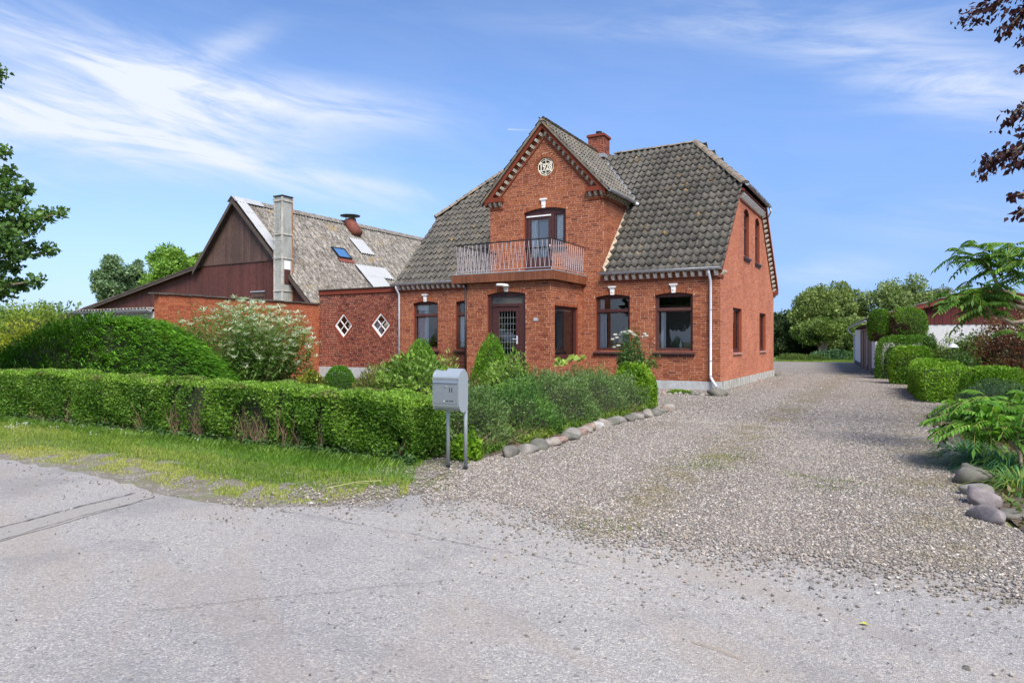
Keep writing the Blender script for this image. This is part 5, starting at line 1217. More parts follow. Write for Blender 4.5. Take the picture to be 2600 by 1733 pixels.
for i, (k, s_) in enumerate(seq):
    acc += s_; q = P0+(P1-P0)*(acc/tot_)+Vector((.10*math.sin(acc*1.3), 0, 0)); acc += s_
    where = 'first by the mailbox end' if i == 0 else ('last by the bright green bush' if i == len(seq)-1 else 'in the row edging the drive')
    ordw = ['first', 'second', 'third', 'fourth', 'fifth', 'sixth', 'seventh', 'eighth', 'ninth', 'tenth', 'eleventh', 'twelfth', 'thirteenth', 'fourteenth', 'fifteenth', 'sixteenth', 'seventeenth', 'eighteenth', 'nineteenth', 'twentieth', 'twenty-first', 'twenty-second', 'twenty-third', 'twenty-fourth'][i]
    stone(q.x, q.y, random.uniform(.13, .17), s_*1.08, random.uniform(.12, .155)*(.7+.3*s_/.17), k, 100+i, random.uniform(-.25, .25), label=f'{adj[k]} fieldstone, {ordw} from the mailbox in the row edging the left flower bed', group='fieldstones edging the bed left of the drive')
# stones against the plinth
pk = ['pink', 'pale', 'grey', 'pale', 'grey', 'pink', 'grey', 'pale', 'pale', 'grey', 'dark', 'grey', 'pale']
for i, k in enumerate(pk):
    x = -1.75+i*.145; stone(x, -1.93+.05*math.sin(i*2.1), .085, .075, .06+.015*(i % 3), k, 300+i, i, label=f'small {adj[k]} cobble, number {i+1} from the bush in the front row at the house plinth'.replace('number %d' % (i+1), ['first','second','third','fourth','fifth','sixth','seventh','eighth','ninth','tenth','eleventh','twelfth','thirteenth'][i]), group='small cobbles along the house plinth')
for i in range(6):
    x = -1.5+i*.27; stone(x, -1.66, .11, .08, .085, ['dark', 'grey', 'dark'][i % 3], 340+i, i, label=f'{["first","second","third","fourth","fifth","sixth"][i]} from the left of the dark cobbles in the back row at the house plinth', group='small cobbles along the house plinth')
stone(.36, -1.95, .27, .20, .20, 'dark', 401, .4, label='large grey-green boulder guarding the front corner of the house', name='boulder', zf=.45)
stone(.16, 9.45, .16, .14, .16, 'dark', 402, label='dark boulder at the rear corner of the gable wall', name='boulder'); stone(.17, 5.5, .12, .12, .09, 'pink', 403, label='small reddish stone at the foot of the gable wall')
# stones on the right-hand edge
def S3(u, v, rx, ry, rz, k, seed, rot, lab, tilt=(0, 0), zf=.4):
    p = gat(u, v); stone(p[0], p[1], rx, ry, rz, k, seed, rot, label=lab, group='stones edging the bed right of the drive', tilt=tilt, zf=zf)
S3(2506, 1325, .10, .19, .13, 'slate', 501, .75, 'long pale purplish stone at the near end of the right border', (-.25, 0))
S3(2488, 1286, .12, .17, .17, 'slate', 502, .9, 'split reddish purple stone behind the pale long one in the right border', (.1, .1))
S3(2476, 1262, .16, .12, .12, 'grey', 503, .1, 'flat grey-green stone, third from the near end of the right border')
S3(2470, 1232, .18, .16, .20, 'dark', 504, .2, 'big rounded brown-grey stone, fourth from the near end of the right border')
S3(2462, 1208, .16, .12, .11, 'dark', 505, .5, 'dark stone half under the strappy leaves of the right border')
S3(2576, 1318, .19, .12, .08, 'dark', 506, .1, 'brownish flat stone in the bed behind the border')
S3(2432, 1172, .14, .10, .11, 'pale', 507, .3, 'pale lichened stone beneath the arching leaves'); S3(2418, 1158, .13, .10, .10, 'slate', 508, .3, 'purplish grey stone under the low sumac')
S3(2408, 1140, .11, .10, .09, 'grey', 509, .3, 'grey stone below the low sumac'); S3(2396, 1110, .14, .10, .11, 'grey', 510, .3, 'rounded grey stone at the left tips of the low sumac'); S3(2394, 1096, .13, .10, .10, 'pale', 511, .3, 'pale stone next to the mossy edge'); S3(2385, 1083, .11, .10, .09, 'pink', 512, .3, 'pinkish stone at the far end of the right border')
# ================================================================ PLANTS
def fib_noise(P, f, seed):
    r = np.random.default_rng(seed); out = np.zeros(len(P))
    for k in range(5):
        d_ = r.normal(size=3); out += np.sin(P@d_*f*(1+.5*k)+r.uniform(0, 6.28))/(1+.4*k)
    return out/2.6
def leaf_arrays(P, N, size, aspect, pal, seed, axis=None, droop=.0, jit=.6, var=.35, clumpf=2.5, fold=.18, sizevar=.35, flat=False):
    """P points, N outward directions -> leaf quads + colours"""
    r = np.random.default_rng(seed); n = len(P)
    A = r.normal(size=(n, 3)) if axis is None else axis+r.normal(size=(n, 3))*jit
    A /= np.linalg.norm(A, axis=1)[:, None]+1e-9
    A[:, 2] -= droop; A /= np.linalg.norm(A, axis=1)[:, None]+1e-9
    Nn = N+r.normal(size=(n, 3))*jit; S = np.cross(A, Nn); S /= np.linalg.norm(S, axis=1)[:, None]+1e-9; U = np.cross(S, A)
    L = size*(1+sizevar*r.normal(size=n)).clip(.45, 1.9); W_ = L*aspect
    b = P-A*(L*.3)[:, None]; m = b+A*(L*.45)[:, None]; t = b+A*L[:, None]-U*(L*fold*.6)[:, None]
    V = np.empty((n, 4, 3)); V[:, 0] = b; V[:, 1] = m+S*(W_*.5)[:, None]+U*(W_*fold)[:, None]; V[:, 2] = t; V[:, 3] = m-S*(W_*.5)[:, None]+U*(W_*fold)[:, None]
    F_ = np.arange(4*n).reshape(n, 4)
    pal = np.asarray(pal, float); k = len(pal)
    c = (.5+.5*fib_noise(P, clumpf, seed+1)*.75+r.normal(size=n)*.20).clip(0, .999)*(k-1); i = c.astype(int); fr = (c-i)[:, None]
    C_ = pal[i]*(1-fr)+pal[np.minimum(i+1, k-1)]*fr; C_ *= (1+var*r.normal(size=(n, 1))*.5).clip(.5, 1.6)
    return V.reshape(-1, 3), F_, C_
def foliage(name, parts, matl, parent=None, **k):
    V = np.concatenate([p[0] for p in parts]); off = 0; Fs_ = []
    for p in parts: Fs_.append(p[1]+off); off += len(p[0])
    F_ = np.concatenate(Fs_); C_ = np.concatenate([p[2] for p in parts]); C4 = np.concatenate([C_.clip(0, 1), np.ones((len(C_), 1))], 1)
    me = npmesh(name, V, F_, matl, {'col': ('FLOAT_COLOR', C4)}, off=gloc(parent) if parent else None)
    return link(name, me, parent, **k)
G = dict(
    hedge=[(.040, .110, .010), (.080, .185, .016), (.125, .25, .028), (.19, .32, .045)],
    bright=[(.07, .17, .008), (.13, .27, .012), (.22, .38, .025), (.30, .44, .045)],
    jun=[(.035, .110, .010), (.075, .20, .014), (.125, .29, .020), (.19, .38, .04)],
    mid=[(.045, .085, .016), (.085, .15, .025), (.13, .20, .04), (.19, .26, .07)],
    grey=[(.055, .115, .032), (.110, .195, .055), (.175, .27, .085), (.27, .37, .14)],
    far=[(.085, .13, .035), (.15, .215, .055), (.23, .30, .085), (.33, .39, .15)],
    farblue=[(.11, .19, .09), (.18, .28, .14), (.26, .36, .19)],
    maple=[(.045, .105, .028), (.080, .165, .036), (.125, .23, .055), (.18, .28, .065)],
    yellow=[(.20, .26, .015), (.32, .36, .025), (.42, .44, .04)],
    yg=[(.09, .17, .02), (.17, .26, .03), (.27, .34, .05)],
    red=[(.10, .045, .025), (.16, .060, .035), (.12, .085, .03), (.10, .13, .03)],
    copper=[(.030, .010, .013), (.050, .016, .018), (.075, .028, .026)],
    rhodo=[(.075, .16, .02), (.14, .26, .035), (.23, .37, .06), (.34, .46, .11)],
    brown=[(.10, .07, .035), (.16, .11, .05), (.20, .15, .07)])
def sphere_dirs(n, r, up=False):
    d_ = r.normal(size=(n, 3)); d_ /= np.linalg.norm(d_, axis=1)[:, None]
    if up: d_[:, 2] = np.abs(d_[:, 2])
    return d_
def blob_pts(n, c, rx, ry, rz, seed, p=2.0, lump=.12, lf=3.0, depth=.25, dome=True, zmin=0.03):
    """points near the surface of a lumpy superellipsoid; dome: c is the centre of its base"""
    r = np.random.default_rng(seed); out = []; nor = []
    need = n
    while need > 0:
        d_ = sphere_dirs(int(need*1.3)+50, r, up=False)
        if dome: d_[:, 2] = np.abs(d_[:, 2])
        R_ = 1/((np.abs(d_[:, 0])**p+np.abs(d_[:, 1])**p+np.abs(d_[:, 2])**p)**(1/p))
        R_ *= 1+lump*fib_noise(d_, lf, seed+5)+lump*.4*fib_noise(d_, lf*3, seed+9)
        # keep density even over stretched shapes
        k = r.uniform(size=len(d_)); dep = 1-depth*np.abs(r.normal(size=len(d_)))*.6
        sc = np.array([rx, ry, rz]); P = d_*(R_*dep)[:, None]*sc
        Nn = d_/sc; Nn /= np.linalg.norm(Nn, axis=1)[:, None]
        wgt = np.linalg.norm(d_/sc, axis=1); wgt = wgt/ wgt.max()
        ok = (k < wgt**.7)&(P[:, 2]+c[2] > zmin); P = P[ok][:need]; Nn = Nn[ok][:need]
        out.append(P+np.asarray(c)); nor.append(Nn); need -= len(P)
    return np.concatenate(out), np.concatenate(nor)
def core(parent, c, rx, ry, rz, seed, p=2.0, s=.80, dome=True, name='dark_core'):  # solid dark lump added inside the leaves to block light passing through
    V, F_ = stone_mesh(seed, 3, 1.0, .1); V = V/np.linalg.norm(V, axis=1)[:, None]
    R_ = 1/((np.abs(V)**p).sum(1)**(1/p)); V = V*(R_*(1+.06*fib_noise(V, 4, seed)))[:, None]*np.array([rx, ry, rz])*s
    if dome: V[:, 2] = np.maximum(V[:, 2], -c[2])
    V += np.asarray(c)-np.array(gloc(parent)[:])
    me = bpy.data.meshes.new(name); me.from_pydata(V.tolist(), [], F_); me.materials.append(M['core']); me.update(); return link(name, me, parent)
def shrub(name, label, cat, c, rx, ry, rz, n, size, aspect, pal, seed, group=None, p=2.0, lump=.12, lf=3.0, depth=.3, up=.35, droop=0.0, matl='leaf', cs=.78, extra=None, rz_=0.0, jit=.6, clumpf=3.0, sizevar=.35, var=.35):
    e = empty(name, (c[0], c[1], 0), label=label, cat=cat, group=group)
    P, N = blob_pts(n, (0, 0, c[2]), rx, ry, rz, seed, p, lump, lf, depth)
    if rz_:
        ca_, sa_ = math.cos(rz_), math.sin(rz_); Rm = np.array([[ca_, sa_, 0], [-sa_, ca_, 0], [0, 0, 1]]); P, N = P@Rm, N@Rm
    P += np.array([c[0], c[1], 0])
    ax = N+np.array([0, 0, up])
    parts = [leaf_arrays(P, N, size, aspect, pal, seed+1, ax, droop, jit, clumpf=clumpf, sizevar=sizevar, var=var)]
    if extra: parts += extra
    foliage('foliage', parts, M[matl], e)
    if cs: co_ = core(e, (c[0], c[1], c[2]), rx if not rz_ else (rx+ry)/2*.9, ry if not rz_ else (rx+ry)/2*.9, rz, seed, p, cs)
    return e
def twigs(parent, pts, n, L, rad, seed, spread=.5, up=1.0, name='twigs', m_='twig', lean=(0, 0)):
    r = random.Random(seed); b = MB()
    for i in range(n):
        x, y, z = r.choice(pts); d_ = Vector((r.gauss(0, spread)+lean[0], r.gauss(0, spread)+lean[1], up)).normalized(); q = Vector((x+r.gauss(0, .05), y+r.gauss(0, .05), z)); l_ = L*r.uniform(.5, 1.2)
        m_id = q+d_*l_*.5+Vector((r.gauss(0, .03), r.gauss(0, .03), 0)); b.tube([q, m_id, q+d_*l_+Vector((r.gauss(0, .06), r.gauss(0, .06), 0))*l_], [rad, rad*.7, rad*.35], 4, cap=False)
    return b.build(name, M[m_], parent, kind='stuff')
def tree(name, label, c, clumps, trunk_r, leaves, size, aspect, pal, seed, group=None, top=None, droop=.05, bark='bark', limbs=True, cat='tree', depth=.55, matl='leaf', jit=.7, var=.4):
    """c: foot; clumps: list of (x,y,z,r) crown masses"""
    e = empty(name, (c[0], c[1], 0), label=label, cat=cat, group=group); r = np.random.default_rng(seed); rr = random.Random(seed)
    tot_r = sum(q[3]**2 for q in clumps); parts = []
    for i, (x, y, z, rad) in enumerate(clumps):
        n = int(leaves*rad*rad/tot_r); P, N = blob_pts(n, (x, y, z), rad, rad, rad*.8, seed+i*7, 2.0, .30, 3.0, depth, dome=False, zmin=.1)
        parts.append(leaf_arrays(P, N, size, aspect, pal, seed+i, N+np.array([0, 0, .25]), droop, jit, clumpf=1.6/max(rad, .3), var=var))
    foliage('crown', parts, M[matl], e)
    b = MB(); cx = sum(q[0]*q[3] for q in clumps)/sum(q[3] for q in clumps); cy_ = sum(q[1]*q[3] for q in clumps)/sum(q[3] for q in clumps); zt_ = top or max(q[2] for q in clumps)
    zb = min(q[2]-q[3]*.6 for q in clumps); fork = Vector((c[0]+(cx-c[0])*.4, c[1]+(cy_-c[1])*.4, max(.5, zb)))
    mid = Vector((c[0], c[1], 0)).lerp(fork, .5)+Vector((rr.gauss(0, trunk_r*.5), 0, 0))
    b.tube([(c[0], c[1], -.1), tuple(mid), tuple(fork), (cx, cy_, zt_*.9)], [trunk_r*1.25, trunk_r, trunk_r*.8, trunk_r*.15], 8); b.build('trunk', M[bark], e, smooth=True)
    if limbs:
        b = MB()
        for (x, y, z, rad) in clumps:
            q = Vector((x, y, z)); s0 = fork.lerp(Vector((cx, cy_, zt_*.9)), max(0, min(.8, (z-fork.z)/max(.5, zt_-fork.z)-.25))); mm_ = s0.lerp(q, .5)+Vector((rr.gauss(0, .1*rad), rr.gauss(0, .1*rad), .12*rad))
            b.tube([s0, mm_, q], [trunk_r*.38, trunk_r*.22, trunk_r*.06], 5, cap=False)
        b.build('limbs', M[bark], e, smooth=True)
    return e
def crown(cx, cy_, cz, rx, ry, rz, n, rr_, seed, shell=.75):
    r = random.Random(seed); out = []
    for i in range(n):
        while True:
            d_ = Vector((r.gauss(0, 1), r.gauss(0, 1), r.gauss(0, 1)))
            if d_.length > .1: break
        d_.normalize(); k = shell*r.uniform(.55, 1.1); s = rr_*r.uniform(.65, 1.35)
        out.append((cx+d_.x*rx*k, cy_+d_.y*ry*k, cz+d_.z*rz*k, s))
    out.append((cx, cy_, cz, rr_*1.3)); return out

# ---- the clipped hedge along the road
def hedge():
    e = empty('privet_hedge', (-.4, -13.2, 0), label='long clipped privet hedge along the grass verge with bare brown patches', cat='hedge')
    X0, X1, Y0, Y1, H_ = -17.0, -.38, -13.50, -12.72, .86
    r = np.random.default_rng(5); P = []; N = []
    def wav(x, s): return .035*np.sin(x*2.3+s)+.02*np.sin(x*5.1+s*2)+.012*np.sin(x*11+s)
    zt_ = lambda x: H_-.035+.03*np.sin(x*1.3)+.02*np.sin(x*3.7)+np.where(x > -4.9, -.03, .03)+np.where(x > -1.0, -.05*(x+1.0)/.6, 0)
    dens = lambda x: np.where(x > -7, 1.0, .62)
    def add(n, face):
        x = X1-(X1-X0)*r.uniform(size=n)**1.35; z = r.uniform(.0, 1, n); y = r.uniform(Y0, Y1, n); H2 = zt_(x)
        q = np.minimum(np.abs(r.normal(size=n))*.035, .12)
        if face == 'f':
            bul = .05*np.sin(np.pi*np.clip(z, 0, 1))-.05*(z > .93)*(z-.93)/.07
            yy = Y0-bul+wav(x, 1)+.03*np.sin(z*9+x*3)+q*1.3; p = np.stack([x, yy, .02+z*H2], 1); nn = np.tile([0, -1, .25], (n, 1))
        elif face == 't': p = np.stack([x, y, H2-q+.018*np.sin(x*9+y*7)+np.where(np.abs(y-(Y0+Y1)/2) > .33, -.02, 0)], 1); nn = np.tile([0, 0, 1.0], (n, 1))
        else: p = np.stack([X1+.05*np.sin(np.pi*z)-.06*np.abs((y-(Y0+Y1)/2)/.39)**3-q*1.3, y, .02+z*zt_(np.full(n, X1))], 1); nn = np.tile([1, 0, .25], (n, 1))
        P.append(p); N.append(nn)
    add(98000, 'f'); add(54000, 't'); add(5200, 'e')
    P = np.concatenate(P); N = np.concatenate(N).astype(float)
    # bare places
    holes = [(gat(440, 1128), .20, .62, .45), (gat(545, 1150), .34, .40, .25), (gat(405, 1120), .14, .6, .35), (gat(150, 1085), .12, .3, .2), (gat(350, 1105), .1, .3, .2), (gat(620, 1160), .08, .5, .3), (gat(745, 1170), .08, .4, .25), (gat(1010, 1180), .06, .25, .12), (gat(655, 1165), .1, .3, .2)]
    keep = np.ones(len(P), bool)
    for (hx, hy, _), w_, h_, zc in holes:
        dd = ((P[:, 0]-hx)/w_)**2+((P[:, 2]-zc)/h_)**2+.45*fib_noise(P, 9, 3); keep &= ~((dd < 1)&(P[:, 1] < -13.2)&(r.uniform(size=len(P)) < .88)&(P[:, 2] < .83))
    low = (P[:, 2] < .14)&(r.uniform(size=len(P)) < .55); keep &= ~low
    gap = (fib_noise(P*np.array([1, .3, .8]), 7, 12) > .55)&(r.uniform(size=len(P)) < .6)&(P[:, 1] < -13.3); keep &= ~gap
    P, N = P[keep], N[keep]
    a = leaf_arrays(P, N, .034, .54, G['hedge'], 7, N+np.array([0, 0, .5]), 0, .75, clumpf=3.0, var=.45)
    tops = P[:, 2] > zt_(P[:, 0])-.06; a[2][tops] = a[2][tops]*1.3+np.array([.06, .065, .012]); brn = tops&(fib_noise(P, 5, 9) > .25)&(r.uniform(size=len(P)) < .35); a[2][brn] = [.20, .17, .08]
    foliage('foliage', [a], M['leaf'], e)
    b = MB()
    n = 60
    for i in range(n):
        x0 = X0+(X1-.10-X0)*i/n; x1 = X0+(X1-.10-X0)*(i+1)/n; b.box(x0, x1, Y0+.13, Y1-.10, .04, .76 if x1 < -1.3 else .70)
    b.build('dark_core', M['core'], e)  # dark boxes added inside the hedge so no light shows through
    pts = []
    for (hx, hy, _), w_, h_, zc in holes: pts += [(hx+random.uniform(-w_, w_)*.9, Y0+.07+random.uniform(-.03, .06), random.uniform(.02, max(.05, zc-.1))) for _ in range(int(18*w_/.12))]
    twigs(e, pts, 300, .38, .005, 3, .28, 1.0, 'bare_twigs')
    pts = [(random.uniform(X0+5, X1), Y0+.05, .0) for _ in range(200)]; twigs(e, pts, 260, .22, .006, 4, .2, 1, 'stems')
    # ivy and weeds at the foot
    n = 5200; x = X1-(X1-X0)*r.uniform(size=n)**1.4; P2 = np.stack([x+.05, Y0-.02-np.abs(r.normal(size=n))*.05, np.abs(r.normal(size=n))*.055+.02], 1)
    foliage('ivy', [leaf_arrays(P2, np.tile([0, -.6, 1.0], (n, 1)), .045, .8, [(.03, .075, .018), (.055, .12, .03), (.09, .16, .04)], 31, None, 0, .5)], M['leaf'], e)
hedge()

# ---- juniper mound
def juniper():
    c = at(282, 867, 16.6); e = empty('spreading_juniper', (c[0], c[1], 0), label='big dark green spreading juniper mound behind the clipped hedge', cat='shrub')
    r = np.random.default_rng(8); parts = []
    axx = Vector((cy, sy, 0))     # across the view
    n_sp = 6200; d_ = sphere_dirs(n_sp, r, up=True)
    rx, ry, rz = 2.75, 1.9, 2.06
    pr = np.sqrt(d_[:, 0]**2+d_[:, 1]**2)
    R_ = 1+.06*fib_noise(d_, 3, 4); R_ = np.where(d_[:, 0] < 0, R_*(1+.45*np.clip(-d_[:, 0], 0, 1)), R_)
    Z_ = d_[:, 2]**1.55*rz; rad = R_*1.0
    side_ = d_[:, 0]*rx*rad; dep_ = d_[:, 1]*ry*rad; Z_ = Z_*(1+.06*fib_noise(d_, 3, 4))
    Z_ = np.where(d_[:, 0] < 0, Z_*(1-.30*np.clip(-d_[:, 0], 0, 1)), Z_)
    base = np.stack([c[0]+side_*axx.x-dep_*axx.y, c[1]+side_*axx.y+dep_*axx.x, Z_*.97+.03], 1)
    out_ = np.stack([side_*axx.x-dep_*axx.y, side_*axx.y+dep_*axx.x, np.zeros(n_sp)], 1); out_ /= np.linalg.norm(out_, axis=1)[:, None]+1e-9
    lean = out_*.55+np.array([axx.x, axx.y, 0])*.45+np.array([0, 0, .60]); lean += r.normal(size=(n_sp, 3))*.16; lean /= np.linalg.norm(lean, axis=1)[:, None]
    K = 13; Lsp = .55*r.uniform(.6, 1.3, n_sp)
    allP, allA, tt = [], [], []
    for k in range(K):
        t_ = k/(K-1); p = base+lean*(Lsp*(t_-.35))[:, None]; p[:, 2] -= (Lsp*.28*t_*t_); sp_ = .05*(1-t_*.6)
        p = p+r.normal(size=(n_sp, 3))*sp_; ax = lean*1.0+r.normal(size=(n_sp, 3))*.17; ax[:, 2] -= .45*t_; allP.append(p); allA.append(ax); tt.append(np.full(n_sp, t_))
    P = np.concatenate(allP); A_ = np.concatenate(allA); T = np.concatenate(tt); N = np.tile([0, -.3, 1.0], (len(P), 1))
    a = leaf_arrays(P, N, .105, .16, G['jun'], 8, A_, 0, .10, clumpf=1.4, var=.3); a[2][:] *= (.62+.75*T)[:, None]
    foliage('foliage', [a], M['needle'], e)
    V, F_ = stone_mesh(77, 3, 1.0, .05); V /= np.linalg.norm(V, axis=1)[:, None]; sx = V[:, 0]*rx*.90*np.where(V[:, 0] < 0, 1+.4*np.abs(V[:, 0]), 1); dy_ = V[:, 1]*ry*.9; zz = np.sign(V[:, 2])*np.abs(V[:, 2])**1.55*rz*.88
    me = bpy.data.meshes.new('dark_core'); me.from_pydata(np.stack([sx*axx.x-dy_*axx.y, sx*axx.y+dy_*axx.x, np.maximum(zz, 0)], 1).tolist(), [], F_); me.materials.append(M['core']); link('dark_core', me, e)  # dark mound added under the sprays to block light
juniper()

# ---- silvery butterfly bush
def silver_bush():
    c = at(615, 867, 18.0); e = empty('butterfly_bush', (c[0], c[1], 0), label='tall loose butterfly bush with silvery white leaf tips before the orange wall', cat='shrub')
    r = np.random.default_rng(12); ax_ = np.array([cy, sy, 0]); ay_ = np.array([-sy, cy, 0]); ns = 520
    th = r.uniform(0, 2*np.pi, ns); q = np.sqrt(r.uniform(size=ns)); sx = np.cos(th)*q*2.0-.05; sd_ = np.sin(th)*q*1.25
    hgt = np.sqrt(np.clip(1-(np.abs(sx)/2.35)**2.4, .02, 1))*2.42*(.62+.42*r.uniform(size=ns)); hgt = np.where(r.uniform(size=ns) < .35, hgt*r.uniform(.35, .9, ns), hgt)
    tip = ax_*sx[:, None]+ay_*sd_[:, None]; tip[:, 2] = hgt; root = ax_*(sx*.28)[:, None]+ay_*(sd_*.28)[:, None]
    cpos = np.array([c[0], c[1], 0]); parts = []; LP, LA, LT, LC = [], [], [], []
    b = MB()
    for i in range(0, ns, 4):
        m_ = root[i]*.4+tip[i]*.6; m_[2] = tip[i][2]*.66; b.tube([cpos+root[i]*.9+[0, 0, .0], cpos+m_, cpos+tip[i]], [.012, .007, .003], 4, cap=False)
    b.build('stems', M['twig'], e)
    K = 46
    for k in range(K):
        t_ = .22+.78*(k/(K-1)); p = root*(1-t_)**1.4+tip*(1-(1-t_)**1.4); p = p.copy(); p[:, 2] = tip[:, 2]*t_
        out_ = r.normal(size=(ns, 3)); out_[:, 2] *= .4; out_ /= np.linalg.norm(out_, axis=1)[:, None]
        LP.append(cpos+p+out_*.035+r.normal(size=(ns, 3))*.02); LA.append(out_*1.0+np.array([0, 0, .25])); LT.append(np.full(ns, t_))
    P, A_, T = np.concatenate(LP), np.concatenate(LA), np.concatenate(LT); gz_ = (P-cpos)@ax_
    pal = np.where((gz_ < -.35)[:, None], 0, 1)
    a = leaf_arrays(P, A_+np.array([0, 0, 1.2]), .115, .23, [(.055, .135, .030), (.105, .21, .045), (.16, .28, .07), (.24, .34, .11)], 13, A_, .25, .35, clumpf=1.6)
    foliage('foliage', [a], M['leaf'], e)
    # pale leaf rosettes at the shoot tips
    top_ = tip[hgt > .5]; top_ = top_[r.uniform(size=len(top_)) < np.where((top_@ax_) < -.6, .25, .8)]; P, A_ = [], []
    for k in range(11):
        an = 2*np.pi*k/11+r.uniform(0, 1, len(top_)); o_ = np.stack([np.cos(an), np.sin(an), np.full(len(top_), .75)], 1); P.append(cpos+top_+o_*.045+[0, 0, .02*(k % 3)]); A_.append(o_)
    P, A_ = np.concatenate(P), np.concatenate(A_); a = leaf_arrays(P, np.tile([0, 0, 1.0], (len(P), 1))+A_*.2, .105, .24, [(.42, .48, .36), (.62, .68, .58), (.76, .80, .74)], 14, A_, .1, .18, clumpf=2)
    foliage('silver_leaves', [a], M['leaf'], e)
silver_bush()

# ---- shrubs between hedge and house
def A3(u, vtop, Yd):          # foot position and height of something whose top shows at vtop
    p = at(u, vtop, Yd); return (p[0], p[1], 0.0), p[2]
def mound(u, vtop, Yd, wpx, name, label, cat, n, size, aspect, pal, seed, ryk=.8, **k):
    c, h = A3(u, vtop, Yd); rx = wpx/2/1733*Yd; return shrub(name, label, cat, c, rx, rx*ryk, h, n, size, aspect, pal, seed, **k)
mound(862, 928, 16.5, 90, 'clipped_yew', 'small clipped round yew dome below the diamond windows', 'bush', 14000, .035, .28, [(.03, .11, .006), (.06, .19, .010), (.10, .26, .015)], 41, .9, lump=.03, depth=.10, up=.6, matl='needle', p=2.3, jit=.4)
mound(790, 946, 15.5, 100, 'variegated_shrub', 'low yellow-tipped evergreen shrub left of the yew dome', 'shrub', 5200, .055, .5, [(.05, .07, .015), (.10, .13, .02), (.30, .34, .03), (.42, .44, .05)], 42, .8, lump=.2)
mound(1070, 851, 15.2, 128, 'conical_yew', 'cone-shaped yew in front of the left front window', 'bush', 17000, .042, .32, [(.05, .15, .010), (.10, .24, .015), (.17, .34, .03)], 43, .9, lump=.08, depth=.14, up=.8, matl='needle', jit=.45, p=1.6)
mound(1248, 842, 14.8, 128, 'conical_yew', 'cone-shaped yew in front of the porch door', 'bush', 18000, .042, .32, [(.05, .15, .010), (.10, .25, .012), (.18, .37, .02)], 44, .9, lump=.07, depth=.14, up=.8, matl='needle', jit=.45, p=1.6)
mound(1050, 905, 12.6, 220, 'broadleaf_shrub', 'broadleaved light green shrub behind the mailbox', 'shrub', 6500, .085, .45, G['rhodo'], 45, .8, lump=.22, depth=.5, up=.3)
mound(960, 938, 13.2, 190, 'azalea', 'low reddish green azalea shrub behind the hedge right of the yew dome', 'shrub', 6500, .075, .24, [(.06, .10, .02), (.12, .18, .03), (.22, .20, .06), (.25, .30, .06)], 46, .8, lump=.25, depth=.5, up=.8)
mound(1135, 915, 13.6, 130, 'azalea', 'loose light green shrub with buff seed heads between the two yew cones', 'shrub', 4200, .085, .30, [(.10, .17, .03), (.17, .27, .05), (.28, .36, .08), (.40, .33, .18)], 47, .8, lump=.3, depth=.6, up=.5)
mound(1290, 912, 13.2, 170, 'pieris', 'light green pieris shrub with whorled leaves in front of the right yew cone', 'shrub', 6500, .085, .28, [(.09, .19, .03), (.17, .30, .05), (.28, .42, .08), (.38, .50, .14)], 48, .8, lump=.28, depth=.5, up=.7)
mound(1190, 955, 11.6, 160, 'azalea', 'olive shrub with rusty new leaves just right of the mailbox', 'shrub', 5000, .060, .26, [(.10, .10, .03), (.16, .20, .04), (.24, .22, .06)], 49, .8, lump=.25, depth=.5, up=.6)
# grey-green potentilla bank along the drive
for i, (u, v, Yd, wpx, sd_) in enumerate([(1185, 985, 9.2, 200, 51), (1300, 968, 10.3, 220, 52), (1400, 942, 11.6, 210, 53), (1490, 935, 13.0, 190, 54), (1555, 948, 14.2, 160, 55)]):
    lab = ['grey-green potentilla bush nearest the mailbox', 'second grey-green potentilla bush along the drive from the mailbox', 'middle grey-green potentilla bush of the bank along the drive', 'tall grey-green potentilla bush under the porch window', 'grassy grey-green potentilla bush touching the bright green bush'][i]
    mound(u, v, Yd, wpx*1.12, 'potentilla_bush', lab, 'bush', 19000 if i < 3 else 14000, .036, .36, G['grey'] if i != 1 else [(.05, .13, .025), (.10, .22, .045), (.18, .32, .07)], sd_, .85, group='grey-green potentilla bushes along the drive', lump=.20, lf=7, depth=.32, up=.5, p=2.4, clumpf=6, cs=.78)
# brown dry twigs low in the bank, green shoots over it
pt = []
for u, v, Yd in [(1230, 1090, 8.7), (1290, 1085, 9.3), (1350, 1075, 9.9), (1590, 1030, 13.1), (1540, 1040, 12.6)]:
    p = at(u, v, Yd); pt += [(p[0]+random.uniform(-.25, .25), p[1]+random.uniform(-.2, .2), random.uniform(0, .15)) for _ in range(20)]
e = empty('dry_stems', (pt[0][0], pt[0][1], 0), label='dry brown stems sticking out low along the potentilla bank', cat='plant'); twigs(e, pt, 120, .32, .004, 9, .6, .4)
e = empty('bramble', at(1400, 867, 11.0)[:2]+(0,), label='bright green bramble shoots trailing over the potentilla bank', cat='plant'); b = MB(); LP, LA = [], []; r_ = random.Random(4)
for k in range(16):
    u = 1290+k*17; p = Vector(at(u, 985+r_.uniform(-30, 60), 10.6+(u-1300)*.012)); d_ = Vector((r_.uniform(-.6, .7), -.45, .25)); pts = []
    for j in range(7): q = p+d_*(j*.10)-Vector((0, 0, (j*.10)**2*.9)); pts.append(q); LP += [tuple(q+Vector((r_.gauss(0, .02), r_.gauss(0, .02), r_.gauss(0, .02)))) for _ in range(5)]
    b.tube(pts, .004, 4, cap=False)
b.build('stems', simple('green_stem', (.16, .25, .04), .7), e); LP = np.array(LP); foliage('foliage', [leaf_arrays(LP, np.tile([0, -.5, 1.0], (len(LP), 1)), .06, .6, [(.13, .26, .03), (.24, .40, .05)], 5)], M['leaf'], e)
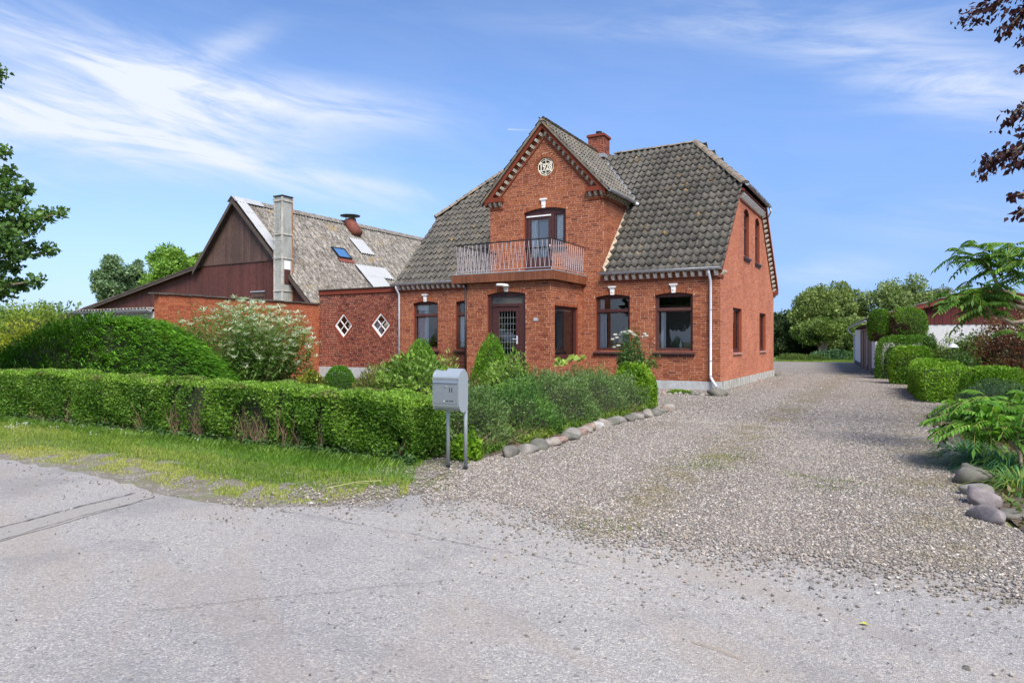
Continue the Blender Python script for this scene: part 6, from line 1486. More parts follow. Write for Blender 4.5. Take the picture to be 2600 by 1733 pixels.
# bright green clipped bush and the white rose
mound(1612, 925, 14.6, 112, 'bright_euonymus', 'bright lime green clipped bush at the right end of the potentilla bank', 'bush', 13000, .045, .5, G['bright'], 61, .9, lump=.10, depth=.2, up=.4, p=2.8, clumpf=4)
c, h = A3(1603, 862, 15.3); rs = empty('rose_bush', c, label='white rose bush climbing in front of the right front windows', cat='shrub'); r = np.random.default_rng(6)
P, N = blob_pts(3600, (c[0], c[1], .55), .34, .3, 1.0, 62, 2, .35, 4, .7); a = leaf_arrays(P, N, .055, .55, [(.035, .09, .02), (.06, .14, .03), (.10, .20, .05)], 63, N, 0, .6)
P2, N2 = blob_pts(500, (c[0]+.38, c[1], .8), .28, .25, .45, 65, 2, .4, 4, .9); a2 = leaf_arrays(P2, N2, .05, .5, G['mid'], 64); foliage('foliage', [a, a2], M['leaf'], rs)
pts = [(c[0]+random.uniform(-.15, .15), c[1]+random.uniform(-.1, .1), 0) for _ in range(20)]; twigs(rs, pts, 26, 1.45, .007, 8, .16, 1, 'stems', 'bark')
fl = MB(); ptl = []
def flower(mb, P, s, seed):
    r_ = random.Random(seed)
    for ring_ in range(3):
        for k in range(6):
            an = k*math.pi/3+ring_*.5; el_ = .2+ring_*.45; d_ = Vector((math.cos(an)*math.cos(el_), math.sin(an)*math.cos(el_), math.sin(el_))); s_ = d_.cross(Vector((0, 0, 1))).normalized(); P_ = Vector(P)
            mb.quad(P_, P_+d_*s*.6+s_*s*.42, P_+d_*s*(1-.15*ring_), P_+d_*s*.6-s_*s*.42)
Mros = simple('rose_petal', (.80, .79, .70), .6, var=.05)
for i, (u, v) in enumerate([(1562, 852), (1566, 860), (1580, 847), (1586, 845), (1598, 843), (1602, 846), (1576, 853), (1611, 853), (1616, 858), (1637, 850), (1641, 855), (1634, 858), (1556, 864), (1559, 884), (1592, 850), (1570, 880), (1607, 850)]):
    p = at(u, v, 15.3+random.uniform(-.15, .15)); b = MB(); flower(b, p, .075, i); b.build('rose', Mros, rs)
for i, (u, v) in enumerate([(1575, 850), (1600, 850), (1615, 860), (1640, 858), (1560, 868)]):
    p = Vector(at(u, v, 15.3)); b = MB(); b.tube([(c[0]+(p.x-c[0])*.4, c[1], p.z-.45), tuple(p)], [.006, .003], 4); b.build('flower_stem', M['twig'], rs)
# vine shoots at the porch window
e = empty('vine', at(1440, 915, 16.4)[:2]+(0,), label='pale green vine shoot reaching up below the porch side window', cat='plant'); LP = []
b = MB(); pts = [Vector(at(u, v, 16.4)) for u, v in ((1395, 945), (1425, 925), (1445, 913), (1465, 912), (1485, 907))]; b.tube(pts, .006, 4); b.build('stems', M['twig'], e)
LP = np.array([at(u+random.uniform(-5, 5), v+random.uniform(-4, 3), 16.4) for u, v in [(1420, 915), (1425, 920), (1450, 908), (1455, 912), (1445, 916), (1470, 912), (1480, 908), (1410, 925), (1433, 925)]*3]); foliage('foliage', [leaf_arrays(LP, np.tile([0, -.8, .6], (len(LP), 1)), .15, .75, [(.26, .38, .06), (.40, .50, .12)], 3)], M['leaf'], e)
# moss at the plinth
shrub('plinth_sedum', 'small bright green sedum cushion at the foot of the front wall', 'plant', (-.62, -1.78, 0), .42, .13, .13, 2200, .03, .4, G['bright'], 66, lump=.3, cs=.7)
# undergrowth between stones and bushes
r = np.random.default_rng(77); n = 9000
ty = r.uniform(-12.9, -5.9, n); x = .05-np.abs(r.normal(size=n))*.22; P = np.stack([x, ty, np.abs(r.normal(size=n))*.05+.03], 1)
m1 = fib_noise(P, 3, 5) > -.1
foliage('undergrowth', [leaf_arrays(P[m1], np.tile([.3, -.3, 1.0], (m1.sum(), 1)), .06, .22, [(.06, .13, .02), (.12, .22, .03), (.25, .33, .05)], 78, np.tile([.2, -.3, .9], (m1.sum(), 1)), 0, .5)], M['leaf'], None, kind='stuff')
x = r.uniform(-3, -.2, 6000); y = r.uniform(-12.7, -9, 6000); P = np.stack([x, y, r.uniform(.02, .22, 6000)], 1); foliage('undergrowth', [leaf_arrays(P, np.tile([0, 0, 1.0], (6000, 1)), .07, .5, G['mid'], 79)], M['leaf'], None, kind='stuff')
mound(1185, 1095, 8.0, 90, 'ground_elder', 'low bright green leafy plant at the foot of the bank beside the mailbox posts', 'plant', 700, .06, .6, G['bright'], 80, .8, lump=.3, cs=0)

# ---- left side trees
def P3(u, v, Yd): return at(u, v, Yd)
cl = []
rr = random.Random(2)
for (u0, v0, u1, v1, k, s) in [(-260, 560, 62, 470, 9, .46), (-260, 620, 150, 545, 13, .38), (-260, 660, 118, 632, 11, .38), (-260, 760, 95, 712, 10, .42), (-200, 590, 60, 590, 7, .40), (-200, 650, 40, 680, 7, .40), (-200, 500, 40, 520, 7, .42), (-200, 440, 30, 440, 6, .36), (-200, 430, 10, 395, 4, .32), (-260, 520, 0, 600, 7, .65), (-300, 300, -20, 180, 7, .5), (-260, 690, -10, 740, 6, .6), (-300, 400, -60, 300, 6, .6)]:
    for i in range(k):
        t_ = i/(k-1); p = at(u0+(u1-u0)*t_+rr.uniform(-8, 8), v0+(v1-v0)*t_+rr.uniform(-8, 8), 13.5+rr.uniform(-.5, .5)); cl.append((p[0], p[1], p[2], s*(1-.5*t_)*rr.uniform(.8, 1.2)))
f_ = at(-420, 867, 14.5)
tree('maple_tree', 'green maple reaching in from the left edge of the view', (f_[0], f_[1], 0), cl, .22, 40000, .085, .72, G['maple'], 31, droop=.25, depth=.9, top=5.5)
shrub('golden_shrub', 'golden yellow shrub at the left edge under the maple', 'shrub', A3(50, 820, 19)[0], 1.0, .8, A3(40, 822, 19)[1], 9000, .07, .5, G['yellow'], 71, lump=.2, depth=.4)
shrub('green_shrub', 'rounded yellow-green shrub behind the golden one', 'shrub', A3(70, 745, 23)[0], 1.9, 1.4, A3(60, 752, 23)[1], 14000, .09, .5, G['yg'], 72, lump=.22, depth=.45)
shrub('green_shrub', 'mid green bush showing left of the white annex', 'shrub', A3(165, 800, 26)[0], 1.5, 1.2, A3(150, 795, 26)[1], 9000, .10, .5, G['mid'], 73, lump=.25, depth=.5)
shrub('green_shrub', 'darker bush behind the gap between golden shrub and juniper', 'shrub', A3(115, 835, 30)[0], 2.2, 1.2, A3(120, 800, 30)[1], 8000, .12, .5, G['far'], 74, lump=.25, depth=.5)
def fartree(name, label, u, vt, vb, Yd, wpx, ncl, leaves, size, pal, seed, group=None, trunk=.25, rk=.30, **k):
    """crown between heights vt and vb"""
    top = at(u, vt, Yd)[2]; bot = at(u, vb, Yd)[2]; c = at(u, 867, Yd); rx = wpx/2/1733*Yd; cz = (top+bot)/2; rz = (top-bot)/2
    cl = crown(c[0], c[1], cz, rx*.86, rx*.7, rz*.86, ncl, rk*min(rx, rz*1.3), seed); return tree(name, label, (c[0], c[1], 0), cl, trunk, leaves, size, .6, pal, seed, group, **k)
GT = 'trees standing behind the barn'
fartree('poplar_tree', 'blue-green poplar, leftmost tree behind the barn roof', 285, 638, 800, 58, 120, 26, 15000, .20, G['farblue'], 81, GT)
fartree('poplar_tree', 'blue-green poplar between the leftmost poplar and the light maple', 340, 640, 800, 60, 110, 18, 10000, .20, G['farblue'], 82, GT)
fartree('sycamore_tree', 'light green sycamore, largest tree behind the barn roof', 425, 604, 790, 52, 170, 32, 20000, .19, [(.12, .24, .035), (.20, .36, .055), (.30, .48, .08)], 83, GT)
fartree('sycamore_tree', 'smaller green sycamore close to the barn gable slope', 505, 625, 760, 54, 90, 16, 9000, .18, G['far'], 84, GT)
GR = 'trees beyond the lawn at the end of the drive'
fartree('field_tree', 'broad olive green tree beyond the lawn right of the gable wall', 2085, 690, 905, 58, 200, 44, 30000, .19, G['far'], 91, GR, rk=.26)
fartree('field_tree', 'rounded tree top rising highest behind the broad olive tree', 2150, 688, 880, 64, 150, 26, 15000, .19, G['far'], 92, GR)
fartree('field_tree', 'tall loose tree behind the garage roof', 2290, 672, 880, 60, 230, 40, 22000, .19, [(.08, .13, .035), (.14, .21, .055), (.23, .30, .10), (.40, .45, .24)], 93, GR, rk=.24)
fartree('field_tree', 'wispy tree right of the tall loose one behind the garage', 2395, 690, 860, 64, 130, 18, 8000, .17, [(.10, .13, .05), (.17, .20, .08), (.27, .28, .16)], 94, GR)
fartree('field_tree', 'dark tree half hidden behind the gable wall corner', 1985, 790, 930, 60, 110, 18, 11000, .19, [(.03, .05, .02), (.055, .085, .03), (.08, .12, .04)], 95, GR)
fartree('field_tree', 'green tree filling the gap left of the garage gutter', 2190, 775, 915, 54, 130, 22, 14000, .18, G['far'], 96, GR)
fartree('field_tree', 'dark tree beyond the orchard tree trunk', 2060, 800, 925, 62, 170, 22, 12000, .20, [(.02, .04, .015), (.04, .07, .02), (.06, .10, .03)], 97, GR)
fartree('orchard_tree', 'low spreading orchard tree with a short bare forked trunk on the lawn', 2095, 808, 868, 50, 190, 34, 20000, .15, [(.08, .13, .025), (.13, .20, .04), (.20, .28, .06)], 98, None, trunk=.20, rk=.5, bark='bark_pale')
for i, (u, v, w_, lab, pal, sd_) in enumerate([(2110, 893, 110, 'large-leaved bluish rhubarb clump left of the orchard trunk', [(.05, .11, .05), (.10, .19, .09), (.16, .27, .13)], 201), (2020, 900, 110, 'tall grass clump at the left end of the lawn bed', G['mid'], 202), (2165, 893, 100, 'tall green grass clump right of the orchard trunk', [(.06, .14, .02), (.10, .22, .03)], 203), (2060, 905, 90, 'low green perennial clump in the middle of the lawn bed', G['mid'], 204)]):
    mound(u, v, 48.5-i*.3, w_, 'perennial_clump', lab, 'plant', 2600, .22 if i == 0 else .16, .6 if i == 0 else .16, pal, sd_, .6, lump=.25, up=1.2, cs=.7)
shrub('far_hedge', 'dark unclipped hedge closing the garden behind the trees', 'hedge', (at(2080, 867, 66)[0], at(2080, 867, 66)[1], 0), 16, 2.2, 4.2, 26000, .30, .6, [(.02, .04, .012), (.04, .075, .02), (.07, .11, .035)], 205, p=4, lump=.12, lf=9, depth=.3)
shrub('far_hedge', 'low dark green tree belt on the horizon left of the barn', 'hedge', (at(0, 867, 75)[0], at(0, 867, 75)[1], 0), 18, 4, 4.6, 16000, .40, .6, G['farblue'], 206, p=4, lump=.25, lf=9, depth=.4)

# ---- right-hand garden
def boxhedge(name, label, foot, Lx_, Ly_, H_, n, size, pal, seed, rot=0.0, group=None, rnd=3.2):
    return shrub(name, label, 'hedge', foot, Lx_/2, Ly_/2, H_, n, size, .45, pal, seed, group=group, p=rnd, lump=.05, lf=6, depth=.16, up=.4, rz_=rot, cs=.0 if rot else .80, clumpf=3)
GH_ = 'clipped hedge blocks along the right of the drive'
def bh(u, vt, Yd, w_, l_, n, size, lab, pal, sd_, rot, grp=GH_, p=4.0):
    c, h = A3(u, vt, Yd); return shrub('clipped_hedge', lab, 'hedge', c, l_/2, w_/2, h, n, size, .45, pal, sd_, group=grp, p=p+1.5, lump=.04, lf=6, depth=.16, up=.4, rz_=rot, cs=.74, clumpf=3)
bh(2296, 853, 25.3, 1.2, 1.9, 15000, .055, 'tall dark clipped hedge block touching the garage corner', [(.04, .11, .01), (.08, .19, .015), (.14, .28, .03)], 211, 0)
bh(2312, 879, 22.2, .95, 1.2, 11000, .052, 'middle clipped hedge block between the tall dark one and the long light one', [(.06, .16, .008), (.12, .26, .015), (.22, .38, .03)], 212, 0)
ha, hb = gat(2338, 985), gat(2398, 1034); hm = ((ha[0]+hb[0])/2+.12, (ha[1]+hb[1])/2, 0); hr = math.atan2(ha[1]-hb[1], ha[0]-hb[0])
shrub('clipped_hedge', 'long light green clipped hedge block nearest the camera', 'hedge', hm, 2.55, .55, .92, 26000, .045, .45, [(.08, .19, .008), (.15, .31, .015), (.27, .46, .035)], 213, group=GH_, p=6.0, lump=.04, lf=6, depth=.14, up=.4, rz_=hr, cs=0, clumpf=3)
b = MB(); cen = Vector((hm[0], hm[1], 0)); dv_ = Vector((math.cos(hr), math.sin(hr), 0)); sv_ = Vector((-dv_.y, dv_.x, 0)); P = [cen+dv_*a_*2.1+sv_*q_*.42+Vector((0, 0, z_)) for z_ in (0, .75) for a_, q_ in ((-1, -1), (1, -1), (1, 1), (-1, 1))]
b.add(P, [(4, 5, 6, 7), (0, 1, 5, 4), (1, 2, 6, 5), (2, 3, 7, 6), (3, 0, 4, 7)]); b.build('dark_core', M['core'], bpy.data.objects[[o.name for o in COL.objects if o.get('label', '').startswith('long light green clipped')][0]])  # dark block added inside this hedge as a light stop
bh(2522, 931, 13.2, .8, 1.05, 9000, .05, 'low bright hedge strip right of the long clipped block', [(.07, .18, .01), (.13, .28, .018), (.23, .40, .04)], 214, .5, None, 3.0)
for i, (u, vt, w_, lab, sd_) in enumerate([(2234, 786, 58, 'smaller rounded thuja with a brown side by the garage corner', 221), (2305, 779, 88, 'larger rounded thuja with bare brown inside before the garage wall', 222)]):
    c, h = A3(u, vt, 27.0-i*.5); rx = w_/2/1733*26.5; e = empty('rounded_thuja', (c[0], c[1], 0), label=lab, cat='bush', group='rounded thujas before the garage')
    P, N = blob_pts(11000, (c[0], c[1], 1.95), rx, rx*.9, (h-1.95), sd_, 2.4, .10, 4, .22, dome=False, zmin=1.40)
    a = leaf_arrays(P, N, .06, .35, [(.05, .13, .01), (.10, .22, .015), (.18, .34, .03)], sd_, N+np.array([0, 0, .8]), 0, .4)
    br_ = ((P[:, 0]-c[0])*(.5 if i == 0 else -.9)+(P[:, 2]-1.95)*-.6+.3*fib_noise(P, 4, 3)-.18 > 0)&(P[:, 1] < c[1]+.2); a[2][br_] = np.array([.085, .062, .032])*np.random.default_rng(1).uniform(.6, 1.5, (br_.sum(), 1))
    foliage('foliage', [a], M['needle'], e); core(e, (c[0], c[1], 1.95), rx, rx*.9, h-1.95, sd_, 2.4, .8, False); b = MB(); b.tube([(c[0], c[1], 0), (c[0], c[1], 1.6)], .06, 8); b.build('trunk', M['bark'], e)
mound(2361, 846, 24.0, 44, 'ball_bush', 'round dark green bush ball right of the larger thuja', 'bush', 7000, .055, .5, [(.03, .08, .01), (.07, .15, .02), (.13, .24, .03)], 231, .9, lump=.08, p=2.4)
mound(2400, 858, 22, 80, 'mixed_shrub', 'mixed yellow-green shrub behind the middle hedge block', 'shrub', 6000, .06, .45, G['yg'], 232, .8, lump=.3, depth=.5)
mound(2470, 846, 21.0, 130, 'viburnum_shrub', 'loose mid green shrub before the white garage wall', 'shrub', 14000, .07, .5, G['mid'], 233, .8, lump=.30, depth=.5, cs=.72)
mound(2440, 898, 16.5, 120, 'dark_shrub', 'dark green shrub filling the gap behind the long hedge block', 'shrub', 7000, .06, .5, [(.02, .06, .01), (.05, .11, .02), (.09, .17, .03)], 236, .8, lump=.25, depth=.5)
rm = mound(2575, 815, 17.0, 190, 'red_barberry', 'wine red and green barberry bush at the right edge', 'shrub', 26000, .055, .5, [(.09, .035, .025), (.15, .055, .035), (.20, .08, .04), (.13, .17, .04), (.26, .28, .06)], 234, .7, lump=.25, depth=.45, cs=.75, p=2.2)
mound(2620, 775, 17.0, 90, 'autumn_shrub', 'yellow and rust coloured shrub tip above the red barberry', 'shrub', 2600, .07, .5, [(.10, .16, .03), (.26, .28, .05), (.35, .16, .06)], 235, .8, lump=.3, depth=.6)
mound(2535, 974, 11.4, 200, 'potentilla_bush', 'large grey-green potentilla bush right of the drive', 'bush', 24000, .026, .35, [(.05, .10, .05), (.08, .15, .075), (.12, .20, .10)], 241, .7, lump=.14, lf=5, depth=.35, up=.5, p=2.3, clumpf=4)
mound(2600, 985, 9.3, 150, 'dark_shrub', 'dark green low shrub at the right edge behind the low sumac', 'shrub', 6000, .05, .4, [(.02, .06, .02), (.045, .10, .03), (.08, .16, .05)], 242, .7, lump=.2)
# garden lamp among the shrubs
lp = at(2420, 880, 18.9); gl_o = empty('garden_lamp', (lp[0], lp[1], 0), label='small garden lamp with a pale domed cap among the shrubs', cat='lamp')
b = MB(); b.tube([(lp[0], lp[1], 0), (lp[0], lp[1], lp[2]-.03)], .02, 8); b.build('post', M['iron'], gl_o); b = MB(); b.tube([(lp[0], lp[1], lp[2]-.02), (lp[0], lp[1], lp[2]+.04), (lp[0], lp[1], lp[2]+.09)], [.135, .09, .015], 14); b.build('lamp_cap', M['zinc_paint'], gl_o)

r = np.random.default_rng(55); n = 9000; P = np.stack([r.uniform(5.0, 8.5, n), r.uniform(-13.5, -4.5, n), np.abs(r.normal(size=n))*.04+.03], 1); P = P[(P[:, 0] > 5.15)]
foliage('undergrowth', [leaf_arrays(P, np.tile([0, -.2, 1.0], (len(P), 1)), .07, .4, [(.05, .11, .02), (.10, .19, .03), (.16, .12, .05), (.20, .30, .05)], 56)], M['leaf'], None, kind='stuff')
# ---- sumac fronds
def frond_arrays(base, dirv, L, pairs, ll, seed, pal, droop=.5):
    """pinnate leaf: rachis curving down, leaflets in pairs"""
    r = np.random.default_rng(seed); P, A, N = [], [], []; d_ = np.array(dirv, float); d_ /= np.linalg.norm(d_); s = np.cross(d_, [0, 0, 1.0]); s /= np.linalg.norm(s)+1e-9; up_ = np.cross(s, d_); pts = []
    for i in range(pairs+1):
        t_ = (i+1)/(pairs+1); p = np.array(base)+d_*L*t_-np.array([0, 0, droop*L*t_*t_]); pts.append(p); tang = d_-np.array([0, 0, 2*droop*t_]); tang /= np.linalg.norm(tang)
        lsz = (1-.55*abs(t_-.45))
        if i == pairs: P.append(p); A.append(tang*lsz); N.append(up_)
        else:
            for sg in (-1, 1): a = s*sg*.9+tang*.45+np.array([0, 0, -.38]); a /= np.linalg.norm(a); P.append(p+a*ll*.3*lsz); A.append(a*lsz); N.append(up_+s*sg*.2)
    return np.array(P), np.array(A), np.array(N), [tuple(base)]+[tuple(p) for p in pts]
def sumac(e, bases, L, pairs, ll, seed, pal, view=None):
    r = np.random.default_rng(seed); VV, FF, CC, off = [], [], [], 0; stems = MB()
    for i, (b, d0) in enumerate(bases):
        P, A, N, pts = frond_arrays(b, d0, L*r.uniform(.75, 1.2), pairs, ll, seed+i, pal, r.uniform(.15, .7)); An = np.linalg.norm(A, axis=1)[:, None]
        V, F_, C_ = leaf_arrays(P, N*2, ll*1.15, .30, pal, seed+i*3, A/An*3, 0, .10, var=.25, sizevar=.12); C_ = C_*r.uniform(.8, 1.2)
        VV.append(V); FF.append(F_+off); CC.append(C_); off += len(V); stems.tube(pts[::3]+[pts[-1]], .003, 3, cap=False)
    foliage('leaflets', [(np.concatenate(VV), np.concatenate(FF), np.concatenate(CC))], M['leaf'], e); stems.build('leaf_stalks', simple('stalk', (.22, .20, .06), .7), e)
YS = 8.2; f_ = at(2760, 867, 8.0); sm = empty('sumac_tree', (f_[0], f_[1], 0), label='stag-horn sumac tree spreading feathery fronds in from the right edge', cat='tree')
br = MB(); hub = at(2760, 800, 8.0)
def pth(pts, r0, r1): 
    q = [Vector(at(u, v, yd)) for u, v, yd in pts]; n = len(q); br.tube(q, [r0+(r1-r0)*i/(n-1) for i in range(n)], 7)
br.tube([(f_[0], f_[1], 0), (f_[0]-.05, f_[1], .7), hub], [.09, .075, .06], 8)
pth([(2760, 800, 8), (2640, 785, 8), (2600, 768, 8.1), (2560, 745, 8.2), (2535, 733, 8.2), (2525, 705, 8.2), (2522, 690, 8.3), (2500, 670, 8.2), (2480, 662, 8.2)], .04, .010)
pth([(2760, 810, 8), (2600, 783, 8), (2560, 772, 8), (2530, 775, 8.2), (2490, 770, 8.3), (2450, 760, 8.2)], .035, .008)
pth([(2760, 830, 8), (2600, 816, 8), (2570, 820, 8), (2540, 806, 8.1), (2510, 793, 8.2), (2475, 790, 8.2)], .035, .008)
pth([(2540, 806, 8.1), (2520, 800, 8), (2505, 775, 7.9)], .016, .007); pth([(2640, 785, 8), (2620, 700, 7.8), (2600, 640, 7.7)], .03, .010)
br.build('branches', M['bark_pale'], sm, smooth=True)
r_ = random.Random(11); bases = []
def whorl(u, v, Yd, n, el=.1, a0=0):
    p = at(u, v, Yd)
    for i in range(n):
        an = 2*math.pi*i/n+r_.uniform(-.3, .3)+a0; bases.append((tuple(np.array(p)+np.array([r_.gauss(0, .03), r_.gauss(0, .03), r_.gauss(0, .03)])), (math.cos(an), math.sin(an), el+r_.uniform(-.35, .65))))
for u, v, yd, n in [(2478, 660, 8.2, 9), (2520, 655, 8.4, 7), (2500, 640, 8.1, 8), (2522, 690, 8.3, 4), (2560, 650, 8.0, 7), (2585, 690, 7.8, 7), (2610, 640, 7.7, 8), (2600, 710, 7.7, 6), (2452, 757, 8.2, 9), (2430, 770, 8.2, 7), (2545, 668, 8.2, 8), (2440, 640, 8.3, 6), (2570, 620, 7.9, 7), (2600, 670, 7.6, 8), (2480, 745, 8.0, 8), (2510, 752, 8.0, 7), (2440, 745, 8.3, 5), (2475, 788, 8.2, 8), (2505, 775, 7.9, 7), (2540, 745, 8.2, 5), (2560, 800, 8.1, 3), (2590, 835, 7.9, 5), (2468, 715, 8.3, 3)]: whorl(u, v, yd, n)
sumac(sm, bases, .29, 8, .085, 300, [(.06, .15, .025), (.12, .25, .04), (.20, .36, .06)])
f2 = at(2585, 1180, 7.6); ls_ = empty('low_sumac', (f2[0], f2[1], 0), label='young low sumac with drooping fronds over the right-hand border stones', cat='shrub'); br = MB()
pth([(2600, 1240, 6.9), (2592, 1180, 7.0), (2588, 1150, 7.0), (2570, 1125, 7.0), (2540, 1105, 7.1), (2520, 1085, 7.2), (2505, 1070, 7.2)], .022, .010); pth([(2575, 1128, 7), (2590, 1090, 7.0), (2596, 1060, 7.0)], .015, .008); pth([(2520, 1085, 7.2), (2490, 1050, 7.3), (2475, 1030, 7.3)], .012, .006)
br.build('stems', M['bark_pale'], ls_, smooth=True); bases = []
for u, v, yd, n in [(2505, 1065, 7.2, 9), (2475, 1030, 7.4, 8), (2440, 1050, 7.5, 8), (2520, 1040, 7.3, 8), (2550, 1060, 7.1, 7), (2596, 1055, 7.0, 7), (2460, 1075, 7.3, 8), (2540, 1020, 7.5, 6), (2590, 1015, 7.4, 6), (2430, 1020, 7.8, 5), (2430, 1080, 7.4, 8), (2480, 1090, 7.1, 8), (2530, 1085, 7.0, 8), (2560, 1030, 7.3, 7), (2450, 1020, 7.6, 7), (2500, 1005, 7.5, 7), (2580, 1090, 6.9, 7), (2415, 1060, 7.6, 7)]: whorl(u, v, yd, n, .05)
sumac(ls_, bases, .30, 8, .085, 500, [(.05, .15, .018), (.10, .25, .026), (.18, .36, .04)])
# ---- strappy leaves in the border
def strap(e, c, n, L, w_, pal, seed, spreadr=.18, name='leaves'):
    r = np.random.default_rng(seed); K = 6; V = np.empty((n, 2*(K+1), 3)); an = r.uniform(0, 2*np.pi, n); Ln = L*r.uniform(.6, 1.15, n); el_ = r.uniform(.5, 1.35, n); p = np.array(c)+np.stack([np.cos(an)*spreadr*r.uniform(0, 1, n), np.sin(an)*spreadr*r.uniform(0, 1, n), np.zeros(n)], 1)
    d_ = np.stack([np.cos(an)*np.cos(el_), np.sin(an)*np.cos(el_), np.sin(el_)], 1); s = np.stack([-np.sin(an), np.cos(an), np.zeros(n)], 1)
    for k in range(K+1):
        t_ = k/K; q = p+d_*(Ln*t_)[:, None]; q[:, 2] -= Ln*.75*t_*t_; q[:, 2] = np.maximum(q[:, 2], .02); ww = w_*(1-t_**2.2)*.5+.0008; V[:, 2*k] = q-s*ww; V[:, 2*k+1] = q+s*ww
    F_ = np.concatenate([np.stack([np.arange(n)*(2*K+2)+2*k+j for j in (0, 1, 3, 2)], 1) for k in range(K)]); pal = np.array(pal); C_ = pal[r.integers(0, len(pal), n)]*r.uniform(.75, 1.25, (n, 1)); C_ = np.tile(C_, (K, 1))
    return (V.reshape(-1, 3), F_, C_)
SP = [(.035, .12, .06), (.05, .16, .085), (.09, .22, .07), (.14, .28, .06)]
for i, (u, v, n, lab) in enumerate([(2500, 1195, 260, 'clump of arching blue-green strappy leaves above the border stones'), (2560, 1210, 240, 'clump of strappy leaves right of the first clump, near the sumac stem'), (2460, 1165, 160, 'smaller strappy clump farther up the right border'), (2600, 1250, 140, 'sparse yellow-green strappy clump at the right edge')]):
    c = gat(u, v); e = empty('strappy_plant', c, label=lab, cat='plant'); foliage('leaves', [strap(e, c, int(n*1.5), .66, .014, SP if i != 3 else SP[2:]+[(.25, .30, .06)], 400+i)], M['leaf'], e)
# ---- copper beech twigs, top right
f_ = at(3300, 867, 10); cb = empty('copper_beech', (f_[0], f_[1], 0), label='copper beech with dark purple leaves hanging in at the top right edge', cat='tree')
b = MB(); b.tube([(f_[0], f_[1], 0), (f_[0]+.1, f_[1], 4), (f_[0], f_[1]+.1, 9)], [.35, .28, .12], 10); b.build('trunk', M['bark'], cb, smooth=True); b = MB(); LP, LA = [], []; rr = random.Random(5)
for (pts, nl, sp) in [([(3100, -150), (2800, -120), (2620, -60), (2530, 10), (2455, 48)], 210, 20), ([(3100, -150), (2800, -60), (2640, 0), (2600, 30), (2550, 78)], 130, 14), ([(3100, 0), (2750, 60), (2640, 75), (2590, 110)], 40, 10), ([(3100, 0), (2750, 120), (2650, 150), (2585, 175)], 30, 8),
                      ([(3100, 100), (2750, 230), (2640, 255), (2575, 285), (2565, 310)], 70, 14), ([(3100, 150), (2750, 330), (2620, 365), (2560, 385), (2525, 400), (2492, 440)], 190, 13), ([(3100, 150), (2750, 380), (2640, 400), (2590, 410), (2560, 425)], 60, 9), ([(3100, 250), (2750, 460), (2640, 480), (2600, 490), (2560, 502)], 40, 9), ([(3100, 300), (2750, 500), (2640, 520), (2600, 530), (2575, 548)], 36, 8), ([(3100, -150), (2750, 20), (2660, 40), (2610, 15)], 120, 22), ([(3100, 100), (2750, 330), (2650, 340), (2605, 335)], 60, 14)]:
    q = [Vector(at(u, v, 9.0-.6*min(1, (3100-u)/600))) for u, v in pts]; b.tube(q, [.05-.046*i/(len(q)-1) for i in range(len(q))], 5)
    for _ in range(nl*2):
        s = rr.uniform(1.3, len(q)-1)**1.0; i = min(int(s), len(q)-2); p = q[i].lerp(q[i+1], s-i); k = sp/1733*8.4; LP.append((p.x+rr.gauss(0, k), p.y+rr.gauss(0, k), p.z+rr.gauss(0, k*.7)-.02)); LA.append(tuple((q[i+1]-q[i]).normalized()+Vector((0, 0, -.4))))
b.build('branches', M['bark'], cb, smooth=True); LP, LA = np.array(LP), np.array(LA); foliage('leaves', [leaf_arrays(LP, np.tile([0, 0, 1.0], (len(LP), 1)), .072, .62, G['copper'], 6, LA, .1, .7)], M['leaf'], cb)
# ---- trees across the road, mirrored in the window panes
for i, (x, y, h, lab) in enumerate([(-26, -44, 8, 'farthest left'), (-14, -41, 10, 'second from the left'), (-3, -46, 9, 'third from the left'), (8, -42, 11, 'tallest'), (19, -45, 8.5, 'fifth from the left'), (30, -40, 10, 'farthest right')]):
    cl = crown(x, y, h*.58, 4.6, 3.6, h*.42, 16, 2.0, 600+i); tree('roadside_tree', f'{lab} of the trees mirrored in the window panes', (x, y, 0), cl, .3, 5000, .5, .7, [(.03, .055, .015), (.05, .085, .02), (.08, .12, .03)], 600+i, 'trees across the road mirrored in the windows')

# ================================================================ GRASS, GRAVEL
def blades(P, h, w_, pal, seed, lean=.35):
    r = np.random.default_rng(seed); n = len(P); an = r.uniform(0, 2*np.pi, n); H_ = h*r.uniform(.45, 1.3, n); d_ = np.stack([np.cos(an)*lean, np.sin(an)*lean, np.ones(n)], 1)*H_[:, None]; s = np.stack([-np.sin(an), np.cos(an), np.zeros(n)], 1)*(w_*.5)
    V = np.empty((n, 4, 3)); V[:, 0] = P-s; V[:, 1] = P+s; V[:, 2] = P+d_*.6+s*.7; V[:, 3] = P+d_+np.stack([np.cos(an), np.sin(an), np.zeros(n)], 1)*(H_*.15)[:, None]
    pal = np.array(pal); c = (.5+.5*fib_noise(P, 1.6, seed)*.8+r.normal(size=n)*.22).clip(0, .999)*(len(pal)-1); i = c.astype(int); fr = (c-i)[:, None]; C_ = pal[i]*(1-fr)+pal[i+1]*fr
    return V.reshape(-1, 3), np.arange(4*n).reshape(n, 4), C_*r.uniform(.75, 1.3, (n, 1))
r = np.random.default_rng(90)
n = 150000; x = .6-10.5*r.uniform(size=n)**1.3; y = r.uniform(-15.85, -13.35, n); P = np.stack([x, y, np.full(n, .006)], 1)
edge = np.interp(x, [-12, -5.5, -2.8, -1.35, -.3, .3, .6], [-15.5, -15.5, -15.5, -15.72, -15.62, -15.15, -14.8]); dist = y-edge
right = np.interp(y, [-15.2, -14.7, -14.1, -13.4], [.35, .5, .05, -.35])-x
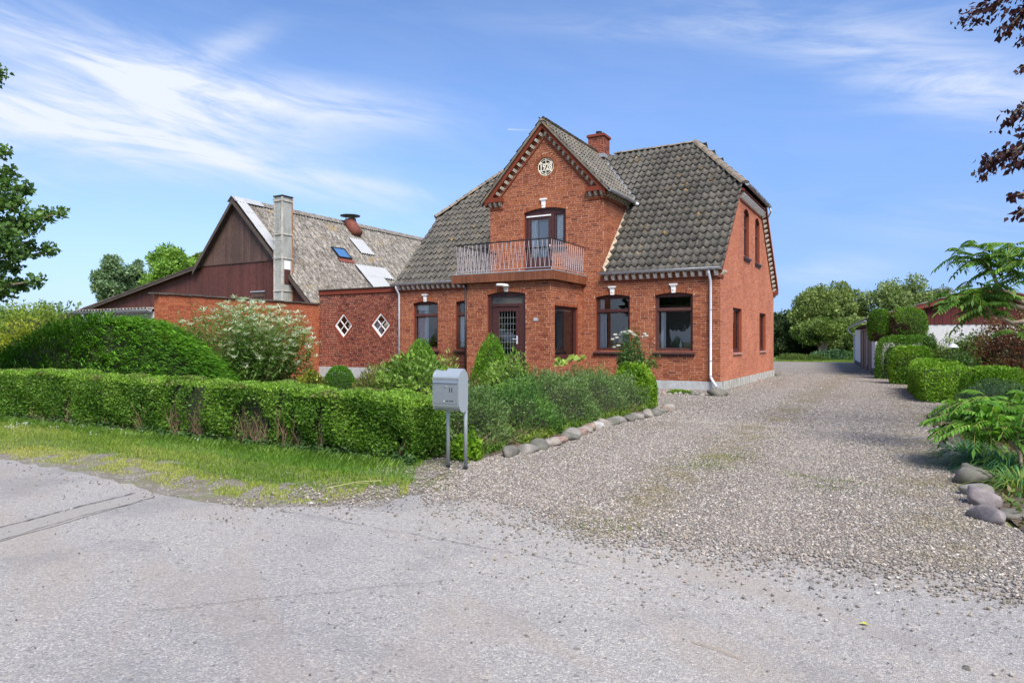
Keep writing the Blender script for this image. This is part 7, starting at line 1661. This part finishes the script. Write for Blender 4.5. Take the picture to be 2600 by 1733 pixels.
nz_ = fib_noise(P, 2.1, 3); bare = (dist < .8)&(x > -4.6)&(fib_noise(P, 3.4, 8)+.6*fib_noise(P, 9, 2) > .12+.8*(dist-.35))
ok = (dist > .05+.10*nz_)&(right > .05*nz_)&(~(bare&(r.uniform(size=n) < .9)))&((dist > .12)|(r.uniform(size=n) < .4)); P = P[ok]; dist = dist[ok]
Hh = (.020+.022*np.clip(dist/1.2, 0, 1))*(1+.35*fib_noise(P, 4, 21)); a = blades(P, Hh, .0050, [(.10, .20, .018), (.16, .27, .026), (.25, .34, .045), (.38, .38, .12)], 91)
yel = (dist < .65)&(P[:, 0] > -5.5); a[2][yel] = a[2][yel]*1.05+np.array([.10, .055, .015])
lush = (P[:, 1] > -14.3)&(P[:, 0] > -4.5); a[2][lush] *= np.array([.72, .92, .7])
foliage('grass', [a], M['leaf'], None, kind='stuff')
n = 9000; x = r.uniform(-11, -.4, n); y = -13.60+np.abs(r.normal(size=n))*-.16; a = blades(np.stack([x, y, np.full(n, .006)], 1), .085, .006, [(.07, .16, .015), (.13, .24, .025), (.20, .32, .04)], 92, .6); foliage('long_grass', [a], M['leaf'], None, kind='stuff')
# tufts of weed on the drive edge and moss patches
tp_ = [gat(u, v) for u, v in [(1060, 1185), (1110, 1180), (1020, 1210), (1130, 1140), (1070, 1235), (2090, 1245), (1570, 1345), (2040, 1215), (2400, 1240), (2150, 1230), (2380, 1045), (2395, 1055), (2410, 1060), (1830, 1170), (1780, 1185), (1800, 1178), (1850, 1165), (1760, 1192), (1870, 1160), (1815, 1190), (2390, 1035), (1120, 1110)]]
PP = np.concatenate([np.array(p)+np.stack([r.normal(size=150)*.16, r.normal(size=150)*.12, np.full(150, .02)], 1) for p in tp_]); foliage('weeds', [blades(PP, .022, .006, [(.08, .15, .02), (.15, .22, .03), (.26, .28, .06)], 93)], M['leaf'], None, kind='stuff')
n = 30000; x = r.uniform(-6, 6.0, n); y = r.uniform(30.6, 33.5, n); foliage('grass', [blades(np.stack([x, y, np.full(n, .03)], 1), .09, .02, [(.14, .22, .03), (.20, .30, .04), (.27, .36, .06)], 94)], M['leaf'], None, kind='stuff')
# daisies in the verge
dn_ = []
for u, v, k in [(60, 1085, 14), (25, 1092, 8), (205, 1093, 8), (290, 1103, 8), (305, 1100, 7), (375, 1108, 7), (330, 1112, 6), (500, 1130, 4), (140, 1095, 4), (240, 1112, 3)]:
    p = gat(u, v)
    dn_ += [(p[0]+random.gauss(0, .09), p[1]+random.gauss(0, .05)) for _ in range(k)]
b = MB()
for x, y in dn_:
    z = .06+random.uniform(0, .03); m_ = 7; b.add([(x, y, z)]+[(x+math.cos(2*math.pi*i/m_)*.013, y+math.sin(2*math.pi*i/m_)*.013, z-.001+.002*(i % 2)) for i in range(m_)], [(0, i+1, (i+1) % m_+1) for i in range(m_)]); b.tube([(x, y, .02), (x, y, z)], .001, 3, cap=False)
b.build('daisies', simple('daisy', (.8, .8, .76), .7), None, kind='stuff')

# gravel: real stones spread by geometry nodes
def scatter(name, P, smin, smax, seed, palette):
    me = bpy.data.meshes.new(name); me.vertices.add(len(P)); me.vertices.foreach_set('co', np.asarray(P, dtype=np.float32).ravel()); me.update()
    m_, t = mat(name+'_stone'); oi = t.new('ShaderNodeObjectInfo'); c = t.ramp(oi.outputs['Random'], palette, 'CONSTANT')
    br = t.noise(t.pos, .45, 5, .6); c = t.mix(t.m('MULTIPLY', t.rng(br, .52, .72), .35), c, (.20, .155, .115))
    gm = t.noise(t.pos, 1.3, 6, .7); c = t.mix(t.m('MULTIPLY', t.m('MULTIPLY', t.m('MAXIMUM', t.rng(t.m('ABSOLUTE', t.m('SUBTRACT', t.sep(t.pos)[0], 2.45)), .55, .05), t.m('MULTIPLY', t.rng(t.m('ABSOLUTE', t.m('SUBTRACT', t.sep(t.pos)[0], 4.6)), .5, .05), .7)), t.rng(gm, .42, .62)), .62), c, (.20, .165, .07))
    tw = t.rng(t.m('ABSOLUTE', t.m('SUBTRACT', t.m('ABSOLUTE', t.m('SUBTRACT', t.sep(t.pos)[0], 2.5)), .95)), .40, .1); c = t.mix(t.m('MULTIPLY', tw, .30), c, (.34, .30, .265))
    t.put(t.p.inputs['Base Color'], c); t.p.inputs['Roughness'].default_value = .8; t.p.inputs['Specular IOR Level'].default_value = .35
    me.materials.append(m_); o = link(name, me, None, kind='stuff')
    ng = bpy.data.node_groups.new(name, 'GeometryNodeTree'); ng.interface.new_socket('Geometry', in_out='INPUT', socket_type='NodeSocketGeometry'); ng.interface.new_socket('Geometry', in_out='OUTPUT', socket_type='NodeSocketGeometry')
    N_ = ng.nodes; L_ = ng.links; gi, go = N_.new('NodeGroupInput'), N_.new('NodeGroupOutput'); ico = N_.new('GeometryNodeMeshIcoSphere'); ico.inputs['Radius'].default_value = 1.0; ico.inputs['Subdivisions'].default_value = 1
    sp = N_.new('GeometryNodeSetPosition'); nt = N_.new('ShaderNodeTexNoise'); nt.inputs['Scale'].default_value = 1.1; vs_ = N_.new('ShaderNodeVectorMath'); vs_.operation = 'SUBTRACT'; vs_.inputs[1].default_value = (.5, .5, .5); vm_ = N_.new('ShaderNodeVectorMath'); vm_.operation = 'SCALE'; vm_.inputs[3].default_value = 1.3
    L_.new(nt.outputs['Color'], vs_.inputs[0]); L_.new(vs_.outputs[0], vm_.inputs[0]); L_.new(ico.outputs['Mesh'], sp.inputs['Geometry']); L_.new(vm_.outputs[0], sp.inputs['Offset'])
    sm_ = N_.new('GeometryNodeSetMaterial'); sm_.inputs['Material'].default_value = m_; L_.new(sp.outputs[0], sm_.inputs[0])
    ip = N_.new('GeometryNodeInstanceOnPoints'); L_.new(gi.outputs[0], ip.inputs['Points']); L_.new(sm_.outputs[0], ip.inputs['Instance'])
    rr_ = N_.new('FunctionNodeRandomValue'); rr_.data_type = 'FLOAT_VECTOR'; rr_.inputs[0].default_value = (-.35, -.35, 0); rr_.inputs[1].default_value = (.35, .35, 6.28); rr_.inputs['Seed'].default_value = seed
    rs_ = N_.new('FunctionNodeRandomValue'); rs_.data_type = 'FLOAT'; rs_.inputs[2].default_value = 0.0; rs_.inputs[3].default_value = 1.0; rs_.inputs['Seed'].default_value = seed+1
    pw = N_.new('ShaderNodeMath'); pw.operation = 'POWER'; pw.inputs[1].default_value = 2.2; L_.new(rs_.outputs[1], pw.inputs[0]); mr = N_.new('ShaderNodeMapRange'); mr.inputs[3].default_value = smin; mr.inputs[4].default_value = smax; L_.new(pw.outputs[0], mr.inputs[0])
    cx_ = N_.new('ShaderNodeCombineXYZ'); mz = N_.new('ShaderNodeMath'); mz.operation = 'MULTIPLY'; mz.inputs[1].default_value = .62; my = N_.new('ShaderNodeMath'); my.operation = 'MULTIPLY'; my.inputs[1].default_value = .78
    L_.new(mr.outputs[0], mz.inputs[0]); L_.new(mr.outputs[0], my.inputs[0]); L_.new(mr.outputs[0], cx_.inputs[0]); L_.new(my.outputs[0], cx_.inputs[1]); L_.new(mz.outputs[0], cx_.inputs[2])
    L_.new(rr_.outputs[0], ip.inputs['Rotation']); L_.new(cx_.outputs[0], ip.inputs['Scale']); L_.new(ip.outputs[0], go.inputs[0])
    md = o.modifiers.new('scatter', 'NODES'); md.node_group = ng; return o
GP = [(0, (.17, .15, .135)), (.18, (.25, .22, .19)), (.34, (.34, .30, .26)), (.5, (.21, .195, .18)), (.64, (.42, .375, .325)), (.76, (.28, .215, .165)), (.84, (.54, .49, .44)), (.90, (.11, .10, .097)), (.96, (.35, .28, .19))]
DP = dr
from mathutils.geometry import interpolate_bezier
def inside(P, poly):
    x, y = P[:, 0], P[:, 1]; r_ = np.zeros(len(P), bool); n = len(poly)
    for i in range(n):
        x0, y0 = poly[i]; x1, y1 = poly[(i+1) % n]
        if y0 == y1: continue
        c_ = ((y0 > y) != (y1 > y))&(x < (x1-x0)*(y-y0)/(y1-y0)+x0); r_ ^= c_
    return r_
def area_pts(n, x0, x1, y0, y1, ypow=1.0):
    u = r.uniform(size=n); y = y0+(y1-y0)*u**ypow; return np.stack([r.uniform(x0, x1, n), y, np.full(n, .02)], 1)
A1 = area_pts(215000, -.2, 6.8, -15.6, -8.0, 1.25); fpoly = [(x, y-.12) for x, y in dr_front]+[(9, -14), (5.1, -13.4), (5.05, -11), (4.9, -8), (4.8, -7.5), (.2, -7.5), (.15, -9.2), (.12, -12.5)]; A1 = A1[inside(A1, fpoly)]
A2 = area_pts(120000, -2.2, 5.5, -8.0, 14.0, 1.7); A2 = A2[inside(A2, dr)]
fe = np.interp(A1[:, 0], [p[0] for p in dr_front], [p[1] for p in dr_front]); k = r.uniform(size=len(A1)); fz = .28*fib_noise(A1, 3, 44); A1 = A1[(A1[:, 1]-fe-fz > .5)|(k < .12+.88*np.clip((A1[:, 1]-fe-fz)/.5, 0, 1))]
scatter('gravel', A1, .0045, .0145, 1, GP); scatter('gravel', A2, .007, .019, 3, GP)
# thinning loose stones on the road edge and verge
B1 = area_pts(60000, -4.5, 7, -16.4, -13.6); fe = np.interp(B1[:, 0], [-4.5, -1.4, .4]+[p[0] for p in dr_front[2:]], [-15.7, -15.85, -15.3]+[p[1] for p in dr_front[2:]]); dd = fe-B1[:, 1]
pr_ = np.exp(-np.clip(dd, 0, 9)/.30)*.35*(B1[:, 0] > -.5)+np.exp(-np.abs(dd)/.12)*.10*(B1[:, 0] <= -.5); B1 = B1[(dd > -.02)&(r.uniform(size=len(B1)) < pr_)]
B2 = area_pts(1100, -3.5, 8, -18.4, -14.9, .6); B3 = np.array([gat(u, v) for u, v in [(680, 1262), (700, 1258), (720, 1265), (470, 1225), (500, 1222), (650, 1215), (740, 1212), (790, 1210), (560, 1212), (1000, 1240), (1060, 1250), (955, 1225), (850, 1215), (630, 1285), (580, 1280)] for _ in range(26)]); B3 = B3+r.normal(size=B3.shape)*np.array([.13, .07, 0]); B3[:, 2] = .022
B4 = area_pts(9000, -.6, .6, -15.3, -12.9); B4 = B4[(r.uniform(size=len(B4)) < .55)]
scatter('loose_gravel', np.concatenate([B1, B3, B4]), .004, .014, 5, GP); scatter('loose_grit', B2, .002, .009, 7, [(0, (.12, .115, .11)), (.5, (.20, .19, .18)), (.8, (.35, .33, .3)), (.95, (.5, .48, .45))])
# a few leaves, a straw, a stick, two bigger pebbles on the road
c = gat(2192, 1593); b = MB(); b.add([(c[0]-.022, c[1]-.006, .018), (c[0], c[1]-.014, .026), (c[0]+.026, c[1]+.004, .018), (c[0]+.002, c[1]+.012, .028)], [(0, 1, 2, 3)]); b.build('fallen_leaf', simple('yellow_leaf', (.42, .40, .04), .6), None, origin=(c[0], c[1], .02), label='single yellow leaf lying on the road at the lower right', cat='leaf')
c = gat(2398, 1512); c2 = gat(1757, 1640); b = MB(); q0, q1 = Vector(gat(1757, 1639)), Vector(gat(1887, 1685)); b.tube([q0+Vector((0, 0, .02)), q0.lerp(q1, .5)+Vector((0, .006, .026)), q1+Vector((0, 0, .02))], .0022, 5); b.build('straw', simple('straw', (.38, .30, .20), .8), None, origin=tuple(q0), label='thin dry straw lying on the road in the lower middle', cat='straw')
q0, q1 = Vector(gat(830, 1252)), Vector(gat(968, 1235)); b = MB(); b.tube([q0+Vector((0, 0, .05)), q0.lerp(q1, .5)+Vector((0, .03, .07)), q1+Vector((0, 0, .06))], .003, 5); b.tube([q0.lerp(q1, .55)+Vector((0, 0, .06)), q0.lerp(q1, .8)+Vector((0, -.03, .05))], .002, 4); b.build('stick', simple('pale_stick', (.45, .42, .20), .8), None, origin=tuple(q0), label='pale peeled stick lying on the grass verge left of the mailbox', cat='stick')
for (u, v, s, k, lab) in [(1638, 1392, .045, 'slate', 'flat dark pebble at the gravel edge in the middle'), (788, 1281, .035, 'white', 'white pebble on the road edge below the grass verge'), (1338, 1620, .022, 'dark', 'small black pebble on the road in the lower middle'), (2452, 1703, .03, 'dark', 'black pebble on the road at the lower right'), (2440, 1660, .02, 'dark', 'dark pebble above the black one at the lower right'), (1920, 1370, .035, 'grey', 'long grey pebble lying in the gravel'), (1735, 1550, .018, 'dark', 'dark clod on the road below the gravel edge'), (2130, 1380, .03, 'slate', 'bluish pebble in the gravel right of the long grey one')]:
    c = gat(u, v); stone(c[0], c[1], s, s*.6, s*.5, k, int(u), u, label=lab, name='pebble', zf=.8, cat='pebble')
